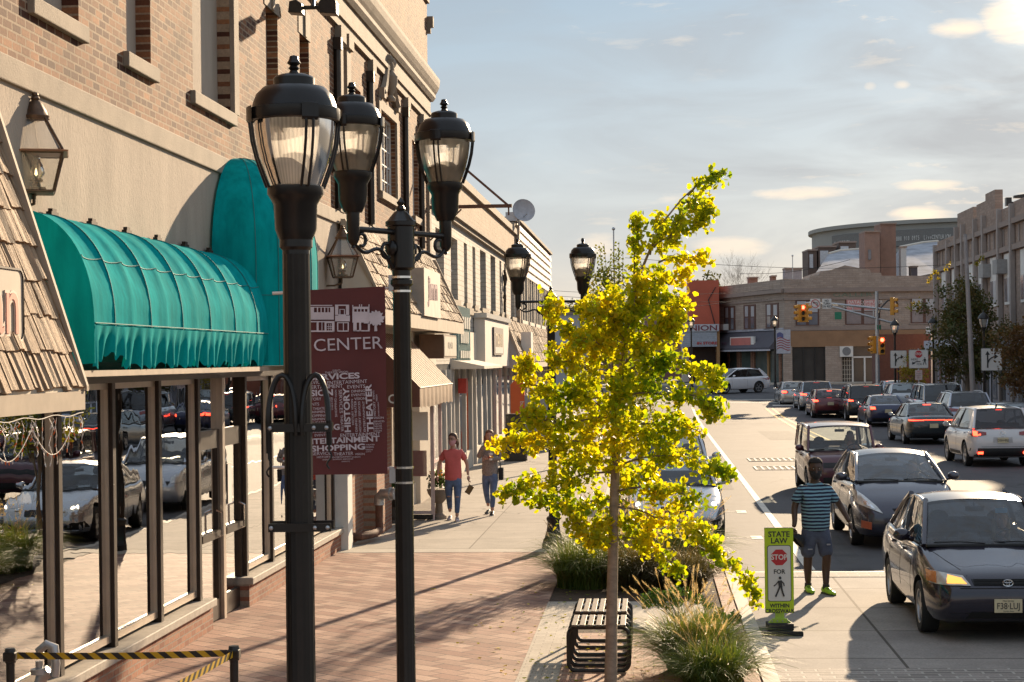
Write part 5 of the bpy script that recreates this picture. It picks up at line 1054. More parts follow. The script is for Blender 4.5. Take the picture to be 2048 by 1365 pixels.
# ---------- silver car parked by the bed, facing us
silver = paint('silver', (.52, .54, .58), .75, .24)
tp = [(0, .50), (.06, .60), (.2, .68), (.6, .78), (1.25, .90), (3.2, .93), (3.9, .95), (4.3, .92), (4.45, .80), (4.5, .70)]
c4_, bv, Y, _, _ = car('coupe', 'silver coupe with round headlights parked at the kerb behind the yellow tree', 'car', (.42, 33.6, ZR), R(0), 4.5, 1.75, 1.38, 2.70, .80, tp, silver, wsb=1.35, wst=2.2, rwt=2.95, rwb=3.85, r=.315, cab_in=.12, roof_in=.3, nosew=.86, spokes=7, kind='wagon')
for sg in (-1, 1):
    for (hx, hz, rx, rz_) in ((.66, .66, .14, .115), (.43, .61, .10, .085)):
        m_ = MB(); pts = [(sg * (hx + rx * math.cos(2 * math.pi * i / 18)), hz + rz_ * math.sin(2 * math.pi * i / 18)) for i in range(18)]
        hits = [bv.ray_cast(Vector((p[0], -9, p[1])), F_)[0] or Vector((p[0], Y(.2), p[1])) for p in pts]; cen = bv.ray_cast(Vector((sg * hx, -9, hz)), F_)[0]
        m_.add([cen + Vector((0, -.045, 0))] + [h + Vector((0, -.006, .0)) for h in hits], [(0, 1 + i, 1 + (i + 1) % 18) for i in range(18)]); m_.build('headlight', lensm, c4_, smooth=True)
        MB().ball(cen + Vector((0, -.035, 0)), (.045, .02, .045), 10).build('headlight_bulb', hlit if hx > .6 else chrome, c4_, smooth=True)
cpatch(bv, [(-.28, .5), (.28, .5), (.26, .62), (-.26, .62)], F_, 'grille', trimk, c4_, .008); both(bv, [(.82, .28), (.40, .24), (.40, .34), (.80, .42)], F_, 'lower_grille', under, c4_, .004, n=(8, 4))
both(bv, [(.62, .30), (.54, .30), (.54, .37), (.62, .37)], F_, 'fog_lamp', chrome, c4_, .012, n=(3, 3)); emblem(c4_, Y(-.04), .56, 1, .05, kind='star'); cpatch(bv, [(-.84, .20), (.84, .20), (.84, .235), (-.84, .235)], F_, 'bumper_lip', silver, c4_, .02)
# parked behind it
grysv = paint('pale_silver', (.50, .52, .56), .6, .26)
tp = [(0, .62), (.06, .72), (.2, .82), (.6, .93), (1.1, 1.02), (3.6, 1.05), (4.3, 1.05), (4.5, .98), (4.55, .85)]
c5_, bv, Y, _, _ = car('parked_car', 'pale silver hatchback parked behind the silver coupe, half hidden by yellow leaves', 'car', (.45, 40.4, ZR), 0, 4.55, 1.80, 1.60, 2.68, .9, tp, grysv, wsb=1.05, wst=1.95, rwt=3.7, rwb=4.3, r=.32, kind='wagon')
both(bv, [(.84, .66), (.52, .62), (.52, .74), (.80, .86)], F_, 'headlight', lensm, c5_, .012); cpatch(bv, [(-.45, .55), (.45, .55), (.5, .68), (-.5, .68)], F_, 'grille', trimk, c5_, .008)
# ---------- cars driving away, seen from behind: builder for tail details
def tail(o, bv, Y, L, spec):
    D = B_
    for (c4, m_, off) in spec.get('lamps', []): both(bv, c4, D, 'tail_light', m_, o, off)
    for (c4, nm, m_, off) in spec.get('patches', []): cpatch(bv, c4, D, nm, m_, o, off)
    if 'hi' in spec: y, z, w = spec['hi']; MB().box(-w, w, Y(y) - .01, Y(y) + .015, z - .012, z + .012).build('brake_light', lit, o)
    if 'fin' in spec: y, z = spec['fin']; MB().prism([(Y(y) - .09, z), (Y(y) + .08, z), (Y(y) + .05, z + .085), (Y(y) + .02, z + .09)], -.018, .018, 'x').build('antenna', trimk, o, bevel=.005)
    if 'plate' in spec: plate(o, Y(L) + .012, spec['plate'], -1, 'D12·HGK' if False else '', 0)
pearl = paint('pearl_white', (.66, .64, .64), .1, .28)
tp = [(0, .78), (.06, .86), (.3, .95), (1.0, 1.08), (3.0, 1.10), (4.0, 1.14), (4.40, 1.13), (4.5, 1.0), (4.53, .85)]
L_ = 4.54
m1c, bv, Y, _, _ = car('white_suv', 'white crossover with dark lower bumper and lit tail lights, at the right edge', 'car', (9.85, 54.0, ZR), R(180) + R(1.5), L_, 1.84, 1.71, 2.70, .93, tp, pearl, wsb=1.05, wst=1.95, rwt=4.02, rwb=4.42, r=.355, gnd=.24, cab_in=.10, roof_in=.26, sideglass_end=(3.75, 3.75), cladding=True, kind='wagon', tailw=.90, rearglass=Glass('rear_privacy', (.25, .22, .22), 1.6, 0, 0, .3, (.03, .02, .025)))
tail(m1c, bv, Y, L_, dict(lamps=[([(.84, .88), (.46, .92), (.46, 1.0), (.88, 1.06)], redl, .014), ([(.80, .90), (.70, .90), (.70, 1.02), (.80, 1.03)], lit, .02), ([(.70, .90), (.62, .92), (.62, .95), (.70, .93)], lit, .02), ([(.70, .40), (.56, .40), (.56, .45), (.70, .45)], lit, .03)],
     patches=[([(-.9, .24), (.9, .24), (.86, .55), (-.86, .55)], 'lower_bumper', trimk, .012), ([(-.60, .585), (.60, .585), (.60, .592), (-.60, .592)], 'tailgate_seam', under, .004), ([(-.28, .70), (.28, .70), (.26, .86), (-.26, .86)], 'plate_recess', M('recess_grey', (.5, .48, .48), .4), .003)], hi=(4.02, 1.62, .09), fin=(3.7, 1.70), plate=.77))
emblem(m1c, Y(L_) + .02, .96, -1, .075, kind='wing'); plate(m1c, Y(L_) + .02, .77, -1, 'D50·HKE')
blk = paint('deep_grey', (.035, .045, .05), .4, .26)
tp = [(0, .64), (.06, .72), (.3, .82), (1.3, .95), (3.2, 1.0), (4.1, 1.04), (4.75, 1.02), (4.9, .95), (4.94, .80)]
L_ = 4.94
m2c, bv, Y, _, _ = car('sedan', 'dark grey executive sedan with full-width red light bar, left of the white crossover', 'car', (9.95, 67.4, ZR), R(182), L_, 1.87, 1.48, 2.97, .88, tp, blk, wsb=1.45, wst=2.3, rwt=3.55, rwb=4.25, r=.335, cab_in=.12, roof_in=.3, kind='sedan')
tail(m2c, bv, Y, L_, dict(lamps=[([(.86, .84), (.38, .85), (.40, .91), (.84, .96)], redl, .012), ([(.84, .86), (.36, .865), (.36, .885), (.84, .895)], lit, .018)], patches=[([(-.38, .885), (.38, .885), (.38, .90), (-.38, .90)], 'light_bar', lit, .012), ([(-.8, .28), (.8, .28), (.78, .42), (-.78, .42)], 'lower_bumper', trimk, .01)], hi=(3.62, 1.40, .14), fin=(3.4, 1.46), plate=.68))
indigo = paint('indigo', (.03, .035, .085), .4, .28)
tp = [(0, .62), (.06, .70), (.3, .80), (1.1, .94), (3.2, .98), (3.9, 1.03), (4.3, 1.02), (4.45, .95), (4.5, .80)]
L_ = 4.5
m3c, bv, Y, _, _ = car('sedan', 'indigo blue compact sedan between the black SUV and the dark grey executive sedan', 'car', (10.5, 83.3, ZR), R(181), L_, 1.75, 1.43, 2.70, .88, tp, indigo, wsb=1.1, wst=2.1, rwt=3.2, rwb=3.95, r=.31, kind='sedan')
tail(m3c, bv, Y, L_, dict(lamps=[([(.80, .74), (.50, .76), (.55, .92), (.82, .94)], redl, .012), ([(.76, .80), (.56, .81), (.58, .90), (.76, .92)], lit, .018)], patches=[([(-.7, .3), (.7, .3), (.7, .42), (-.7, .42)], 'lower_bumper', trimk, .01)], fin=(3.0, 1.41), plate=.72))
bl2 = paint('black', (.02, .024, .026), .3, .25)
tp = [(0, .85), (.06, .95), (.3, 1.03), (1.2, 1.12), (3.2, 1.14), (4.3, 1.15), (4.7, 1.13), (4.8, .95), (4.82, .85)]
L_ = 4.82
m4c, bv, Y, _, _ = car('black_suv', 'black SUV with roof rails in the queue, right of the maroon hatchback', 'car', (10.35, 90.0, -.10), R(181), L_, 1.94, 1.78, 2.91, .9, tp, bl2, wsb=1.3, wst=2.1, rwt=4.45, rwb=4.72, r=.37, gnd=.26, rails=1, glass=cdark, sideglass_end=(4.2, 4.2), roof_in=.22, cladding=True, kind='wagon', tailw=.92)
tail(m4c, bv, Y, L_, dict(lamps=[([(.88, .96), (.48, .98), (.48, 1.04), (.88, 1.08)], redl, .012), ([(.86, .98), (.66, .985), (.66, 1.04), (.86, 1.06)], lit, .018)], patches=[([(-.9, .30), (.9, .30), (.9, .56), (-.9, .56)], 'lower_bumper', trimk, .01), ([(-.5, .60), (.5, .60), (.5, .62), (-.5, .62)], 'bumper_strip', chrome, .014)], hi=(4.47, 1.68, .12), fin=(4.2, 1.77), plate=.85))
tp = [(0, .74), (.06, .82), (.3, .90), (1.1, 1.0), (3.2, 1.03), (4.1, 1.06), (4.3, 1.03), (4.4, .9), (4.42, .8)]
L_ = 4.42
m5c, bv, Y, _, _ = car('hatchback', 'maroon hatchback with brake lights on, between the grey SUV and the black SUV', 'car', (8.95, 93.2, -.05), R(181), L_, 1.78, 1.47, 2.65, .88, tp, paint('ruby', (.13, .018, .025), .3, .28), wsb=1.1, wst=2.0, rwt=3.85, rwb=4.25, r=.33, sideglass_end=(3.7, 3.7), kind='wagon', roof_in=.25)
tail(m5c, bv, Y, L_, dict(lamps=[([(.84, .80), (.48, .82), (.48, .93), (.84, .98)], redl, .012), ([(.82, .84), (.62, .85), (.62, .92), (.82, .95)], lit, .018)], patches=[([(-.8, .26), (.8, .26), (.8, .42), (-.8, .42)], 'lower_bumper', trimk, .01)], hi=(3.88, 1.38, .12), fin=(3.6, 1.46), plate=.75))
tp = [(0, .84), (.06, .92), (.3, 1.0), (1.1, 1.08), (3.2, 1.10), (4.3, 1.12), (4.6, 1.08), (4.7, .95), (4.72, .85)]
L_ = 4.72
m6c, bv, Y, _, _ = car('grey_suv', 'grey-blue SUV with brake lights on, between the silver sedan and the maroon hatchback', 'car', (8.95, 100.4, .06), R(181), L_, 1.88, 1.67, 2.86, .85, tp, paint('mist_blue', (.33, .37, .42), .6, .27), wsb=1.2, wst=2.0, rwt=4.2, rwb=4.55, r=.36, gnd=.24, sideglass_end=(4.0, 4.0), kind='wagon', roof_in=.25, rearglass=cdark, cladding=True)
tail(m6c, bv, Y, L_, dict(lamps=[([(.88, .90), (.48, .92), (.48, .99), (.88, 1.04)], redl, .012), ([(.86, .92), (.58, .93), (.58, .98), (.86, 1.02)], lit, .018)], patches=[([(-.85, .28), (.85, .28), (.85, .48), (-.85, .48)], 'lower_bumper', trimk, .01)], hi=(4.24, 1.58, .16), fin=(3.9, 1.65), plate=.8))
tp = [(0, .66), (.06, .74), (.3, .84), (1.4, .97), (3.6, 1.0), (4.3, 1.04), (5.1, 1.02), (5.3, .95), (5.36, .8)]
L_ = 5.36
m7c, bv, Y, _, _ = car('sedan', 'long silver sedan at the head of the queue by the stop line', 'car', (8.45, 107.5, .15), R(181), L_, 1.95, 1.48, 2.99, 1.0, tp, paint('champagne', (.42, .41, .40), .7, .28), wsb=1.5, wst=2.35, rwt=3.7, rwb=4.35, r=.34, kind='sedan')
tail(m7c, bv, Y, L_, dict(lamps=[([(.90, .78), (.55, .80), (.55, .95), (.90, .97)], redl, .012), ([(.88, .82), (.64, .83), (.64, .92), (.88, .93)], lit, .018)]))
# second lane
slv2 = paint('steel_silver', (.36, .39, .43), .7, .27)
tp = [(0, .90), (.06, 1.0), (.3, 1.08), (1.2, 1.18), (3.6, 1.2), (4.9, 1.2), (5.05, 1.0), (5.1, .85)]
L_ = 5.1
m8c, bv, Y, _, _ = car('silver_suv', 'large silver SUV with roof rails in the right lane, tail lights unlit', 'car', (12.45, 80.5, .0), R(181), L_, 1.95, 1.84, 3.07, .85, tp, slv2, wsb=1.3, wst=2.1, rwt=4.75, rwb=4.98, r=.38, gnd=.26, rails=1, sideglass_end=(4.55, 4.55), roof_in=.2, kind='wagon', rearglass=cdark)
tail(m8c, bv, Y, L_, dict(lamps=[([(.92, .92), (.50, .93), (.50, 1.03), (.92, 1.10)], redl, .012)]))
tp = [(0, .84), (.06, .92), (.3, 1.0), (1.1, 1.08), (3.2, 1.12), (4.3, 1.14), (4.55, 1.10), (4.66, .95), (4.68, .85)]
L_ = 4.68
m9c, bv, Y, _, _ = car('silver_suv', 'silver crossover with curved rear window in the right lane, behind the large silver SUV', 'car', (12.15, 72.0, .0), R(181), L_, 1.89, 1.66, 2.87, .85, tp, paint('cool_silver', (.42, .44, .50), .6, .27), wsb=1.2, wst=2.0, rwt=4.1, rwb=4.5, r=.36, gnd=.24, rails=1, sideglass_end=(3.9, 3.9), kind='wagon', rearglass=cdark)
tail(m9c, bv, Y, L_, dict(lamps=[([(.88, .90), (.44, .92), (.44, 1.0), (.88, 1.05)], redl, .012)]))
tp = [(0, .62), (.06, .70), (.3, .80), (1.2, .94), (3.2, .98), (4.0, 1.03), (4.6, 1.02), (4.75, .95), (4.8, .80)]
L_ = 4.8
m10, bv, Y, _, _ = car('sedan', 'grey sedan with black sunroof in the right lane, behind the curved-window crossover', 'car', (12.45, 64.0, -.02), R(181), L_, 1.85, 1.45, 2.8, .9, tp, paint('ash', (.20, .23, .26), .6, .28), wsb=1.2, wst=2.1, rwt=3.4, rwb=4.15, r=.33, kind='sedan')
tail(m10, bv, Y, L_, dict(lamps=[([(.86, .80), (.50, .82), (.50, .93), (.86, .96)], redl, .012)], fin=(3.2, 1.44)))
m11, bv, Y, _, _ = car('sedan', 'pale blue-grey sedan at the right edge, beyond the white crossover', 'car', (12.55, 58.2, -.05), R(181), L_, 1.85, 1.47, 2.8, .9, tp, paint('pale_blue', (.38, .43, .49), .5, .28), wsb=1.2, wst=2.1, rwt=3.4, rwb=4.15, r=.33, kind='sedan')
tail(m11, bv, Y, L_, dict(lamps=[([(.86, .80), (.50, .82), (.50, .93), (.86, .96)], redl, .012)], fin=(3.2, 1.46)))
tp = [(0, .84), (.06, .92), (.3, 1.0), (1.1, 1.08), (3.2, 1.10), (4.3, 1.12), (4.6, 1.08), (4.7, .95), (4.72, .85)]
L_ = 4.72
m12, bv, Y, _, _ = car('white_suv', 'pale hatchback SUV glimpsed between the black SUV and the large silver SUV', 'car', (13.0, 95.0, .05), R(180), L_, 1.85, 1.62, 2.8, .9, tp, paint('soft_white', (.55, .57, .60), .3, .28), wsb=1.2, wst=2.0, rwt=4.1, rwb=4.5, r=.35, gnd=.24, sideglass_end=(3.9, 3.9), kind='wagon')
tail(m12, bv, Y, L_, dict(lamps=[([(.88, .88), (.55, .90), (.55, 1.0), (.88, 1.04)], redl, .012)]))
tp = [(0, .62), (.06, .70), (.3, .80), (1.2, .94), (3.2, .98), (4.0, 1.03), (4.6, 1.02), (4.75, .95), (4.8, .80)]
m13, bv, Y, _, _ = car('sedan', 'pale blue sedan at the far end of the right lane, beyond the other queued cars', 'car', (13.7, 103.0, .25), R(180), 4.8, 1.85, 1.42, 2.8, .9, tp, paint('powder', (.50, .58, .66), .4, .28), wsb=1.2, wst=2.1, rwt=3.4, rwb=4.15, r=.33, kind='sedan')
# ---------- white SUV crossing the junction
tp = [(0, .78), (.06, .88), (.3, .97), (1.15, 1.08), (3.2, 1.12), (4.2, 1.17), (4.6, 1.12), (4.74, .95), (4.77, .85)]
L_ = 4.77
m14, bv, Y, _, _ = car('white_suv', 'white SUV crossing the junction from right to left in front of the brick shops', 'car', (5.6, 120.6, .68), R(-56), L_, 1.88, 1.69, 2.74, .96, tp, paint('snow', (.72, .73, .76), .1, .25), wsb=1.2, wst=2.15, rwt=3.9, rwb=4.45, r=.375, gnd=.25, glass=cdark, sideglass_end=(4.15, 3.8), roof_in=.27, kind='wagon', roofbow=.08)
both(bv, [(.88, .76), (.52, .74), (.52, .84), (.84, .92)], F_, 'headlight', lensm, m14, .012); both(bv, [(.90, .86), (.55, .88), (.55, .98), (.90, 1.04)], B_, 'tail_light', redl, m14, .012)
# ---------- dark car cut by the right edge, driving away
tp = [(0, .84), (.06, .92), (.3, 1.0), (1.1, 1.08), (3.2, 1.10), (4.3, 1.12), (4.6, 1.08), (4.7, .95), (4.72, .85)]
L_ = 4.72
q = gz(2042, 1310, ZR)
m15, bv, Y, _, _ = car('dark_suv', 'dark SUV cut off by the right edge of the photo, next to the nearest sedan', 'car', (6.10, 20.6, ZR), R(180), L_, 1.86, 1.70, 2.8, .9, tp, paint('graphite', (.025, .027, .03), .4, .28), wsb=1.2, wst=2.0, rwt=4.1, rwb=4.5, r=.36, gnd=.24, sideglass_end=(3.9, 3.9), kind='wagon', cladding=True)
tail(m15, bv, Y, L_, dict(lamps=[([(.90, .88), (.55, .90), (.55, 1.02), (.90, 1.06)], redl, .014)], patches=[([(-.85, .28), (.85, .28), (.85, .40), (-.85, .40)], 'lower_bumper', trimk, .01), ([(-.88, .46), (.88, .46), (.88, .50), (-.88, .50)], 'bumper_strip', chrome, .012)]))
# ================================================================ facade helper: photo pixels met with a wall that stands in the street
class Fac:
    def __init__(s, o, d):
        s.o = Vector((o[0], o[1], 0)); s.d = Vector((d[0], d[1], 0)).normalized(); s.n = Vector((s.d.y, -s.d.x, 0))
        s.T = Matrix((s.d, -s.n, Vector((0, 0, 1)))).transposed().to_4x4(); s.T.translation = s.o
    def sz(s, px, py, off=0):
        r_ = ray(px, py); c0 = Vector((0, 0, CAMH)); t = ((s.o + s.n * off) - c0).dot(s.n) / r_.dot(s.n); p = c0 + r_ * t
        return (p - s.o).dot(s.d), p.z
    def box(s, x0, y0, x1, y1, d0, d1, mb=None):
        my, mx_ = (y0 + y1) / 2, (x0 + x1) / 2; a = s.sz(x0, my)[0]; b = s.sz(x1, my)[0]; c = s.sz(mx_, y1)[1]; d = s.sz(mx_, y0)[1]
        return (mb or MB()).box(min(a, b), max(a, b), -d1, -d0, c, d, s.T)
    def sbox(s, a, b, c, d, d0, d1, mb=None): return (mb or MB()).box(a, b, -d1, -d0, c, d, s.T)
    def front(s, px, py, off): a, z = s.sz(px, py, off); return s.T @ frame((a, -off, z), (1, 0, 0), (0, 0, 1))
# ---------------------------------------------------------------- white painted brick building (left, middle distance)
whb = Brick('white_brick', (.50, .46, .40), (.60, .55, .49), (.38, .34, .29), 'yz', .30, .14, .014, 0, .8, .5, .8, .22)
tanb = Brick('tan_brick', (.36, .25, .17), (.46, .34, .24), (.40, .33, .26), 'yz', .3, .12, .012, 0, .85, .5, .6, .2)
lf = Fac((-5.25, 42.7), (0, 1)); XL = -5.25
wbk = thing('white_brick_building', 'white painted brick building with tall narrow windows beyond the brown brick one', 'building', (-5.25, 56, 0))
hol = [(47.6, 49.3, 4.72, 6.4), (51.0, 51.9, 4.72, 6.45), (53.5, 54.4, 4.72, 6.5), (55.9, 57.9, 4.72, 6.55), (59.6, 61.5, 4.72, 6.6), (63.2, 64.0, 4.72, 6.6), (65.2, 66.0, 4.72, 6.6), (68.2, 70.2, 4.72, 6.6), (44.2, 46.0, 4.72, 6.4)]
wall_with_holes(MB(), XL, 42.65, 70.8, 3.0, 6.9, hol, jd=.22).build('wall', whb, wbk, world=True, fix=False)
MB().box(XL - 8, XL, 42.65, 70.8, 6.9, 8.0).build('parapet', tanb, wbk, world=True)
MB().box(XL - 8, XL + .10, 42.65, 70.85, 8.0, 8.22).build('coping', stone, wbk, world=True); MB().box(XL, XL + .12, 42.65, 70.8, 6.78, 6.9).box(XL, XL + .2, 42.65, 70.8, 6.9, 7.0).build('cornice', stone, wbk, world=True)
MB().box(XL, XL + .05, 42.65, 70.8, 4.42, 4.62).build('sill_band', stone, wbk, world=True)
for (a, b, c, d) in hol:
    o_ = MB().box(XL - .24, XL - .2, a, b, c, d).build('window', M('dusty_glass', (.20, .20, .20), .15, 0, .2, 2), wbk, world=True)
    MB().box(XL - .2, XL - .16, a, b, (c + d) / 2 - .03, (c + d) / 2 + .03).build('frame', white_p, o_, world=True)
    MB().box(XL - .05, XL + .08, a - .1, b + .1, c - .14, c).build('sill', stone, wbk, world=True)
MB().tube([(XL + .06, 64.6, 6.3), (XL + .1, 64.9, 6.0), (XL + .06, 64.6, 5.7), (XL + .1, 64.3, 5.4), (XL + .06, 64.6, 5.1), (XL + .06, 64.6, 4.8)], .05, 6).tube([(XL + .06, 64.2, 6.1), (XL + .06, 65.0, 5.6), (XL + .06, 64.2, 5.3)], .04, 6).build('wall_ornament', darkmetal, wbk, world=True)
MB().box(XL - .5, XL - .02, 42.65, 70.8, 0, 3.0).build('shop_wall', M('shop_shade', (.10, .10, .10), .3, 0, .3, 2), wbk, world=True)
MB().box(XL + .02, XL + .14, 47.6, 51.0, 3.02, 4.55).build('corrugated_panel', M('teal_metal', (.20, .30, .30), .45, .3, .15, 3), wbk, world=True)
cm__ = MB()
for i in range(22): y = 47.7 + i * .152; cm__.box(XL + .14, XL + .165, y, y + .05, 3.02, 4.55)
cm__.build('corrugation', MATS['teal_metal'], wbk, world=True)
ls = MB()
for (z, h, n, y) in ((4.12, .32, 5, 48.0), (3.72, .32, 4, 48.1), (3.25, .2, 5, 48.0)):
    for i in range(n): ls.box(XL + .17, XL + .2, y + i * .55, y + i * .55 + .38, z - h / 2, z + h / 2)
ls.build('raised_letter_block', M('pale_metal', (.42, .42, .38), .5), wbk, world=True)
MB().box(XL + .02, XL + .1, 51.2, 53.4, 3.02, 3.9).build('sign_panel', cream, wbk, world=True)
MB().box(XL + .02, XL + .35, 53.5, 62.6, 2.88, 4.36).build('sign_box', M('off_white_panel', (.60, .55, .50), .7, 0, .06, 2), wbk, world=True); MB().box(XL, XL + .42, 53.4, 62.7, 4.36, 4.5).build('coping', galv, wbk, world=True)
sgx = thing('shop_sign', 'dark vertical shop sign with tan lettering on the white panel', 'sign', (-4.87, 57.8, 3.6)); MB().box(-4.9, -4.84, 56.0, 59.5, 3.25, 4.12).build('panel', M('dark_sign', (.12, .09, .08), .6), sgx, world=True)
text_mb('TAXI', .62, frame((-4.835, 57.75, 3.68), (0, 1, 0), (0, 0, 1)), .006, .01, sx=1.9).build('lettering', M('tan_letters', (.55, .42, .27), .6), sgx, world=True); MB().box(-4.84, -4.832, 56.3, 59.2, 3.3, 3.5).build('lower_panel', M('pale_sign', (.55, .52, .48)), sgx, world=True)
# door canopy, door frames, pilasters
MB().box(XL, XL + .9, 47.2, 53.0, 2.86, 2.93).prism([(XL, 2.93), (XL + .9, 2.93), (XL, 3.12)], 47.2, 53.0, 'y').build('canopy', cream, wbk, world=True)
for i, y in enumerate((43.0, 44.3, 45.5, 46.6, 47.4, 48.6, 50.4, 52.2, 53.4, 55.0, 56.8, 58.4, 60.4, 62.6, 65.0, 67.5, 70.2)): MB().box(XL - .02, XL + .08, y - .07, y + .07, 0, 2.86).build('door_frame', M('pale_frame', (.52, .50, .47), .5, .2, .06, 3), wbk, world=True)
for (a, b) in ((43.1, 46.5), (48.7, 52.1), (53.5, 58.3), (60.5, 70.1)): MB().box(XL - .01, XL + .02, a, b, .5, 2.5).build('pane', gshop, wbk, world=True); MB().box(XL, XL + .07, a, b, .0, .5).build('base_wall', cream, wbk, world=True)
MB().box(XL + .08, XL + .3, 48.3, 48.7, 2.2, 2.6).build('alarm_box', M('red_box', (.5, .05, .04), .5), wbk, world=True)
# metal shingled upper block with a ragged parapet
msh = thing('shingled_building', 'building with brown metal shingle parapet, farther left beyond the white brick one', 'building', (-5.25, 83, 0))
MB().box(XL - 8, XL - .01, 70.85, 95.5, 0, 6.75).build('wall', tanb, msh, world=True)
mm = M('brown_metal_shingle', (.20, .135, .095), .5, .2, .2, 6); sh_ = MB()
for r_ in range(6):
    z0 = 6.6 + r_ * .34
    for i in range(36):
        y = 71.0 + i * .68 + (.34 if r_ % 2 else 0); ye = min(95.5, y + .64)
        if y < 95.4: sh_.add([(XL + .10, y, z0), (XL + .13, (y + ye) / 2, z0 - .08), (XL + .10, ye, z0), (XL + .02, ye, z0 + .36), (XL + .02, y, z0 + .36)], [(0, 1, 2, 3, 4)])
sh_.build('shingles', mm, msh, world=True, fix=False); MB().box(XL - .8, XL + .02, 70.9, 95.5, 6.5, 8.62).build('parapet', mm, msh, world=True); MB().box(XL - .85, XL + .15, 70.85, 95.55, 8.62, 8.74).build('coping', stone, msh, world=True)
MB().box(XL - .2, XL + .16, 70.85, 71.25, 4.0, 8.4).build('pier', tanb, msh, world=True); MB().box(XL - .6, XL - .0, 70.4, 70.85, 8.2, 8.5).build('roof_pad', stone, msh, world=True)
for i in range(5):
    y = 73.0 + i * 4.3; o_ = MB().box(XL - .005, XL + .04, y, y + 3.2, 4.7, 6.45).build('window', M('dusk_glass', (.25, .22, .18), .12, 0, .3, 1.5), msh, world=True)
    MB().box(XL + .04, XL + .1, y - .15, y + .1, 4.6, 6.55).box(XL + .04, XL + .1, y + 3.1, y + 3.35, 4.6, 6.55).box(XL + .04, XL + .09, y + 1.5, y + 1.7, 4.6, 6.55).box(XL + .04, XL + .12, y - .1, y + 3.3, 4.55, 4.7).build('frame', cream, o_, world=True)
m3 = mansard('shake_mansard', 'small dark shake mansard over the far shops with a lantern and white sign', 62.9, 92.0, -5.1, 4.5, -4.5, 3.0, 4, .35, .6, .2, 9, M('grey_trim', (.42, .40, .38), .7))
MB().box(-4.72, -4.35, 66.0, 67.0, 3.3, 4.1).build('sign_bracket', white_p, m3, world=True)
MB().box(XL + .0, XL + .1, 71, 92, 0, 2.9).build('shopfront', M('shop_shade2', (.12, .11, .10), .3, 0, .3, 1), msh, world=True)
for y in range(71, 93, 3): MB().box(XL + .1, XL + .2, y, y + .3, 0, 2.9).build('door_frame', cream, msh, world=True)
ds = thing('satellite_dish', 'round grey satellite dish on the roof corner above the white brick building', 'satellite dish', (-5.0, 70.9, 8.5))
MB(Matrix.Translation((.1, -.2, .45)) @ Matrix.Rotation(R(75), 4, 'X') @ Matrix.Rotation(R(20), 4, 'Y')).lathe([(0, -.08), (.22, -.05), (.38, .0), (.46, .06), (.46, .075), (.38, .02), (.2, -.03), (0, -.06)], 24).build('dish', M('dish_grey', (.40, .40, .42), .6), ds, smooth=True)
MB().tube([(-.1, 0, -.3), (-.1, 0, .2), (.0, -.1, .4)], .04, 8).tube([(.1, -.2, .2), (.3, -.7, .3)], .02, 6).box(-.6, -.15, -.3, .1, .05, .4).build('mount', galv, ds)
# orange panel, bin, glass vestibule, flower urns
op = thing('orange_sign_pillar', 'orange shop banner pillar with vertical lettering on the far left sidewalk', 'sign', (-4.4, 59.9, 0)); MB().prism([(-.25, 0), (.22, 0), (.22, 2.3), (.1, 2.4), (-.12, 2.4), (-.25, 2.25)], -.12, .12, 'y').build('panel', M('orange_vinyl', (.70, .13, .03), .5, 0, .06, 2), op)
text_mb('boost mobile', .19, frame((.13, -.125, 1.2), (0, 0, -1), (1, 0, 0)), .004, .003).build('lettering', M('pale_letters', (.75, .6, .5)), op); MB().box(.22, 1.0, -.1, .1, 0, 1.9).build('side_panel', M('grey_panel', (.33, .34, .36), .6), op)
tb = thing('sandwich_board', 'black tapered sandwich board standing on the far left sidewalk', 'sandwich board', (-4.12, 54.8, 0)); MB().prism([(-.34, 0), (.34, 0), (.27, 1.42), (-.27, 1.42)], -.25, -.2, 'y').prism([(-.34, 0), (.34, 0), (.27, 1.42), (-.27, 1.42)], .2, .25, 'y').build('board', black, tb); MB().box(-.27, .27, -.25, .25, 1.4, 1.44).build('top', black, tb)
ve = thing('glass_enclosure', 'white framed clear panel enclosure on the sidewalk below the brown awning', 'enclosure', (-4.35, 35.9, 0))
fm = MB()
x0, x1, y0, y1, h = -1.05, .12, -1.2, .1, 2.35
for (a, b) in ((x0, y0), (x1, y0), (x1, y1), (x0, y1)): fm.box(a - .035, a + .035, b - .035, b + .035, 0, h)
fm.box(x0, x1, y0 - .03, y0 + .03, h - .06, h).box(x0, x1, y0 - .03, y0 + .03, .12, .18).box(x1 - .03, x1 + .03, y0, y1, h - .06, h).box(x1 - .03, x1 + .03, y0, y1, 1.1, 1.15).build('frame', M('rosy_frame', (.58, .46, .44), .5), ve)
MB().box(x0, x1, y0 - .04, y0 + .04, .02, .11).box(x1 - .04, x1 + .04, y0, y1, .02, .11).build('base_bar', black, ve)
MB().add([(x0, y0, .18), (x1, y0, .18), (x1, y0, h - .06), (x0, y0, h - .06)], [(0, 1, 2, 3)]).build('pane', Glass('cloudy_panel', (.88, .86, .84), 1.5, 0, .05, .15, (.7, .66, .62)), ve); MB().add([(x1, y0, .18), (x1, y1, .18), (x1, y1, h - .06), (x1, y0, h - .06)], [(0, 1, 2, 3)]).build('pane', MATS['cloudy_panel'], ve)
MB().box(x1 - .38, x1 - .08, y0 - .012, y0 - .004, 1.55, 2.1).build('notice', white_p, ve); MB().box(x1 - .5, x1 - .12, y0 + .03, y0 + .05, .85, 1.35).build('notice', M('red_notice', (.5, .10, .12)), ve)
bark = M('bark', (.20, .155, .115), .9, 0, .3, 6, .8, stretch=(1, 1, .3), bscale=40)
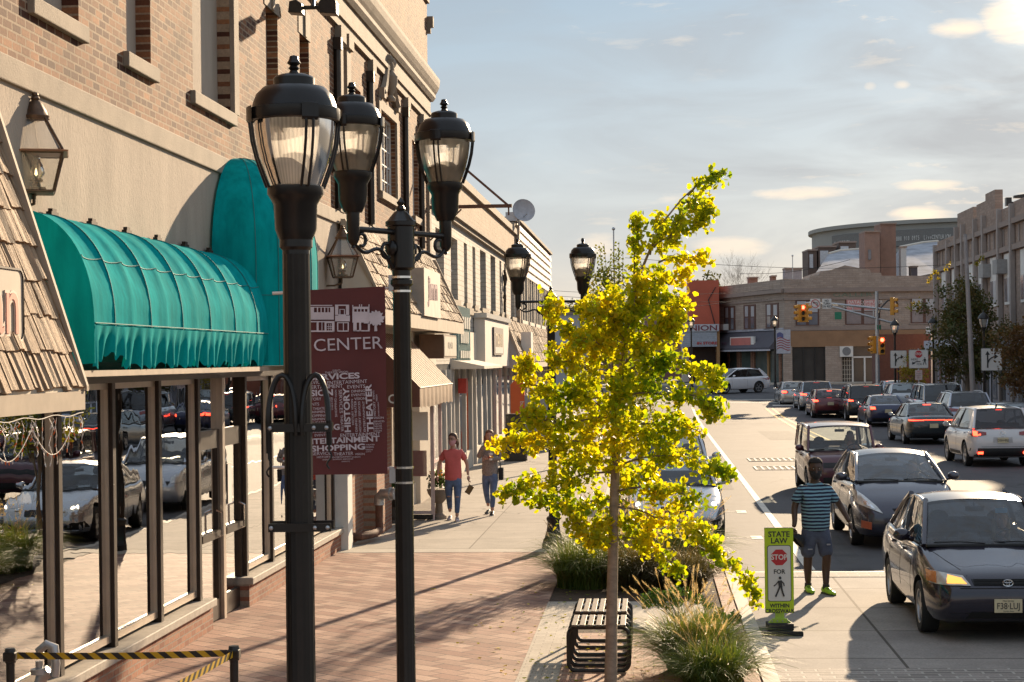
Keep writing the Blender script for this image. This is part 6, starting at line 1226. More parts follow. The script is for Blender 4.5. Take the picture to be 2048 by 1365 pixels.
def leaf_cloud(mb, c, r, n, size, rnd, q=1.0):
    for _ in range(n):
        d = Vector((rnd.gauss(0, 1), rnd.gauss(0, 1), rnd.gauss(0, 1))).normalized() * (rnd.random() ** q); p = Vector(c) + Vector((d.x * r[0], d.y * r[1], d.z * r[2]))
        a = Vector((rnd.uniform(-1, 1), rnd.uniform(-1, 1), rnd.uniform(-1, 1))).normalized(); b = a.orthogonal().normalized(); b = Matrix.Rotation(rnd.uniform(0, 6.28), 3, a) @ b; s_ = size * rnd.uniform(.6, 1.3); e = a.cross(b)
        mb.add([p - b * s_ * .5, p + e * s_ * .35, p + b * s_ * .5, p - e * s_ * .35], [(0, 1, 2, 3)])
for i, (x, y) in enumerate(((-4.95, 34.2), (-4.15, 35.0))):
    ur = thing('flower_urn', ['stone flower urn with yellow flowers beside the brick pier', 'stone flower urn with green plant inside the clear panel enclosure'][i], 'flower urn', (x, y, 0), 0, 'flower urns below the brown awning')
    MB().lathe([(0, 0), (.16, 0), (.15, .06), (.08, .12), (.07, .3), (.14, .38), (.22, .5), (.24, .58), (.2, .58), (0, .55)], 16).build('urn', [stone, darkmetal][1 - i], ur, smooth=True)
    fo_ = MB(); leaf_cloud(fo_, (0, 0, .75), (.26, .26, .22), 260, .08, random.Random(i)); fo_.build('foliage', Leaf('urn_green', [(.03, .07, .02), (.08, .14, .03)], .3), ur, fix=False)
    fl_ = MB(); leaf_cloud(fl_, (0, 0, .85), (.27, .27, .2), 26, .07, random.Random(i + 5)); fl_.build('flower', M('yellow_petal', (.75, .45, .03), .6), ur, fix=False)
# ================================================================ buildings beyond the junction
bkb = Brick('grey_tan_brick', (.37, .29, .235), (.45, .36, .295), (.34, .27, .225), 'xz', .5, .16, .02, 0, .9, .5, .5, .18)
bb = thing('corner_building', 'two storey tan brick corner building with stepped parapet facing the junction', 'building', (12, 143, 1)); L1 = Fac((5.9, 155), (4.6, -13.8)); L2 = Fac((10.5, 141.2), (12.3, .6))
poly2 = [(0, 0)]; 
prof = [(1568, 558), (1592, 559), (1618, 560), (1620, 553), (1638, 551), (1640, 543), (1660, 541), (1690, 531), (1722, 537), (1740, 540), (1742, 546), (1762, 546), (1764, 552), (1880, 552), (1902, 552)]
p_ = [L2.sz(x, y) for x, y in prof]; MB().prism([(p_[0][0], .6)] + p_ + [(p_[-1][0], .6)], 0, 10, 'y', L2.T).build('wall', bkb, bb, world=True)
p_ = [L1.sz(x, y) for x, y in [(1436, 573), (1568, 558)]]; a0 = p_[0][0]; MB().prism([(a0, .6), (a0, 9.1), (14.54, 9.1), (14.54, .6)], 0, .5, 'y', L1.T).build('wall', bkb, bb, world=True)
cs = M('brown_stone', (.30, .235, .20), .85, 0, .1, 2)
L2.box(1568, 576, 1902, 584, 0, .28).build('cornice', cs, bb, world=True); L2.box(1568, 595, 1902, 599, 0, .1).build('band_course', cs, bb, world=True); L2.box(1568, 652, 1902, 660, 0, .12).build('band_course', cs, bb, world=True)
L1.sbox(a0, 14.5, 8.05, 8.35, 0, .28).build('cornice', cs, bb, world=True); L1.sbox(a0, 14.5, 7.5, 7.6, 0, .1).build('band_course', cs, bb, world=True)
brf = M('brown_frame', (.11, .05, .035), .6); paneb = M('pale_blind', (.42, .43, .45), .35, 0, .12, 1); paned = M('dusk_pane', (.16, .16, .18), .12, 0, .3, 1)
def bwin(F, x0, y0, x1, y1, double=True, redsign=None):
    o_ = F.box(x0, y0, x1, y1, -.05, .04).build('window', brf, bb, world=True); n = 2 if double else 1; w = (x1 - x0) / n
    for i in range(n):
        a, b = x0 + w * i + 3, x0 + w * (i + 1) - 3; ym_ = (y0 + y1) / 2
        F.box(a, y0 + 3, b, ym_ - 1, .04, .055).build('pane', paneb, o_, world=True); F.box(a, ym_ + 1, b, y1 - 2, .04, .055).build('pane', paned, o_, world=True)
        if redsign:
            F.box(a, y0 + 4, b, ym_ - 3, .055, .07).build('window_sign', M('pink_sign', (.55, .25, .24), .6), o_, world=True)
            for j_, w_ in enumerate(redsign[i].split()): text_mb(w_, .34, F.front((a + b) / 2, y0 + 9 + j_ * 8, .075), .005, 0).build('sign_text', white_p, o_, world=True)
    F.box(x0 - 2, y1, x1 + 2, y1 + 2.5, 0, .12).build('sill', cs, o_, world=True)
for q in ((1449, 613, 1471, 661), (1488, 610, 1512, 659), (1532, 607, 1558, 657)): bwin(L1, *q)
bwin(L2, 1591, 600, 1638, 652); bwin(L2, 1690, 596, 1760, 650, True, ['DATA RECOVERY', 'COMPUTER REPAIR']); bwin(L2, 1821, 595, 1876, 647)
text_mb('GALLERY', .42, L2.front(1712, 590, .03), .02, 0, sx=2.1).build('faded_letters', M('verdigris', (.20, .28, .22), .9), bb, world=True)
L1.box(1441, 649, 1458, 661, .0, .5).build('air_conditioner', white_p, bb, world=True)
L2.box(1570, 661, 1880, 693, .0, .16).build('fascia_panel', M('tan_fascia', (.30, .17, .09), .8, 0, .12, 1.5), bb, world=True)
L2.box(1566, 693, 1900, 775, -.02, .03).build('shopfront', M('shop_dusk', (.06, .055, .05), .15, 0, .3, .5), bb, world=True)
L2.box(1650, 693, 1682, 775, 0, .35).build('pier', bkb, bb, world=True); L2.box(1566, 693, 1584, 775, 0, .25).build('pier', bkb, bb, world=True); L2.box(1770, 693, 1790, 775, 0, .3).build('pier', M('dark_red_brick', (.16, .07, .05), .9), bb, world=True)
for x in (1584, 1607, 1630, 1650): L2.box(x - .8, 693, x + .8, 775, .03, .12).build('mullion', trimk, bb, world=True)
for x in (1705, 1729, 1753): L2.box(x - 1.6, 714, x + 1.6, 775, .03, .14).build('door_frame', white_p, bb, world=True)
L2.box(1705, 713, 1755, 716, .03, .14).build('door_frame', white_p, bb, world=True)
for x in range(1684, 1704, 5): L2.box(x - .4, 716, x + .4, 770, .03, .08).build('security_grille', cream, bb, world=True)
for y in range(722, 768, 9): L2.box(1684, y - .4, 1703, y + .4, .03, .07).build('security_grille', cream, bb, world=True)
acu = L2.box(1678, 693, 1704, 714, .1, .55).build('air_conditioner', white_p, bb, world=True); c_ = L2.sz(1691, 703); MB(L2.T @ frame((c_[0], -.56, c_[1]), (1, 0, 0), (0, 0, 1))).lathe([(.30, .0), (.33, .01), (.30, .02), (0, .01)], 20).build('fan_grille', M('fan_grey', (.2, .2, .2)), acu, world=True)
L2.box(1755, 716, 1770, 760, .03, .06).build('window_display', M('green_red_display', (.12, .25, .08), .6), bb, world=True)
L2.box(1800, 672, 1828, 688, .1, .3).build('fascia_sign', M('pale_blue_sign', (.45, .46, .55), .6), bb, world=True)
# slate awning of the left shop
slate = M('slate_awning', (.075, .07, .085), .8, 0, .1, 2); aw = thing('shop_awning', 'dark slate canopy with red sign panel on the corner building beyond the junction', 'awning', (8.5, 147, 4.5)); s0 = L1.sz(1437, 690)[0]; s1 = 14.4; zt_, zb2 = 5.15, 3.75
MB().prism([(0, zt_), (-1.3, zb2 + .05), (-1.3, zb2 - .1), (0, zb2 - .1)], s0, s1, 'x', L1.T).build('canopy', slate, aw, world=True); L1.sbox(s0 - .1, s1, zt_, zt_ + .16, 0, .12).build('flashing', M('pale_flashing', (.45, .45, .5), .5), aw, world=True); L1.sbox(s0, s1, zb2 - .22, zb2 - .1, 1.2, 1.34).build('valance', MATS['pale_flashing'], aw, world=True)
L1.box(1484, 674, 1532, 698, .9, 1.05).build('sign_frame', white_p, aw, world=True); L1.box(1486, 676, 1526, 696, 1.05, 1.08).build('sign_panel', M('coral_sign', (.55, .17, .14), .6, 0, .1, 1), aw, world=True); L1.box(1437, 684, 1457, 698, 1.0, 1.12).build('small_sign', white_p, aw, world=True)
text_mb('PAWN SHOP', .3, L1.front(1447, 688, 1.13), .01, 0, sx=.75).build('lettering', M('dark_letters', (.12, .05, .09)), aw, world=True)
L1.sbox(s0, 14.5, 1.0, zb2 - .1, 0, .03).build('shopfront', M('green_dusk', (.10, .13, .12), .12, 0, .4, .4), bb, world=True)
for f in (0, .17, .33, .36, .55, .58, .8, .97): L1.sbox(s0 + (14 - s0) * f, s0 + (14 - s0) * f + .35, 1.0, zb2, .03, .16).build('pier', [M('ochre_pier', (.38, .21, .09), .8), brickS][int(f * 10) % 2], bb, world=True)
# theatre with the marquee
th = thing('theatre', 'orange-red rendered theatre wall with a white UNION marquee', 'building', (4.5, 150, 1)); L3 = Fac((2.0, 152), (1, 0))
L3.box(1378, 561, 1439, 775, -8, 0).build('wall', M('coral_render', (.50, .115, .065), .85, 0, .1, .8), th, world=True); L3.box(1366, 655, 1378, 775, -8, -.1).build('wall', cream, th, world=True)
L3.box(1361, 650, 1436, 664, 1.0, 2.2).build('marquee_header', M('marquee_white', (.52, .53, .56), .6), th, world=True); L3.box(1361, 664, 1432, 694, .2, 2.1).build('marquee_board', M('marquee_board', (.40, .44, .50), .6), th, world=True)
text_mb('UNION', .62, L3.front(1399, 657, 2.21), .02, .012, sx=1.45).build('lettering', M('wine_letters', (.20, .04, .05)), th, world=True)
ln = MB()
for y in range(667, 694, 4): L3.box(1364, y - .25, 1430, y + .25, 2.1, 2.12, ln)
ln.build('marquee_rail', M('rail_grey', (.28, .30, .33)), th, world=True); text_mb('IN STORE', .30, L3.front(1414, 687, 2.13), .01, .01, sx=1.3).build('lettering', M('red_letters', (.45, .05, .04)), th, world=True)
L3.box(1432, 664, 1438, 775, .0, 2.0).build('pier', M('ochre_pier'  , (.38, .21, .09)), th, world=True); L3.box(1380, 694, 1432, 775, .0, .05).build('entrance', M('theatre_entrance', (.04, .018, .012), .6), th, world=True)
MB().tube([L3.T @ Vector((L3.sz(1431, 575)[0], -.05, L3.sz(1431, 575)[1])), L3.T @ Vector((L3.sz(1417, 640)[0], -.05, L3.sz(1425, 600)[1])), L3.T @ Vector((L3.sz(1430, 650)[0], -.05, L3.sz(1430, 650)[1]))], .04, 5).build('cable', trimk, th, world=True)
# low pale blocks at the end of the street, left of the theatre
for (px0, py0, px1, D, col, lab) in ((1020, 628, 1185, 150, (.42, .42, .44), 'pale grey block with garage band at the far end of the street, left'), (1180, 655, 1300, 165, (.40, .36, .36), 'mauve brick block at the street end, mostly behind the yellow tree'), (1290, 600, 1380, 170, (.20, .15, .14), 'dark roofed block beside the orange theatre wall')):
    F4 = Fac(tuple(at(px0, 715, D)[:2]), (1, .08)); o_ = thing('distant_building', lab, 'building', tuple(at((px0 + px1) / 2, 760, D))); F4.box(px0, py0, px1, 790, -12, 0).build('wall', M('far_wall_%d' % D, col, .9, 0, .1, .4), o_, world=True); F4.box(px0, py0 - 2, px1, py0 + 1, -12, .2).build('coping', cs, o_, world=True)
    for x in range(int(px0) + 8, int(px1) - 12, 22): F4.box(x, py0 + 14, x + 9, py0 + 32, 0, .06).build('window', paned, o_, world=True)
    F4.box(px0, py0 + 62, px1, py0 + 70, 0, .5).build('awning_band', slate, o_, world=True)
# round banded apartment block, chimneys and roofs behind
cg = M('hazy_grey_panel', (.30, .30, .28), .8, 0, .08, .1); cb3 = thing('round_building', 'large round grey building with banner lettering rising behind the corner shops', 'building', (36, 250, 1))
cxr, cyr, rr2 = 44.5, 256.0, 21.5; MB(Matrix.Translation((cxr, cyr, 0))).lathe([(rr2, 1), (rr2, 16.4), (rr2 + .4, 16.5), (rr2 + .4, 16.9), (rr2, 17.0), (rr2, 20.0), (rr2 + .5, 20.1), (rr2 + .5, 20.6), (0, 20.7)], 72).build('drum', cg, cb3, world=True)
MB(Matrix.Translation((cxr, cyr, 0))).lathe([(rr2 + .05, 12.0), (rr2 + .05, 15.4)], 72, a0=R(180), a1=R(300)).build('window_band', M('band_glass', (.10, .11, .12), .2, 0, .3, .3), cb3, world=True)
MB(Matrix.Translation((cxr, cyr, 0))).lathe([(rr2 + .1, 17.2), (rr2 + .25, 17.25), (rr2 + .25, 19.3), (rr2 + .1, 19.35)], 40, a0=R(205), a1=R(300)).build('banner_band', M('banner_grey', (.17, .17, .165), .8), cb3, world=True)
def arctext(txt, a_deg, size, stp=1.0):
    for k_, ch_ in enumerate(txt):
        if ch_ == ' ': continue
        a = R(a_deg + k_ * stp / rr2 * 57.3); T = frame((cxr + (rr2 + .3) * math.cos(a), cyr + (rr2 + .3) * math.sin(a), 18.2), (-math.sin(a), math.cos(a), 0), (0, 0, 1)); text_mb(ch_, size, T, .03, .004, mb=tx, sx=.5)
tx = MB(); arctext('888 910 0975', 236, .8, .265); arctext('LiveCENTURION.com', 245.8, .8, .265); arctext('LiveCENTURION.com', 207, .8, .255); tx.build('lettering', M('banner_white', (.62, .62, .60), .7), cb3, world=True)
def blk_(name, lab, cat_, x0, y0, x1, y1, D, dep, mat, parts=None):
    F4 = Fac(tuple(at(x0, 715, D)[:2]), (1, .06)); o_ = thing(name, lab, cat_, tuple(at((x0 + x1) / 2, y1, D))); F4.box(x0, y0, x1, y1, -dep, 0).build('wall', mat, o_, world=True); F4.box(x0 - 1, y0 - 2, x1 + 1, y0 + 1, -dep, .15).build('cap', cs, o_, world=True)
    for q in parts or []: F4.box(*q[:4], 0, .1).build(q[4], q[5], o_, world=True)
    return o_
chb = M('chimney_brick', (.26, .16, .125), .9, 0, .15, 1.5)
blk_('chimney_tower', 'tall brown brick chimney block in front of the round building', 'chimney', 1761, 448, 1792, 560, 165, 3, chb); blk_('chimney_tower', 'wider shorter brick block left of the tall chimney block', 'chimney', 1730, 464, 1760, 560, 163, 3, M('chimney_brick2', (.28, .19, .155), .9, 0, .15, 1.5), [(1736, 500, 1742, 520, 'window', paned)])
wf = M('white_sash', (.5, .52, .55), .5)
for i, (x0, y0, x1, lab) in enumerate(((1616, 501, 1634, 'leftmost'), (1637, 494, 1672, 'middle'), (1678, 485, 1712, 'rightmost'))): blk_('roof_dormer', 'brown dormer with white sash window, ' + lab + ' of three above the snowy grey roof', 'dormer', x0, y0, x1, y0 + 50, 185, 4, M('dormer_brown', (.12, .085, .07), .8), [(x0 + 3, y0 + 8, x0 + (x1 - x0) * .55, y0 + 36, 'window', wf)])
roofm = M('weathered_roof', (.33, .34, .37), .8, 0, .35, .6, stretch=(1, 1, 3))
for i, (pts, lab) in enumerate(((((1622, 560), (1733, 560), (1733, 498), (1680, 502), (1658, 508)), 'pale weathered sloping roof left of the brick chimneys'), (((1800, 560), (1876, 545), (1876, 483), (1845, 486), (1800, 495)), 'grey sloping roof right of the brick chimneys'))):
    o_ = thing('sloped_roof', lab, 'roof', tuple(at(pts[0][0], 560, 172))); D0 = 168; vs = [at(x, y, D0 + (560 - y) * .22) for x, y in pts]; n_ = len(vs)
    MB().add(vs + [v + Vector((0, 3, -.5)) for v in vs], [list(range(n_)), list(range(2 * n_ - 1, n_ - 1, -1))] + [(k, (k + 1) % n_, (k + 1) % n_ + n_, k + n_) for k in range(n_)]).build('roof_slope', roofm, o_, world=True)
    MB().tube([vs[2] + Vector((0, -.05, 0)), vs[3] + Vector((0, -.05, 0)), vs[4] + Vector((0, -.05, 0))], .15, 5).build('ridge', cream, o_, world=True)
for (x, y, w, lab) in ((1507, 556, 17, 'squat brick chimney on the left wing of the corner building'), (1548, 553, 9, 'small chimney near the middle of the corner building roof'), (1587, 538, 34, 'grey rooftop plant box on the corner building')): blk_('roof_vent', lab, 'roof vent', x - w / 2, y, x + w / 2, y + 22, 158, 1.5, chb if w < 20 else M('plant_grey', (.28, .28, .31), .7))
for (x0, y0, x1, lab) in ((1802, 495, 1813, 'steel duct stack on the roof left of the grey slope'), (1822, 534, 1835, 'dark rooftop fan box below the grey slope')): blk_('roof_duct', lab, 'duct', x0, y0, x1, 556, 160, 1, galv if y0 < 500 else slate)
# ================================================================ right side: crenellated brick block
rb3 = thing('crenellated_building', 'brown brick block with stepped crenellated parapet and white windows along the right side', 'building', (19, 100, 0)); RF = Fac((19, 121), (0, -1))
bk2 = Brick('side_brick', (.32, .23, .185), (.42, .31, .25), (.33, .26, .21), 'yz', .45, .15, .02, 0, .9, .5, .5, .18)
RS = lambda y: 121 - y
RF.sbox(0, 75, 0, 10.1, -10, 0).build('wall', bk2, rb3, world=True)
for (ya, yb_, z) in ((112.5, 110.1, 11.7), (110.1, 107.2, 11.75), (106.1, 103.3, 11.78), (103.3, 100.5, 11.8), (99.4, 96.8, 10.75), (95.5, 90, 10.95), (88, 85, 11.6), (82, 79, 10.8), (76, 73, 11.4), (70, 66, 10.9)): pass
steps = [(120.4, 112.6, 10.5), (112.6, 110.1, 11.72), (110.1, 107.2, 11.72), (107.2, 106.1, 11.0), (106.1, 103.3, 11.72), (103.3, 100.5, 12.1), (100.5, 99.4, 10.45), (99.4, 96.8, 10.85), (96.8, 95.5, 10.5), (95.5, 90, 11.0), (90, 87, 10.4), (87, 84, 11.6), (84, 80, 12.1), (80, 76, 10.6)]
for (ya, yb_, z) in steps: RF.sbox(RS(ya), RS(yb_), 10.1, z, -.4, .03).build('parapet', bk2, rb3, world=True)
for y in (120.6, 115.6, 112.4, 110.1, 106.0, 103.3, 98.8, 95.4, 90, 86, 82): RF.sbox(RS(y) - .18, RS(y) + .18, 0, 10.9 if y < 113 else 10.3, .03, .28).build('pilaster', M('pilaster_grey', (.36, .31, .28), .85, 0, .1, 1.5), rb3, world=True)
for z in (9.98, 8.62): RF.sbox(-.2, 60, z - .14, z + .14, 0, .22).build('string_course', cs, rb3, world=True)
y = 119.8
while y > 88: RF.sbox(RS(y), RS(y) + .12, 8.85, 9.75, .0, .08).build('parapet_rib', MATS['pilaster_grey'], rb3, world=True); y -= 1.35
for y in (117.9, 113.9, 108.3, 104.8, 101.2, 97.2, 93.0, 88.2, 84): 
    o_ = RF.sbox(RS(y) - .85, RS(y) + .85, 5.7, 8.4, .0, .05).build('window', white_p, rb3, world=True); RF.sbox(RS(y) - .72, RS(y) - .05, 5.85, 7.1, .05, .07).build('pane', paned, o_, world=True); RF.sbox(RS(y) + .05, RS(y) + .72, 5.85, 7.1, .05, .07).build('pane', paneb, o_, world=True)
RF.sbox(RS(98.4), RS(97.2), 7.35, 8.1, .05, .6).build('air_conditioner', M('ac_grey', (.3, .29, .28), .6), rb3, world=True); RF.sbox(RS(103.0), RS(101.8), 7.35, 8.1, .05, .5).build('air_conditioner', MATS['ac_grey'], rb3, world=True)
RF.sbox(0, 75, 0, 3.6, .02, .12).build('shopfront', M('pale_shopfront', (.28, .28, .32), .5, 0, .3, .3), rb3, world=True)
for k_ in range(24): RF.sbox(1.5 + k_ * 2.3, 2.6 + k_ * 2.3, .6, 2.9, .12, .16).build('shop_window', [paned, M('dark_shop2', (.05, .05, .05), .2)][k_ % 2], rb3, world=True)
RF.sbox(0, 60, 3.3, 4.0, .1, .9).build('awning_band', M('pale_awning', (.42, .43, .48), .8), rb3, world=True)
rbk = thing('red_brick_annex', 'dark red brick wall with white edge below the far street tree', 'building', (16, 128, 0)); MB().box(15.3, 19, 124, 126, 0, 4.5).build('wall', M('dark_red_brick', (.16, .07, .05)), rbk, world=True); MB().box(19.0, 19.3, 123.8, 126, 0, 5).build('edge', white_p, rbk, world=True)
# ================================================================ far single lamps, signals, signs
def far_lamp(label, loc, rz=0):
    t_ = thing('street_lamp', label, 'street lamp', loc, rz, 'single street lamps around the junction'); lamp_base(t_); MB().tube([(0, 0, .5), (0, 0, 4.2)], [.075, .055], 10).build('pole', lampm, t_, smooth=True)
    T = Matrix.Translation((0, 0, 4.15)); MB(T).lathe([(.055, 0), (.09, .05), (.09, .1), (.14, .16), (0, .16)], 12).build('fitter', lampm, t_, smooth=True)
    MB(T).lathe([(.13, .16), (.19, .34), (.235, .56)], 12).build('globe', acryl, t_, smooth=True); MB(T).lathe([(.08, .17), (.1, .3), (0, .36)], 12).build('reflector', frost, t_, smooth=True)
    rb_ = MB(T)
    for i in range(6): a = i * math.pi / 3; rb_.tube([(.14 * math.cos(a), .14 * math.sin(a), .16), (.24 * math.cos(a), .24 * math.sin(a), .56)], .012, 4)
    rb_.build('cage_rib', lampm, t_); MB(T).lathe([(.26, .55), (.27, .58), (.24, .66), (.15, .78), (.06, .84), (.03, .88), (.03, .93), (0, .97)], 14).build('cap', lampm, t_, smooth=True); return t_
fl0 = far_lamp('street lamp in front of the theatre marquee', (0, 0, 0))
labs = [('street lamp in front of the UNION theatre marquee', 1383, 715, 125), ('street lamp with a small flag banner in front of the slate canopy', 1550, 715, 125), ('street lamp just right of the traffic signal pole', 1790, 715, 100), ('street lamp at the left edge of the dark street tree', 1867, 715, 94), ('street lamp in front of the dark street tree, near the lane sign', 1968, 715, 84)]
for i, (lb, px, py, D) in enumerate(labs):
    o_ = fl0 if i == 0 else copy_tree(fl0); p = at(px, py, D); o_.location = (p.x, p.y, zroad(p.y) + .1 if D > 110 else .02); o_['label'] = lb
    if i == 1: flp = p
fb = thing('flag_banner', 'small lamp post banner with a waving stars and stripes flag', 'banner', (flp.x + .1, flp.y, 3.9)); D = 124.9
MB().box(0, .98, -.02, .02, -.62, 1.05).build('cloth', M('banner_pale', (.52, .53, .58), .8), fb); fs_ = MB(); fb2 = MB()
for k_ in range(5): fs_.grid([[(.04 + .9 * u / 6, -.03, .35 - k_ * .17 + .10 * math.sin(u * .9) + w) for u in range(7)] for w in (0, .07)])
fs_.build('flag_stripe', M('dull_red', (.35, .07, .08)), fb); fb2.grid([[(.04 + .45 * u / 4, -.035, .45 + .1 * math.sin(u * .9) + w) for u in range(5)] for w in (0, .32)]); fb2.build('flag_canton', M('dull_blue', (.12, .13, .28)), fb)
MB().tube([(-.12, 0, 1.05), (.98, 0, 1.05)], .02, 5).tube([(-.12, 0, -.62), (.98, 0, -.62)], .02, 5).build('rod', trimk, fb)
# traffic signals
yelp = M('signal_yellow', (.62, .28, .03), .5, 0, .08, 4); offl = M('signal_off', (.03, .03, .02), .3); redon = Emit('signal_red', (1, .06, .03), 7)
def sig_head(par, T, face=1, on=True):
    hd = MB(T).box(-.17, .17, -.12, .12, -.55, .55).build('signal_head', yelp, par, bevel=.02)
    for k_, z in enumerate((.36, 0, -.36)):
        MB(T @ frame((0, -.125 * face, z), (face, 0, 0), (0, 0, 1))).lathe([(.12, 0), (.1, .012), (0, .02)], 14).build('signal_lens', redon if (k_ == 0 and on) else offl, hd, smooth=True)
        MB(T @ frame((0, -.12 * face, z), (face, 0, 0), (0, 0, 1))).lathe([(.145, 0), (.145, .22)], 12, a0=R(-20), a1=R(200)).build('visor', yelp, hd)
q = at(1755, 715, 112); pz = zroad(112); sp3 = thing('traffic_signal', 'traffic signal mast with a long truss arm carrying the lit red signal over the junction', 'traffic signal', (q.x, q.y, pz))
MB().tube([(0, 0, 0), (0, 0, 6.6)], [.14, .10], 12).build('mast', galv, sp3, smooth=True)
def w2(px, py, D=None): 
    p = at(px, py, 112); return p - Vector((q.x, q.y, pz))
MB().tube([w2(1790, 621), w2(1665, 608)], .07, 8).tube([w2(1783, 646), w2(1740, 634), w2(1665, 614)], .065, 8).tube([w2(1706, 613), w2(1706, 625)], .035, 6).tube([w2(1747, 617), w2(1747, 636)], .035, 6).tube([w2(1665, 608), w2(1610, 606)], .06, 8).build('truss_arm', galv, sp3, smooth=True)
MB().tube([w2(1757, 640), w2(1760, 618), w2(1775, 602), w2(1790, 598), w2(1796, 610)], .05, 8).build('support_arc', MATS['black_paint'], sp3, smooth=True)
for px, py, rz in ((1606, 627, 0),): sig_head(sp3, Matrix.Translation(w2(px, py))); sig_head(sp3, Matrix.Translation(w2(px - 7, py)) @ Matrix.Rotation(R(-80), 4, 'Z'), on=False); sig_head(sp3, Matrix.Translation(w2(px + 7, py)) @ Matrix.Rotation(R(80), 4, 'Z'), on=False)
sig_head(sp3, Matrix.Translation(w2(1785, 613)) @ Matrix.Rotation(R(70), 4, 'Z'), on=False); sig_head(sp3, Matrix.Translation(w2(1747, 690)) @ Matrix.Rotation(R(-70), 4, 'Z'), on=False); sig_head(sp3, Matrix.Translation(w2(1763, 692) + Vector((0, -.25, 0))))
MB().box(-.2, .2, -.02, .02, -.14, .14, Matrix.Translation(w2(1758, 655)) @ Matrix.Rotation(R(50), 4, 'Z')).build('street_name_plate', M('sign_green', (.03, .22, .12), .5), sp3)
def flat_sign(par, c, w, h, mat=None, r=.05, nm='sign_plate'): return MB(Matrix.Translation(c)).prism([(x, z) for x, z in rrect(-w / 2, w / 2, -h / 2, h / 2, r)], -.01, .01, 'y').build(nm, mat or M('sign_white', (.70, .68, .64), .5, 0, .04, 2), par)
blackv = M('sign_black', (.03, .03, .03), .5); redv = M('sign_red', (.50, .025, .03), .5)
c_ = w2(1630, 608) + Vector((0, -.15, 0)); sp_ = flat_sign(sp3, c_, .62, .62); T = Matrix.Translation(c_ + Vector((0, -.014, 0))) @ frame((0, 0, 0), (1, 0, 0), (0, 0, 1))
MB(T).tube([(.25 * math.cos(k_ * math.pi / 12), .25 * math.sin(k_ * math.pi / 12), 0) for k_ in range(24)], .022, 4, closed=True).tube([(-.17, .17, 0), (.17, -.17, 0)], .02, 4).build('prohibition_ring', redv, sp_); MB(T).tube([(.12, -.14, 0), (.12, .06, 0), (-.06, .06, 0)], .025, 4).prism([(-.05, -.01), (-.05, .13), (-.16, .06)], 0, .008, 'z').build('turn_arrow', blackv, sp_)
c_ = w2(1653, 608) + Vector((0, -.15, 0)); sp_ = flat_sign(sp3, c_, .58, .62)
for k_, w_ in enumerate(('NO', 'TURN', 'ON RED')): text_mb(w_, .19, Matrix.Translation(c_ + Vector((0, -.014, .18 - k_ * .18))) @ frame((0, 0, 0), (1, 0, 0), (0, 0, 1)), .004, .004, sx=.85).build('sign_text', blackv, sp_)
c_ = w2(1676, 632) + Vector((0, -.1, 0)); sp_ = flat_sign(sp3, c_, .42, .46, M('sign_green', (.03, .22, .12)), .02)
# sign assemblies on posts
def walker(mb, T, s=1.0):
    B = lambda pts, r: mb.tube([T @ Vector((x * s, y * s, .006)) for x, y in pts], r * s, 5)
    mb.ball(T @ Vector((.02 * s, .43 * s, .006)), (.045 * s, .045 * s, .045 * s), 8)
    mb.prism([(x * s, y * s) for x, y in ((-.05, .34), (.07, .36), (.09, .15), (-.02, .14))], .0, .012, 'z', T)
    B([(-.02, .33), (-.10, .24), (-.17, .18)], .018); B([(.06, .33), (.13, .26), (.14, .18)], .018); B([(.01, .17), (-.06, .0), (-.12, -.14)], .028); B([(.05, .17), (.08, .03), (.13, -.13)], .028)
def octagon(r, T, h=.012, mb=None): return (mb or MB()).prism([(r * math.cos(R(22.5 + 45 * k_)), r * math.sin(R(22.5 + 45 * k_))) for k_ in range(8)], 0, h, 'z', T)
q2 = at(1837, 715, 88); ss = thing('pedestrian_sign', 'white STOP HERE FOR pedestrians sign with a small red plate below, on a post', 'sign', (q2.x, q2.y, 0)); MB().box(-.03, .03, .02, .05, 0, 3.4).build('post', galv, ss)
sp_ = flat_sign(ss, (0, 0, 2.88), .95, .92, M('frame_grey', (.25, .24, .23), .6), .05, 'sign_frame'); flat_sign(ss, (0, -.012, 2.88), .90, .87); T = frame((0, -.024, 2.88), (1, 0, 0), (0, 0, 1))
octagon(.185, T @ Matrix.Translation((0, .24, 0))).build('stop_octagon', redv, ss); text_mb('STOP', .17, T @ Matrix.Translation((0, .24, .014)), .003, .004, sx=.8).build('sign_text', white_p, ss)
text_mb('HERE', .14, T @ Matrix.Translation((-.20, -.02, .002)), .004, 0).build('sign_text', blackv, ss); text_mb('FOR', .13, T @ Matrix.Translation((.03, -.26, .002)), .004, 0).build('sign_text', blackv, ss)
MB(T).tube([(.08, -.12, .004), (-.05, -.11, .004), (-.16, -.14, .004), (-.24, -.2, .004)], .022, 4).prism([(-.32, -.27), (-.30, -.12), (-.18, -.22)], 0, .01, 'z').build('arrow', blackv, ss); wk = MB(); walker(wk, T @ Matrix.Translation((.28, -.20, 0)), .6); wk.build('walking_figure', blackv, ss)
flat_sign(ss, (0, 0, 2.1), .34, .48, M('pinkish_sign', (.62, .50, .47), .6), .03)
for k_, w_ in enumerate(('NO', 'TURN', 'KEEP', 'LEFT')): text_mb(w_, .09, frame((0, -.014, 2.26 - k_ * .1), (1, 0, 0), (0, 0, 1)), .003, 0).build('sign_text', redv if k_ == 0 else M('brown_text', (.25, .12, .1)), ss)
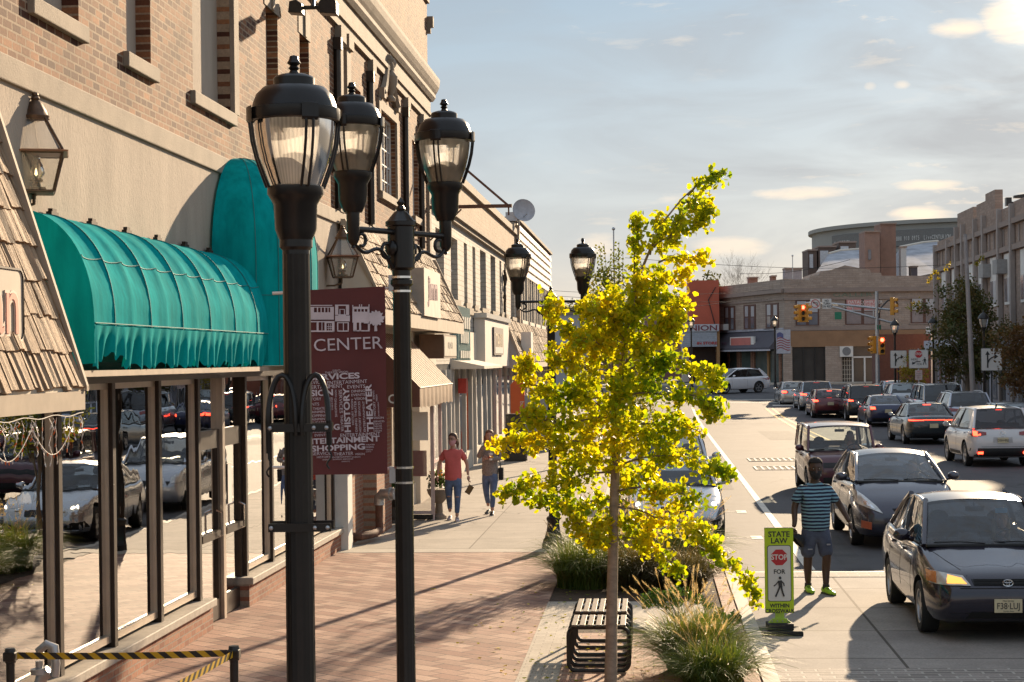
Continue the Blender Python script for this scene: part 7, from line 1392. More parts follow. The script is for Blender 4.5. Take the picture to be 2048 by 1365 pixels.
def lane_sign(label, px, D, z=2.85, w=.86, post=True):
    p = at(px, 715, D); o_ = thing('lane_sign', label, 'sign', (p.x, p.y, 0), 0, 'lane direction signs on the right side'); MB().box(-.03, .03, .02, .05, 0, 3.3).build('post', trimk, o_)
    flat_sign(o_, (0, 0, z), w + .04, .98, MATS['frame_grey'], .05, 'sign_frame'); flat_sign(o_, (0, -.012, z), w, .94); T = frame((0, -.024, z), (1, 0, 0), (0, 0, 1))
    MB(T).box(-.2, -.14, -.36, .22, 0, .01).prism([(-.27, .2), (-.07, .2), (-.17, .37)], 0, .011, 'z').tube([(-.16, -.15, .004), (-.10, .0, .004), (.02, .09, .004), (.14, .12, .004)], .03, 4).prism([(.12, .02), (.12, .24), (.28, .13)], 0, .012, 'z').build('arrow', blackv, o_); return o_
lane_sign('lane arrow sign half covered by the yellowish street tree', 1797, 99); lane_sign('lane arrow sign near the right edge, beside the reddish tree', 1983, 78)
tall = at(1938, 715, 75); tp_ = thing('utility_pole', 'slender leaning grey metal pole in front of the dark street tree', 'pole', (tall.x + .12, tall.y, 0)); MB().tube([(.08, 0, 0), (-.22, 0, 8.1)], [.12, .075], 12).build('pole', M('pole_grey', (.34, .31, .30), .6, .4, .1, 4), tp_, smooth=True)
ld_ = thing('street_light', 'cobra head street light at the top right edge above the parapet', 'street light', tuple(at(2060, 392, 100))); MB().prism([(-.9, -.12), (-.2, -.14), (1.5, .0), (1.5, .12), (.1, .16), (-.9, .02)], -.15, .15, 'y').build('lamp_head', MATS['black_paint'], ld_); MB().tube([(1.2, 0, .05), (4, 0, .1), (4, 0, -10)], .07, 8).build('arm', galv, ld_)
cm9 = thing('roof_floodlight', 'small dark floodlight on the crenellated parapet near the right edge', 'floodlight', tuple(at(2026, 405, 97))); MB().box(-.4, -.1, -.2, .2, -.2, .25).tube([(-.1, 0, 0), (.4, 0, -.1)], .05, 5).build('lamp_head', black, cm9)
# overhead wires
for i, (a, b, s_) in enumerate((((1000, 575, 120), (1700, 562, 150), .8), ((1080, 590, 120), (1640, 592, 150), .5), ((1250, 516, 115), (2048, 520, 112), .6), ((1480, 548, 120), (1700, 520, 118), .3), ((1100, 618, 120), (1460, 604, 140), .4))):
    A, B = at(*a), at(*b); tag(MB().tube([A.lerp(B, k_ / 12) - Vector((0, 0, s_ * math.sin(math.pi * k_ / 12))) for k_ in range(13)], .018, 4).build('overhead_wire', trimk), ['overhead wire running behind the twin lamps to the corner roof', 'lower overhead wire just behind the far end lamps', 'longest overhead wire crossing to the right edge', 'short overhead wire sloping above the corner building', 'lowest overhead wire towards the theatre roof'][i], 'wire', 'overhead wires')
for i, (px, py, D, h, lb) in enumerate(((1227, 458, 90, 3.4, 'thin flagpole with ball finial rising behind the yellow tree'), (1585, 512, 150, 2.4, 'thin mast on the corner building roof'))):
    p = at(px, py, D); MB_ = MB().tube([(p.x, p.y, p.z), (p.x, p.y, p.z - h if i else 0)], .035, 6).ball(p, .09, 8); tag(MB_.build('flagpole', galv), lb, 'flagpole')
# ================================================================ vegetation
def at3(px, py, D, dz=0): return at(px, py, D)
def ginkgo_leaf(mb, p, size, rnd, down=.35):
    # fan leaf: stalk point, fluted outer edge with a notch
    ax = Vector((rnd.gauss(0, 1), rnd.gauss(0, 1), rnd.gauss(-down, .8))).normalized(); b = ax.orthogonal().normalized(); b = Matrix.Rotation(rnd.uniform(0, 6.28), 3, ax) @ b; n = ax.cross(b); s_ = size * rnd.uniform(.7, 1.2); w = rnd.uniform(.8, 1.15)
    pts = [p]
    for a, r_ in ((-58, .82), (-30, 1.0), (-8, 1.0), (0, .84), (8, 1.0), (30, 1.0), (58, .82)):
        t_ = R(a * w); pts.append(p + (ax * math.cos(t_) + b * math.sin(t_)) * s_ * r_ * .75 + n * s_ * (.12 * (abs(a) / 58) ** 2 - .04))
    mb.add(pts, [(0, 1, 2, 3, 4), (0, 4, 5, 6, 7)])
D0 = 16.7
gt = thing('ginkgo_tree', 'young yellow-green ginkgo tree with slender pale trunk in front of the slatted benches', 'tree', tuple(gz(1221, 1392)))
TR = [(1221, 1396, 0), (1223, 1250, 0), (1226, 1100, 0), (1229, 980, 0), (1235, 850, .02), (1243, 740, .02), (1256, 640, 0), (1275, 560, -.02), (1300, 500, 0), (1330, 440, 0), (1362, 400, 0), (1400, 365, 0), (1450, 348, 0)]
gb = gz(1221, 1392).y; D0 = gz(1221, 1392).dot(fw)
tp3 = [at(x, y, D0 + d) for x, y, d in TR]; tp3[0].z = -.03
MB().tube(tp3, [.062, .053, .048, .043, .036, .028, .021, .015, .011, .009, .007, .005, .003], 10).build('trunk', M('pale_bark', (.30, .225, .165), .85, 0, .3, 10, .9, stretch=(1, 1, 2), bscale=70, bdist=.006), gt, world=True, smooth=True)
BR = [([(1234, 900), (1120, 882), (1000, 888)], 26), ([(1231, 945), (1120, 965), (1015, 985)], 26), ([(1229, 1000), (1150, 1015), (1070, 1000)], 24), ([(1227, 1095), (1170, 1075), (1140, 1010)], 20), ([(1238, 805), (1130, 800), (1060, 770), (1045, 722)], 26), ([(1245, 725), (1150, 690), (1112, 640), (1102, 605)], 22),
      ([(1252, 680), (1195, 650), (1168, 612)], 27), ([(1237, 835), (1120, 855), (1050, 835)], 26), ([(1270, 590), (1268, 520), (1275, 470), (1278, 443)], 14), ([(1256, 640), (1220, 590), (1200, 625)], 22), ([(1300, 510), (1318, 470), (1322, 440)], 17), ([(1330, 470), (1375, 462), (1415, 440), (1412, 412)], 17),
      ([(1318, 525), (1370, 518), (1414, 522)], 9), ([(1290, 560), (1340, 570), (1372, 548)], 15), ([(1256, 640), (1330, 615), (1358, 592)], 22), ([(1250, 690), (1330, 655), (1362, 612)], 22), ([(1245, 745), (1340, 722), (1420, 745), (1436, 772)], 18), ([(1240, 795), (1330, 790), (1410, 800), (1432, 828)], 24), ([(1236, 860), (1320, 850), (1395, 862)], 28),
      ([(1232, 935), (1330, 912), (1415, 932), (1458, 950)], 17), ([(1230, 985), (1320, 978), (1405, 1008)], 22), ([(1228, 1015), (1310, 1035), (1390, 1060), (1435, 1110)], 21), ([(1227, 1080), (1290, 1085), (1335, 1120), (1362, 1152)], 16), ([(1390, 1060), (1450, 1120), (1492, 1158), (1515, 1205)], 12), ([(1241, 765), (1180, 742), (1110, 722)], 30),
      ([(1362, 405), (1395, 420), (1424, 395)], 13), ([(1375, 392), (1420, 362), (1454, 348)], 10), ([(1300, 500), (1340, 478), (1372, 430)], 18), ([(1260, 620), (1300, 590), (1330, 540)], 26), ([(1244, 735), (1300, 690), (1350, 650)], 32), ([(1240, 790), (1290, 750), (1330, 720)], 32), ([(1236, 850), (1180, 800), (1140, 770)], 32), ([(1233, 900), (1290, 880), (1340, 900)], 30), ([(1231, 940), (1180, 920), (1120, 925)], 30), ([(1229, 995), (1260, 960), (1310, 950)], 26), ([(1250, 690), (1225, 640), (1215, 600)], 28), ([(1248, 700), (1200, 690), (1150, 680)], 26), ([(1226, 1060), (1260, 1040), (1310, 1060)], 22), ([(1228, 1050), (1200, 1040), (1180, 1090)], 20), ([(1230, 980), (1238, 850), (1246, 740)], 30), ([(1244, 740), (1262, 640), (1285, 560)], 24)]
rr = random.Random(21); lv = MB(); bw_ = MB()
for bi, (pts, rad) in enumerate(BR):
    dd = rr.uniform(-.55, .55) if bi < len(BR) - 2 else -.3; P3 = [at(x, y, D0 + dd * (k_ / (len(pts) - 1)) ** .8) for k_, (x, y) in enumerate(pts)]
    # smooth the limb
    fine = []
    for k_ in range(len(P3) - 1):
        for s_ in range(5):
            f = s_ / 5; fine.append(P3[k_].lerp(P3[k_ + 1], f) + Vector((rr.uniform(-.01, .01), rr.uniform(-.01, .01), .03 * math.sin(f * math.pi))))
    fine.append(P3[-1]); n_ = len(fine); bw_.tube(fine, [.009 * (1 - .8 * i / n_) + .0015 for i in range(n_)], 6)
    Ln = sum((fine[i + 1] - fine[i]).length for i in range(n_ - 1)); cnt = int(Ln * rad * 19 + 50); m_pp = D0 / FPX
    # leaves sit in tufts on short spurs
    nt_ = max(4, cnt // 7)
    for _ in range(nt_):
        f = rr.uniform(.12, 1.02) ** .85 * (n_ - 1); i = min(n_ - 2, int(f)); base_ = fine[i].lerp(fine[i + 1], min(1, f - i)); rd = rad * m_pp * (1.0 if f < .8 * n_ else .7)
        d = Vector((rr.gauss(0, .55), rr.gauss(0, .8), rr.gauss(-.1, .55))) * rd * .92; c_ = base_ + d
        if rr.random() < .35: bw_.tube([base_, c_], [.003, .0015], 4)
        for _ in range(rr.randint(5, 9)): ginkgo_leaf(lv, c_ + Vector((rr.gauss(0, .026), rr.gauss(0, .03), rr.gauss(0, .03))), .060, rr)
gleaf = Leaf('ginkgo_leaf', [(.08, .17, .012), (.18, .28, .010), (.37, .41, .010), (.54, .48, .012), (.60, .44, .015)], .64, .42, 1.5)
bw_.build('limb', bark, gt, world=True, fix=False); lv.build('crown', gleaf, gt, world=True, fix=False)
# ---------------------------------------------------------------- fountain grasses
def grass(label, x, y, n, ln, spread, plumes, rnd, cols, z=-.02, pl=.16):
    t_ = thing('fountain_grass', label, 'ornamental grass', (x, y, z), 0, 'fountain grasses in the kerb bed'); mb = MB(); pm = MB()
    def stem(l_, a, lean, w, bend=1.0):
        r0 = spread * .5 * math.sqrt(rnd.random()); a0 = rnd.uniform(0, 6.28); p0 = Vector((r0 * math.cos(a0), r0 * math.sin(a0), 0)); h = Vector((math.cos(a), math.sin(a), 0)); pts = []
        for k_ in range(6): f = k_ / 5; pts.append(p0 + h * (lean * l_ * f ** 1.6) + Vector((0, 0, l_ * (f - bend * .42 * lean * f ** 2.6))))
        return pts, h
    for _ in range(int(n * 1.7)):
        a = rnd.uniform(0, 6.28); l_ = ln * rnd.uniform(.55, 1.1); pts, h = stem(l_, a, rnd.uniform(.15, 1.25) ** .8, .004, 1.35); s_ = Vector((-h.y, h.x, 0)) ; s_ = (s_ + Vector((0, 0, rnd.uniform(-.5, .5)))).normalized(); w = rnd.uniform(.003, .006)
        vs = []
        for k_, p in enumerate(pts): q_ = w * (1 - (k_ / 5) ** 2) + .0004; vs += [p - s_ * q_, p + s_ * q_]
        mb.add(vs, [(2 * k_, 2 * k_ + 1, 2 * k_ + 3, 2 * k_ + 2) for k_ in range(5)])
    mb.build('blades', Leaf('grass_' + cols, {'g': [(.04, .08, .02), (.09, .15, .03), (.19, .23, .05), (.17, .14, .06)], 'd': [(.06, .05, .03), (.10, .09, .035), (.16, .12, .06)]}[cols], .35, .5, 4), t_, fix=False)
    for _ in range(plumes):
        a = rnd.uniform(0, 6.28); l_ = ln * rnd.uniform(.95, 1.3); pts, h = stem(l_, a, rnd.uniform(.1, .6), .002, .7); pm.tube(pts, .0013, 3)
        d = (pts[-1] - pts[-2]).normalized(); L2_ = pl * rnd.uniform(.6, 1.1); base_ = pts[-1]; o1 = d.orthogonal().normalized(); o2 = d.cross(o1)
        for k_ in range(75): # bristles
            f = rnd.random(); p = base_ + d * L2_ * (f - .3); rr_ = .026 * math.sin(math.pi * min(.98, f + .06)) + .003; an = rnd.uniform(0, 6.28); out_ = (o1 * math.cos(an) + o2 * math.sin(an)); e = p + out_ * rr_ + d * .018; sd_ = d.cross(out_) * .0019
            pm.add([p - sd_, p + sd_, e], [(0, 1, 2)])
    pm.build('plume', Leaf('plume', [(.50, .41, .35), (.66, .57, .50), (.56, .46, .41)], .5, .8, 5), t_, fix=False); return t_
rg_ = random.Random(4)
for (lb, x, y, n, ln, sp_, pn_, cols) in (('leftmost grass clump spilling over the brick paving', -.95, 24.6, 1500, .92, .7, 16, 'g'), ('back left grass clump behind the bench pad', -.75, 26.6, 1300, .95, .7, 22, 'g'), ('middle dark grass clump behind the ginkgo trunk', -.2, 24.4, 1300, .85, .7, 20, 'd'), ('middle grass clump at the back of the bed', -.1, 26.6, 1200, .95, .7, 34, 'g'), ('right rear grass clump with many pale plumes', .5, 26.9, 1100, .92, .5, 34, 'g'), ('dark seed-headed grass clump at the right end of the bed', .40, 24.2, 1300, .72, .6, 16, 'd'), ('foreground grass clump with pink-tan plumes near the yellow stop sign', .42, 17.9, 2400, .78, .55, 46, 'g'), ('lower grass clump at the bottom edge right of the benches', .55, 17.0, 1500, .6, .5, 16, 'g')):
    grass(lb, x, y, n, ln, sp_, pn_, rg_, cols)
for (lb, x, y, r_, h_) in (('low green shrub behind the foreground plumes', .30, 21.3, .42, .36), ('low green shrub by the kerb next to the sign base', .72, 19.9, .26, .30)):
    t_ = thing('low_shrub', lb, 'shrub', (x, y, -.02)); mb = MB(); st_ = MB(); rs_ = random.Random(int(x * 100))
    for _ in range(26):
        a = rs_.uniform(0, 6.28); q_ = r_ * math.sqrt(rs_.random()); e = Vector((q_ * math.cos(a), q_ * math.sin(a), h_ * rs_.uniform(.7, 1.15) * (1 - .35 * (q_ / r_) ** 2))); st_.tube([Vector((0, 0, 0)), e * .55 + Vector((0, 0, .03)), e], [.006, .004, .002], 4); leaf_cloud(mb, e, (.075, .075, .06), 70, .034, rs_, .5)
    st_.build('stem', bark, t_, fix=False); mb.build('foliage', Leaf('shrub_green', [(.025, .06, .012), (.06, .13, .02), (.10, .17, .03)], .3, .35, 5), t_, fix=False)
# ---------------------------------------------------------------- background trees
def tree(name, label, base, h, crown, n, size, mat, seed, trunk_r=.11, lean=0, group=None, sparse=1.0, low=.28):
    rnd = random.Random(seed); t_ = thing(name, label, 'tree', tuple(base), 0, group); tw = MB(); cr_ = MB(); top_ = Vector((lean, 0, h * .85)); tw.tube([(0, 0, 0), (lean * .3, 0, h * .35), (lean * .7, 0, h * .6), top_], [trunk_r, trunk_r * .75, trunk_r * .45, trunk_r * .15], 8); rx, rz = crown
    k = 26
    for i in range(k):
        f = low + (1 - low) * (i + .5) / k; z0 = h * f * .72; a = i * 2.4 + rnd.uniform(-.4, .4); prof_ = math.sin(math.pi * min(1, (f - low) / (1 - low) * .86 + .12)) ** .7; e = Vector((lean * f + rx * prof_ * math.cos(a) * rnd.uniform(.5, 1), rx * prof_ * math.sin(a) * rnd.uniform(.5, 1), min(h, z0 + h * .20 * rnd.uniform(.6, 1.5)))); b0 = Vector((lean * f, 0, z0)); mid = b0.lerp(e, .5) + Vector((0, 0, .05 * h)); tw.tube([b0, mid, e], [trunk_r * .4 * (1 - f * .6), trunk_r * .22, trunk_r * .06], 5)
        for _ in range(4):
            c_ = e.lerp(b0, rnd.uniform(-.1, .5)) + Vector((rnd.gauss(0, .12), rnd.gauss(0, .12), rnd.gauss(0, .10))) * rx; leaf_cloud(cr_, c_, (rx * .26 * sparse, rx * .26 * sparse, rx * .22), int(n / k / 4), size, rnd, .6)
    tw.build('trunk', bark, t_, smooth=True, fix=False); cr_.build('crown', mat, t_, fix=False); return t_
dkl = Leaf('dark_leaf', [(.035, .055, .018), (.07, .09, .025), (.12, .09, .03), (.15, .10, .03)], .25, .6, .8); yel_l = Leaf('golden_leaf', [(.10, .12, .02), (.30, .25, .03), (.42, .26, .03)], .4, .5, .9); redl_ = Leaf('reddish_leaf', [(.10, .045, .025), (.15, .08, .03), (.09, .09, .03)], .3, .6, .8)
p = at(1228, 760, 28.6); tree('street_tree', 'darker green street tree with upright shoots behind the yellow ginkgo', (p.x, p.y, 0), 4.7, (.80, 2), 4200, .065, Leaf('mid_leaf', [(.05, .09, .02), (.12, .15, .025), (.28, .22, .03)], .35, .5, 1), 3, .07)
sh2 = thing('street_tree', 'tall wispy leader shoots of the tree behind the twin street lamp', 'tree', (p.x, p.y, 2.0)); s1_ = MB(); s2_ = MB(); rs_ = random.Random(9)
for (x0, y0, x1_, y1_) in ((1225, 700, 1198, 490), (1222, 700, 1208, 488), (1232, 690, 1238, 484), (1215, 720, 1186, 525), (1240, 690, 1246, 500), (1212, 740, 1184, 560), (1228, 700, 1228, 500)):
    A, B = at(x0, y0, 28.6), at(x1_, y1_, 28.6); s1_.tube([A, A.lerp(B, .5) + Vector((.02, 0, 0)), B], [.010, .006, .003], 5)
    for k_ in range(44):
        f = .2 + .8 * k_ / 43; c_ = A.lerp(B, f) + Vector((.03 * math.sin(f * 5), 0, 0)); sd_ = (-1 if k_ % 2 else 1); l_ = .06 * rs_.uniform(.7, 1.2); q_ = Vector((sd_ * l_ * rs_.uniform(.5, 1), rs_.uniform(-.06, .06), rs_.uniform(-.07, .02))); up_ = Vector((sd_ * .012, 0, .022)); s2_.add([c_, c_ + q_ * .5 + up_, c_ + q_, c_ + q_ * .5 - up_ * .6], [(0, 1, 2, 3)])
s1_.build('trunk', bark, sh2, world=True, fix=False); s2_.build('crown', MATS['mid_leaf'], sh2, world=True, fix=False)
p = at(1935, 760, 92); tree('street_tree', 'dark green street tree behind the leaning grey pole on the right', (p.x, p.y, .1), 6.9, (2.3, 3), 11000, .16, dkl, 5, .14, low=.22)
p = at(2060, 800, 73); tree('street_tree', 'reddish brown street tree cut by the right edge', (p.x, p.y, .1), 4.4, (1.7, 2), 6500, .13, redl_, 6, .11, low=.3)
p = at(2030, 760, 95); tree('street_tree', 'dark tree at the right edge between the reddish tree and the dark street tree', (p.x, p.y, .1), 5.2, (2.0, 2), 4200, .14, dkl, 15, .11, low=.3)
p = at(1826, 775, 99); tree('street_tree', 'small golden street tree behind the pedestrian sign', (p.x, p.y, .2), 3.3, (.95, 1.5), 2600, .10, yel_l, 7, .07, low=.2)
p = at(1878, 600, 91); yt = MB(); rs_ = random.Random(3)
for (x, y) in ((1862, 555), (1868, 545), (1858, 562), (1875, 548), (1880, 560), (1898, 530), (1892, 540), (1960, 520), (1952, 528), (1966, 516)): leaf_cloud(yt, at(x, y, 91), (.14, .14, .18), 26, .12, rs_)
tag(yt.build('leaf_sprigs', yel_l), 'yellow leafy sprigs at the top of the dark street tree', 'leaves')
for (lb, px, D, h, rx, sd) in (('hazy tree crown behind the orange theatre wall, left of two', 1398, 190, 8.6, 2.3, 8), ('hazy round tree crown just above the corner building roof', 1428, 190, 10.4, 2.8, 9), ('hazy tree seen between the far twin lamp heads', 1140, 190, 7.8, 2.6, 10)):
    p = at(px, 740, D); tree('distant_tree', lb, (p.x, p.y, 1), h, (rx, 3), 2600, .32, Leaf('hazy_leaf', [(.06, .07, .03), (.10, .10, .04)], .3, .7, .5), sd, .2, group='distant trees above the roofs')
def bare(lb, px, D, h, seed):
    rnd = random.Random(seed); p = at(px, 740, D); t_ = thing('bare_tree', lb, 'tree', (p.x, p.y, 1), 0, 'bare trees above the roofs'); mb = MB()
    def gr_(a, d, l_, r_, lev):
        b = a + d * l_; mb.tube([a, a.lerp(b, .5) + Vector((rnd.uniform(-.05, .05), 0, 0)) * l_, b], [r_, r_ * .8, r_ * .6], 5)
        if lev == 0: return
        for _ in range(3 if lev > 1 else 4): gr_(b, (d + Vector((rnd.gauss(0, .42), rnd.gauss(0, .42), rnd.uniform(0, .3)))).normalized(), l_ * rnd.uniform(.6, .85), r_ * .6, lev - 1)
    gr_(Vector((0, 0, 0)), Vector((0, 0, 1)), h * .34, .06, 5); mb.build('trunk', bark, t_, fix=False)
for i, (px, D, h) in enumerate(((1486, 200, 11.5), (1500, 205, 11.8), (1528, 210, 9.6), (1552, 215, 9.4))): bare(['leftmost bare tree above the corner building roof', 'tallest bare tree above the corner building roof', 'third bare tree from the left above the corner roof', 'rightmost faint bare tree above the corner roof'][i], px, D, h, i + 2)
# ---------------------------------------------------------------- benches
bm_ = M('bench_slats', (.12, .085, .06), .55, .2, .2, 8, .2, stretch=(3, .5, 1))
def bench(label, y0, y1, ring_ys):
    t_ = thing('bench', label, 'bench', (-.54, y0, 0), 0, 'slatted backless benches by the ginkgo'); w = .29; n = 7; ln = y1 - y0
    for i in range(n):
        x = -w + .05 + (2 * w - .1) * i / (n - 1); MB().box(x - .028, x + .028, 0, ln, .445, .468).build('slat', bm_, t_, bevel=.004)
    for y in ring_ys:
        pts = []
        for cx_, cz_, a0 in ((w - .07, .36, 0), (-w + .07, .36, 90), (-w + .07, .09, 180), (w - .07, .09, 270)):
            for k_ in range(6): a = R(a0 + 18 * k_); pts.append((cx_ + .08 * math.cos(a), y, cz_ + .08 * math.sin(a)))
        MB().tube(pts, .021, 8, closed=True).build('leg', black, t_, smooth=True)
bench('nearer slatted bench with rounded ring legs behind the ginkgo trunk', 17.78, 18.5, (.04, .36, .68)); bench('farther slatted bench just beyond the nearer one', 18.75, 19.75, (.04, .5, .96))
# ---------------------------------------------------------------- in-street crossing sign
lime = M('lime_sheeting', (.50, .66, .01), .45, 0, .04, 3); sg_ = thing('crosswalk_sign', 'lime yellow STATE LAW STOP FOR pedestrian sign on a black rubber base', 'sign', (1.46, 21.0, ZR), R(2))
MB().prism([(-.25, .0), (.25, 0), (.25, .055), (.235, .065), (-.235, .065), (-.25, .055)], -.2, .2, 'y').box(-.15, .15, -.13, .13, .065, .14).build('base', rubber, sg_, bevel=.01)
MB().box(-.052, .052, -.012, .012, .14, .36).prism([(-.13, .14), (.13, .14), (.075, .19), (-.075, .19)], -.03, .03, 'y').build('stem', M('lime_plastic', (.40, .58, .06), .5), sg_)
for x in (-.09, -.03, .03, .09): MB(frame((x, -.031, .16), (1, 0, 0), (0, 0, 1))).lathe([(.009, 0), (.007, .004), (0, .005)], 8).build('bolt', galv, sg_)
ZB = .25; HT = .98; wd2 = .165
MB().box(-wd2, wd2, -.02, .02, ZB, ZB + HT).build('panel', lime, sg_, bevel=.006); MB().box(-wd2, wd2, -.012, .012, ZB + HT, ZB + HT + .008).build('top_edge', black, sg_)
T = frame((0, -.0205, ZB), (1, 0, 0), (0, 0, 1)); rr_ = lambda a, b, c, d, r: rrect(a, b, c, d, r)
MB(T).prism(rrect(-.137, .137, .135, .785, .03), 0, .0012, 'z').build('panel_border', blackv, sg_); MB(T).prism(rrect(-.130, .130, .142, .778, .025), 0, .0024, 'z').build('white_field', M('sign_white', (.70, .68, .64)), sg_)
t2 = lambda s, x, y, h, w=1.0, mat=blackv, b=.002, nm='sign_text', z=.0015: text_mb(s, h, T @ Matrix.Translation((x, y, z)), .001, b, sx=w).build(nm, mat, sg_)
t2('STATE', 0, .91, .088, 1.0); t2('LAW', 0, .835, .088, 1.0); t2('FOR', 0, .478, .07, 1, z=.003); t2('WITHIN', 0, .085, .062); t2('CROSSWALK', 0, .024, .062, .92)
octagon(.098, T @ Matrix.Translation((0, .645, .0024)), .001).build('stop_octagon', redv, sg_); t2('STOP', 0, .645, .085, .92, white_p, .002, z=.004)
wk = MB(); walker(wk, T @ Matrix.Translation((0, .245, .0)), .38); wk.build('walking_figure', blackv, sg_)

fl_ = MB(); rs_ = random.Random(77)
for _ in range(420):
    x, y = rs_.gauss(-.3, .9), rs_.uniform(15.5, 25); z = .004
    if x > 1.0: continue
    s_ = .035 * rs_.uniform(.7, 1.2); a = rs_.uniform(0, 6.28); v_ = [(x + s_ * math.cos(a + q_), y + s_ * math.sin(a + q_), z + .004 + rs_.uniform(0, .008)) for q_ in (0, 1.1, 2.2)]; fl_.add([(x, y, z)] + v_, [(0, 1, 2), (0, 2, 3)])
tag(fl_.build('fallen_leaves', gleaf, fix=False), 'yellow fallen leaves scattered over the paving around the ginkgo', 'fallen leaves', None, 'stuff')
# ================================================================ people
def skinmesh(name, chains, mat, par, sub=2, root=None):
    """one continuous surface grown on connected joints; chains of (point, radius)"""
    vs = []; rs = []; es = []; idx = {}
    def vid(p, r):
        k = tuple(round(q_, 4) for q_ in p)
        if k not in idx: idx[k] = len(vs); vs.append(p); rs.append(r)
        return idx[k]
    for ch in chains:
        ids = [vid(p, r) for p, r in ch]; es += [(a, b) for a, b in zip(ids, ids[1:]) if a != b]
    me = bpy.data.meshes.new(name); me.from_pydata(vs, es, []); o = bpy.data.objects.new(name, me); C.objects.link(o); md = o.modifiers.new('s', 'SKIN'); md.use_smooth_shade = True
    if not me.skin_vertices: me.attributes.new
    ly = me.skin_vertices[0].data if me.skin_vertices else None
    if ly is None: raise RuntimeError('no skin layer')
    for i, r in enumerate(rs): ly[i].radius = (r, r) if not isinstance(r, tuple) else r
    ly[0].use_root = True; sb = o.modifiers.new('u', 'SUBSURF'); sb.levels = sub; sb.render_levels = sub
    dg = bpy.context.evaluated_depsgraph_get(); nm = bpy.data.meshes.new_from_object(o.evaluated_get(dg)); o.modifiers.clear(); o.data = nm; nm.materials.clear(); nm.materials.append(mat)
    for f in nm.polygons: f.use_smooth = True
    o.parent = par; return o
def hand(par, wrist, dirv, side, skin, curl=.5, k=1.0):
    """palm with five unequal fingers; side = thumb direction"""
    d = Vector(dirv).normalized(); s_ = Vector(side); s_ = (s_ - d * s_.dot(d)).normalized(); n_ = d.cross(s_); w = Vector(wrist); ch = [[(w, .024), (w + d * .045, (.034, .02)), (w + d * .085, (.038, .018))]]
    pal = w + d * .085
    for i, (off, l_) in enumerate(((.030, .068), (.010, .076), (-.010, .070), (-.030, .056))):
        r0 = w + d * .082 + s_ * off; p1 = r0 + (d - n_ * curl * .5).normalized() * l_ * .45; p2 = p1 + (d - n_ * curl * 1.3).normalized() * l_ * .32; p3 = p2 + (d - n_ * curl * 2.2).normalized() * l_ * .23
        ch.append([(pal, (.038, .018)), (r0 + d * .012, .0105), (p1, .0095), (p2, .009), (p3, .0075)])
    t0 = w + d * .035 + s_ * .03; ch.append([(w + d * .045, (.034, .02)), (t0 + s_ * .014, .0115), (t0 + s_ * .030 + d * .03, .0105), (t0 + s_ * .032 + d * .056, .009)])
    return skinmesh('hand', ch, skin, par, 1)
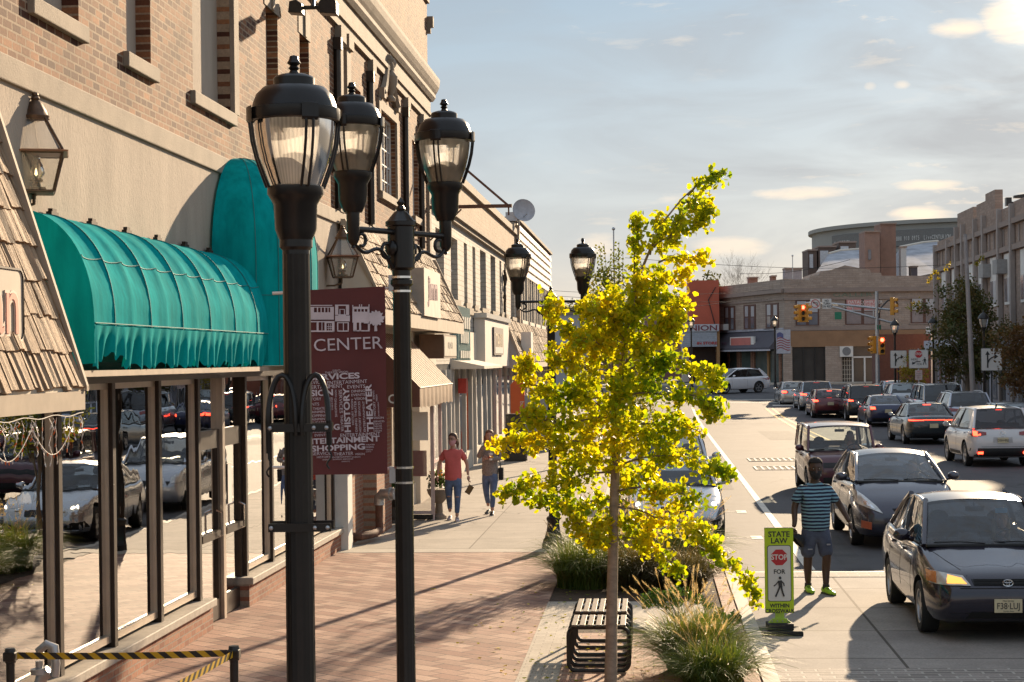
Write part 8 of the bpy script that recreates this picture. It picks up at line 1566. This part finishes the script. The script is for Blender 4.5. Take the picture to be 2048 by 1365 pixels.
def head_(par, c, skin, hairm, k=1.0, turn=0, tilt=0, hair='short', mask=None, glasses=False):
    T = Matrix.Translation(c) @ Matrix.Rotation(turn, 4, 'Z') @ Matrix.Rotation(tilt, 4, 'X') @ Matrix.Scale(k, 4)
    # shaped skull: rows from crown to chin, wider at the cheekbones, jaw narrowing forward
    rows = []
    for (z, rx, ry, cy_) in ((.125, .004, .004, .012), (.118, .035, .045, .012), (.10, .058, .075, .012), (.07, .073, .092, .008), (.035, .077, .097, .004), (.0, .076, .094, .0), (-.03, .073, .088, -.004), (-.06, .066, .078, -.012), (-.085, .054, .062, -.024), (-.105, .036, .042, -.038), (-.115, .012, .016, -.046)):
        row = []
        for j in range(20):
            a = 2 * math.pi * j / 20; x = rx * math.cos(a); y = cy_ + ry * math.sin(a)
            if math.sin(a) < -.3:
                if .0 < z < .03: y += .006 * max(0, 1 - abs(abs(x) - .032) / .02)          # eye sockets
                if z == .035: y -= .003
            row.append((x, y, z))
        rows.append(row)
    hd = MB(T).grid(rows, cu=True); hd.tube([(0, -.092, .018), (0, -.108, -.012), (0, -.113, -.025), (0, -.094, -.034)], [.007, .010, .014, .008], 8)
    for sg in (-1, 1): hd.ball((sg * .077, .008, .0), (.010, .020, .032), 10)
    hd.tube([(-.022, -.092, -.060), (0, -.100, -.058), (.022, -.092, -.060)], [.004, .006, .004], 6); ho = hd.build('head', skin, par, smooth=True)
    eye = M('eye_white', (.6, .58, .55), .3); iris = M('iris', (.03, .02, .015), .2)
    for sg in (-1, 1):
        MB(T).ball((sg * .030, -.082, .014), (.012, .008, .007), 10).build('eye', eye, ho, smooth=True); MB(T).ball((sg * .030, -.0885, .014), (.005, .003, .005), 8).build('iris', iris, ho, smooth=True); MB(T).tube([(sg * .016, -.094, .030), (sg * .032, -.096, .034), (sg * .048, -.086, .029)], .003, 5).build('eyebrow', hairm, ho)
    hr = MB(T)
    if hair == 'short':
        rw = []
        for (z, rx, ry, cy_) in ((.142, .004, .004, .01), (.138, .04, .05, .012), (.12, .066, .082, .014), (.09, .083, .102, .012), (.06, .086, .105, .012), (.03, .083, .103, .018)): rw.append([(rx * math.cos(2 * math.pi * j / 24) + rx * .04 * math.sin(j * 5.1 + z * 90), max(-.088 if z > .07 else -.02, cy_ + ry * math.sin(2 * math.pi * j / 24)), z + .003 * math.sin(j * 7 + z * 200)) for j in range(24)])
        hr.grid(rw, cu=True)
    else:
        rw = []
        for (z, rx, ry, cy_, fr_) in ((.138, .004, .004, .01, -1), (.132, .045, .055, .012, -1), (.11, .07, .088, .014, -.08), (.08, .084, .104, .012, -.075), (.04, .088, .106, .012, -.03), (.0, .088, .105, .018, .0), (-.05, .086, .098, .022, .012), (-.09, .07 if hair == 'tail' else .088, .085, .03, .02)): rw.append([(rx * math.cos(2 * math.pi * j / 24), max(fr_, cy_ + ry * math.sin(2 * math.pi * j / 24)), z) for j in range(24)])
        hr.grid(rw, cu=True)
        if hair == 'tail': hr.tube([(0, .10, .03), (.02, .15, .0), (.04, .15, -.08), (.05, .12, -.17)], [.028, .034, .028, .008], 10)
        else:
            for x, ln_ in ((-.075, .24), (-.05, .27), (.0, .28), (.05, .27), (.075, .22)): hr.tube([(x, .02 if abs(x) > .06 else .06, .02), (x * 1.15, .03 if abs(x) > .06 else .08, -.10), (x * 1.25, .01 if abs(x) > .06 else .07, -ln_)], [.034, .04, .012], 9)
    hr.build('hair', hairm, ho, smooth=True)
    if mask:
        rw = []
        for (z, rx, ry, cy_) in ((-.012, .079, .103, -.002), (-.04, .077, .110, -.006), (-.075, .066, .092, -.018), (-.105, .046, .066, -.03), (-.12, .03, .035, -.04)): rw.append([(rx * math.cos(a), cy_ + ry * math.sin(a), z) for a in [math.pi * (1.02 + .96 * j / 14) for j in range(15)]])
        mo_ = MB(T).grid(rw).build('mask', mask[0], ho, smooth=True)
        if len(mask) > 1:
            for x in (-.055, -.03, -.005, .02, .045): MB(T).tube([(x, -.104 + abs(x) * .45, -.035), (x + .012, -.102 + abs(x) * .4, -.075)], .003, 5).build('mask_print', mask[1], mo_)
    if glasses:
        gl_ = MB(T)
        for sg in (-1, 1): gl_.tube([(sg * .034 + .022 * math.cos(a), -.102, .012 + .017 * math.sin(a)) for a in [i * math.pi / 6 for i in range(12)]], .0025, 4, closed=True).tube([(sg * .056, -.10, .016), (sg * .08, .0, .012)], .0022, 4)
        gl_.tube([(-.012, -.104, .014), (.012, -.104, .014)], .0022, 4).build('glasses', trimk, ho)
    return ho
V = Vector
def striped(name, c1, c2, w=.05):
    mt = bpy.data.materials.new(name); mt.use_nodes = True; t = mt.node_tree; b = P(mt); tc_ = t.nodes.new('ShaderNodeTexCoord'); s_ = t.nodes.new('ShaderNodeSeparateXYZ'); t.links.new(tc_.outputs['Object'], s_.inputs[0])
    n = N(t, 'ShaderNodeTexNoise', i_Scale=5.0); t.links.new(tc_.outputs['Object'], n.inputs['Vector']); z = math_n(t, 'ADD', s_.outputs[2], math_n(t, 'MULTIPLY', n.outputs[0], .03)); f = math_n(t, 'GREATER_THAN', math_n(t, 'FRACT', math_n(t, 'DIVIDE', z, w)), .52)
    t.links.new(mixc(t, f, c1, c2), b.inputs['Base Color']); b.inputs['Roughness'].default_value = .9; return mt
denim = M('denim', (.075, .09, .14), .9, 0, .35, 7, .5, bscale=60); denim2 = M('blue_denim', (.10, .14, .24), .9, 0, .35, 7, .5, bscale=60); hairb = M('black_hair', (.015, .012, .010), .85, 0, .3, 40, .8, bscale=120)
hairr = M('brown_hair', (.075, .035, .022), .6, 0, .4, 30, .5, stretch=(3, 3, .4)); hairr2 = M('auburn_hair', (.15, .06, .03), .6, 0, .4, 30, .5, stretch=(3, 3, .4)); skd = M('dark_skin', (.075, .038, .024), .5, 0, .08, 9); skl = M('light_skin', (.50, .27, .19), .5, 0, .06, 9)
# ---- man on the crosswalk
mn = thing('person', 'man in teal striped tee, denim shorts and neon green shoes beside the crossing sign', 'person', (2.21, 24.6, -.112), R(14))
pv, ch, nk = V((0, 0, .93)), V((0, .015, 1.30)), V((0, .02, 1.52)); sL, sR = V((.205, .02, 1.42)), V((-.205, .02, 1.42)); eL, eR = V((.36, .05, 1.18)), V((-.29, .03, 1.16)); wL, wR = V((.46, -.05, .95)), V((-.33, -.06, .90)); hL, hR = V((.105, 0, .88)), V((-.105, 0, .88)); kL, kR = V((.125, -.08, .50)), V((-.105, .03, .50)); aL, aR = V((.10, -.10, .09)), V((-.07, .14, .10))
skinmesh('body', [[(pv, .11), (V((0, 0, 1.1)), .12), (ch, .13), (V((0, .02, 1.44)), .08), (nk, .062), (V((0, .0, 1.60)), .06)], [(ch, .13), (sL, .055), (eL, .048), (V((.43, -.01, 1.03)), .036), (wL, .03)], [(ch, .13), (sR, .055), (eR, .048), (V((-.305, -.03, .99)), .038), (wR, .03)], [(pv, .11), (hL, .08), (kL, .066), (V((.125, -.03, .34)), .062), (aL, .04)], [(pv, .11), (hR, .08), (kR, .066), (V((-.105, .05, .34)), .062), (aR, .04)]], skd, mn)
tee = striped('striped_tee', (.016, .02, .045), (.20, .36, .45), .047)
skinmesh('shirt', [[(V((0, 0, .80)), (.20, .165)), (V((0, 0, .92)), (.21, .17)), (V((0, 0, 1.02)), (.215, .175)), (V((0, .0, 1.18)), (.215, .175)), (V((0, .01, 1.31)), (.19, .15)), (V((0, .02, 1.44)), (.11, .09)), (V((0, .02, 1.51)), .072)], [(V((0, .01, 1.31)), (.19, .15)), (sL + V((-.02, 0, -.02)), .083), (V((.265, .035, 1.28)), .082), (V((.30, .045, 1.22)), .082)], [(V((0, .01, 1.31)), (.19, .15)), (sR + V((.02, 0, -.02)), .083), (V((-.255, .03, 1.28)), .082), (V((-.275, .03, 1.22)), .082)]], tee, mn)
skinmesh('shorts', [[(V((0, 0, 1.02)), (.17, .14)), (V((0, 0, .88)), (.185, .155)), (V((.10, -.01, .76)), .122), (V((.12, -.04, .60)), .108), (V((.125, -.05, .47)), .103)], [(V((0, 0, .88)), (.185, .155)), (V((-.10, 0, .76)), .122), (V((-.113, .01, .60)), .108), (V((-.115, .015, .47)), .103)]], denim, mn)
MB().box(-.15, -.09, -.115, -.10, .60, .615).box(.10, .15, -.158, -.148, .66, .68).build('shorts_rip', M('pale_thread', (.35, .35, .38), .9), mn)
head_(mn, (0, -.015, 1.68), skd, hairb, 1.12, R(-12), R(4), 'short', (M('black_mask', (.02, .02, .022), .8), M('mask_white', (.5, .5, .5), .8)))
neon = M('neon_shoe', (.35, .62, .02), .5, 0, .15, 20)
def shoe(par, a, yaw, mat, k=1.0, sole=None):
    T = Matrix.Translation((a.x, a.y, 0)) @ Matrix.Rotation(yaw, 4, 'Z') @ Matrix.Scale(k, 4); rows = []
    for (y, w, h, z0) in ((.075, .018, .05, .012), (.065, .035, .085, .004), (.03, .042, .10, 0), (-.02, .043, .095, 0), (-.08, .047, .07, 0), (-.14, .050, .055, 0), (-.18, .042, .045, .002), (-.205, .02, .03, .008)): rows.append([(w * math.cos(q_), y, z0 + h * .5 + h * .5 * math.sin(q_)) for q_ in [math.pi * 2 * j / 14 for j in range(14)]])
    mb = MB(T).grid(rows, cu=True); mb.add(rows[0], [list(range(14))]); mb.add(rows[-1], [list(range(13, -1, -1))]); so = mb.build('shoe', mat, par, smooth=True)
    MB(T).prism([(.035 * s_ * (1.35 if y < 0 else 1.1), y) for s_, y in ((-1, .07), (-1, -.13), (-.6, -.2), (.6, -.2), (1, -.13), (1, .07))], 0, .02, 'z').build('sole', sole or white_p, so); MB(T).tube([(-.03, -.06, .075), (.03, -.085, .072)], .005, 4).tube([(-.03, -.09, .066), (.03, -.11, .062)], .005, 4).build('lace', blackv, so)
shoe(mn, aL, R(8), neon, 1.12, M('dark_sole', (.05, .05, .04))); shoe(mn, aR, R(-6), neon, 1.12, MATS['dark_sole'])
for a_ in (aL, aR): MB().tube([(a_.x, a_.y, .06), (a_.x, a_.y, .13)], [.05, .046], 12).build('sock', blackv, mn, smooth=True)
hand(mn, wL, (.15, -.35, -.9), (-.3, -.9, .2), skd, .35); hand(mn, wR, (-.05, -.2, -.95), (.3, -.9, 0), skd, .9)
cp = thing('cap', 'dark cap held in the right hand of the man on the crosswalk', 'cap', (1.935, 24.45, .60), R(20)); MB(Matrix.Rotation(R(50), 4, 'Y')).lathe([(.105, 0), (.10, .05), (.075, .09), (.03, .11), (0, .112)], 16).build('crown', M('black_cloth', (.02, .02, .022), .9), cp, smooth=True); MB(Matrix.Rotation(R(50), 4, 'Y')).prism([(-.08, -.05), (.08, -.05), (.075, -.14), (.03, -.18), (-.03, -.18), (-.075, -.14)], 0, .008, 'z').build('brim', MATS['black_cloth'], cp)
# ---- women walking on the sidewalk
def woman(label, loc, rz, arms, shirt, jeans, hair, hairkind, shoes, H=1.0, turn=0, longsl=False, glasses=False, face=None, rips=True, stride=.12):
    w_ = thing('person', label, 'person', loc, rz); S = Matrix.Scale(H, 4); sc_ = lambda v: V(v) * H
    pv, ch = sc_((0, 0, .90)), sc_((0, .01, 1.24)); sL, sR = sc_((.155, .015, 1.325)), sc_((-.155, .015, 1.325)); eL, wL, eR, wR = [sc_(q_) for q_ in arms]
    kL, kR = sc_((.085, -.07 - stride * .5, .48)), sc_((-.085, .0, .48)); aL, aR = sc_((.07, -.04 - stride, .08)), sc_((-.075, .16, .10 + .05))
    hl_, hr_ = sc_((.09, 0, .84)), sc_((-.09, 0, .84)); f_ = H
    skinmesh('body', [[(pv, .09 * f_), (sc_((0, 0, 1.06)), .09 * f_), (ch, .10 * f_), (sc_((0, .015, 1.38)), .06 * f_), (sc_((0, .01, 1.44)), .048 * f_), (sc_((0, -.01, 1.50)), .048 * f_)], [(ch, .10 * f_), (sL, .045 * f_), (eL, .04 * f_), (wL, .025 * f_)], [(ch, .10 * f_), (sR, .045 * f_), (eR, .04 * f_), (wR, .025 * f_)], [(pv, .09 * f_), (hl_, .06 * f_), (kL, .045 * f_), (aL, .034 * f_)], [(pv, .09 * f_), (hr_, .06 * f_), (kR, .045 * f_), (aR, .034 * f_)]], skl, w_)
    c2 = [[(sc_((0, 0, .74)), (.17 * f_, .14 * f_)), (sc_((0, 0, .84)), (.185 * f_, .145 * f_)), (sc_((0, 0, .96)), (.18 * f_, .145 * f_)), (sc_((0, 0, 1.10)), (.165 * f_, .135 * f_)), (sc_((0, -.01, 1.23)), (.16 * f_, .14 * f_)), (sc_((0, .01, 1.34)), (.10 * f_, .08 * f_)), (sc_((0, .01, 1.41)), .056 * f_)]]
    for s_, e_, wr_ in ((sL, eL, wL), (sR, eR, wR)): c2.append([(sc_((0, -.01, 1.23)), (.16 * f_, .14 * f_)), (s_, .063 * f_), (s_.lerp(e_, .55), .064 * f_)] + ([(e_, .056 * f_), (e_.lerp(wr_, .85), .042 * f_)] if longsl else [(s_.lerp(e_, .7), .062 * f_)]))
    skinmesh('shirt', c2, shirt, w_)
    skinmesh('trousers', [[(sc_((0, 0, 1.0)), (.14 * f_, .12 * f_)), (sc_((0, 0, .85)), (.17 * f_, .14 * f_)), (sc_((.085, -.02, .72)), .10 * f_), (kL + V((0, 0, .0)), .068 * f_), (kL.lerp(aL, .5), .056 * f_), (aL + V((0, 0, .06)), .047 * f_)], [(sc_((0, 0, .85)), (.17 * f_, .14 * f_)), (sc_((-.085, 0, .72)), .10 * f_), (kR, .068 * f_), (kR.lerp(aR, .5), .056 * f_), (aR + V((0, 0, .05)), .047 * f_)]], jeans, w_)
    if rips: 
        for kk in (kL, kR): MB().ball(kk + V((0, -.058 * f_, -.01)), (.04, .014, .014), 8).build('knee_rip', skl, w_, smooth=True)
    head_(w_, sc_((0, -.02, 1.565)), skl, hair, .98 * H, turn, 0, hairkind, face, glasses); shoe(w_, aL + V((0, .02, 0)), R(4), shoes, .9); shoe(w_, aR + V((0, .02, 0)), R(-6), shoes, .9)
    return w_, wL, wR
coral = M('coral_tee', (.62, .13, .12), .9, 0, .1, 9, .4, bscale=50); greyk = M('grey_knit', (.26, .22, .20), .95, 0, .35, 45, .6, bscale=90)
w1, wL, wR = woman('woman in coral tee and ripped jeans walking on the left sidewalk, wallet on a strap', (-3.82, 34.6, 0), R(4), [(.27, .05, 1.10), (.29, -.03, .87), (-.27, .05, 1.10), (-.30, -.02, .88)], coral, denim2, hairr, 'tail', M('pink_shoe', (.6, .5, .5), .7), 1.0, R(-22), False, True, (M('pink_mask', (.60, .30, .32), .8),))
hand(w1, wL, (.1, -.2, -.95), (0, -1, 0), skl, .7); hand(w1, wR, (-.1, -.2, -.95), (0, -1, 0), skl, .5)
wa = thing('wallet', 'brown diamond shaped wallet dangling on a strap from the woman in coral', 'wallet', (-3.50, 34.52, .60)); MB(Matrix.Rotation(R(32), 4, 'Y')).box(-.055, .055, -.01, .01, -.09, .09).build('pouch', M('brown_leather', (.16, .09, .03), .5), wa, bevel=.006); MB().tube([(-.02, 0, .2), (0, 0, .09)], .005, 5).build('strap', MATS['brown_leather'], wa)
w2_, wL, wR = woman('woman in grey knit top with long auburn hair, hand raised to her mouth', (-3.22, 35.9, 0), R(-6), [(.24, -.06, 1.12), (.02, -.22, 1.13), (-.22, -.06, 1.14), (-.04, -.20, 1.38)], greyk, denim2, hairr2, 'long', M('black_shoe', (.03, .03, .03), .6), 1.0, R(10), True, False, None, False, .14)
hand(w2_, wL, (-.9, -.3, 0), (0, -.3, 1), skl, 1.0, 1); hand(w2_, wR, (.25, -.2, .9), (.9, -.3, 0), skl, .9)
cu_ = thing('drink_cup', 'white and red paper cup held by the woman in grey', 'cup', (-3.18, 35.64, 1.10)); MB().lathe([(0, 0), (.032, 0), (.042, .14), (.044, .145), (0, .15)], 14).build('cup', white_p, cu_, smooth=True); MB().lathe([(.0365, .04), (.041, .10)], 14).build('band', M('cup_red', (.5, .08, .06)), cu_, smooth=True); MB().tube([(0, 0, .14), (.01, 0, .24)], .004, 5).build('straw', white_p, cu_)
bg_ = thing('shoulder_bag', 'black bag on the hip of the woman in grey', 'bag', (-3.0, 35.95, .82)); MB().prism(rrect(-.12, .12, -.13, .12, .04), -.05, .05, 'x').build('bag_body', M('black_cloth', (.02, .02, .022)), bg_, bevel=.01); MB().tube([(0, -.1, .1), (-.06, -.02, .5), (-.16, .05, .58)], .01, 6).build('strap', MATS['black_cloth'], bg_)
# ---- driver of the nearest sedan
dr = thing('person', 'driver with long fair hair behind the wheel of the nearest dark sedan', 'person', (4.26, 22.35, -.10), R(.5))
skinmesh('body', [[(V((0, .12, .62)), .12), (V((0, .1, .85)), .12), (V((0, .12, 1.0)), .07), (V((0, .1, 1.08)), .05)], [(V((0, .1, .85)), .12), (V((.17, .08, .93)), .055), (V((.22, -.12, .78)), .042), (V((.13, -.36, .86)), .028)], [(V((0, .1, .85)), .12), (V((-.17, .08, .93)), .055), (V((-.2, -.12, .78)), .042), (V((-.10, -.36, .86)), .028)]], skl, dr)
skinmesh('shirt', [[(V((0, .12, .6)), .15), (V((0, .1, .84)), (.16, .13)), (V((0, .12, .97)), .09)], [(V((0, .1, .84)), (.16, .13)), (V((.17, .08, .92)), .07), (V((.2, -.03, .84)), .06)], [(V((0, .1, .84)), (.16, .13)), (V((-.17, .08, .92)), .07), (V((-.19, -.03, .84)), .06)]], M('pale_shirt', (.35, .33, .33), .9), dr)
head_(dr, (0, .06, 1.17), skl, M('fair_hair', (.35, .24, .13), .6, 0, .3, 30), .95, 0, 0, 'long'); hand(dr, (.13, -.36, .86), (-.3, -.5, .6), (-1, 0, 0), skl, 1.2); hand(dr, (-.10, -.36, .86), (.3, -.5, .6), (1, 0, 0), skl, 1.2)

for nm_, lb_, (dx_, dy_, dz_) in (('person', 'driver seated behind the wheel of the slate grey hatchback', (4.62, 32.3, -.06)), ('person', 'driver seated in the boxy maroon wagon, third in the queue', (4.70, 43.05, .02))):
    c_ = copy_tree(dr); c_.location = (dx_, dy_, dz_); c_['label'] = lb_
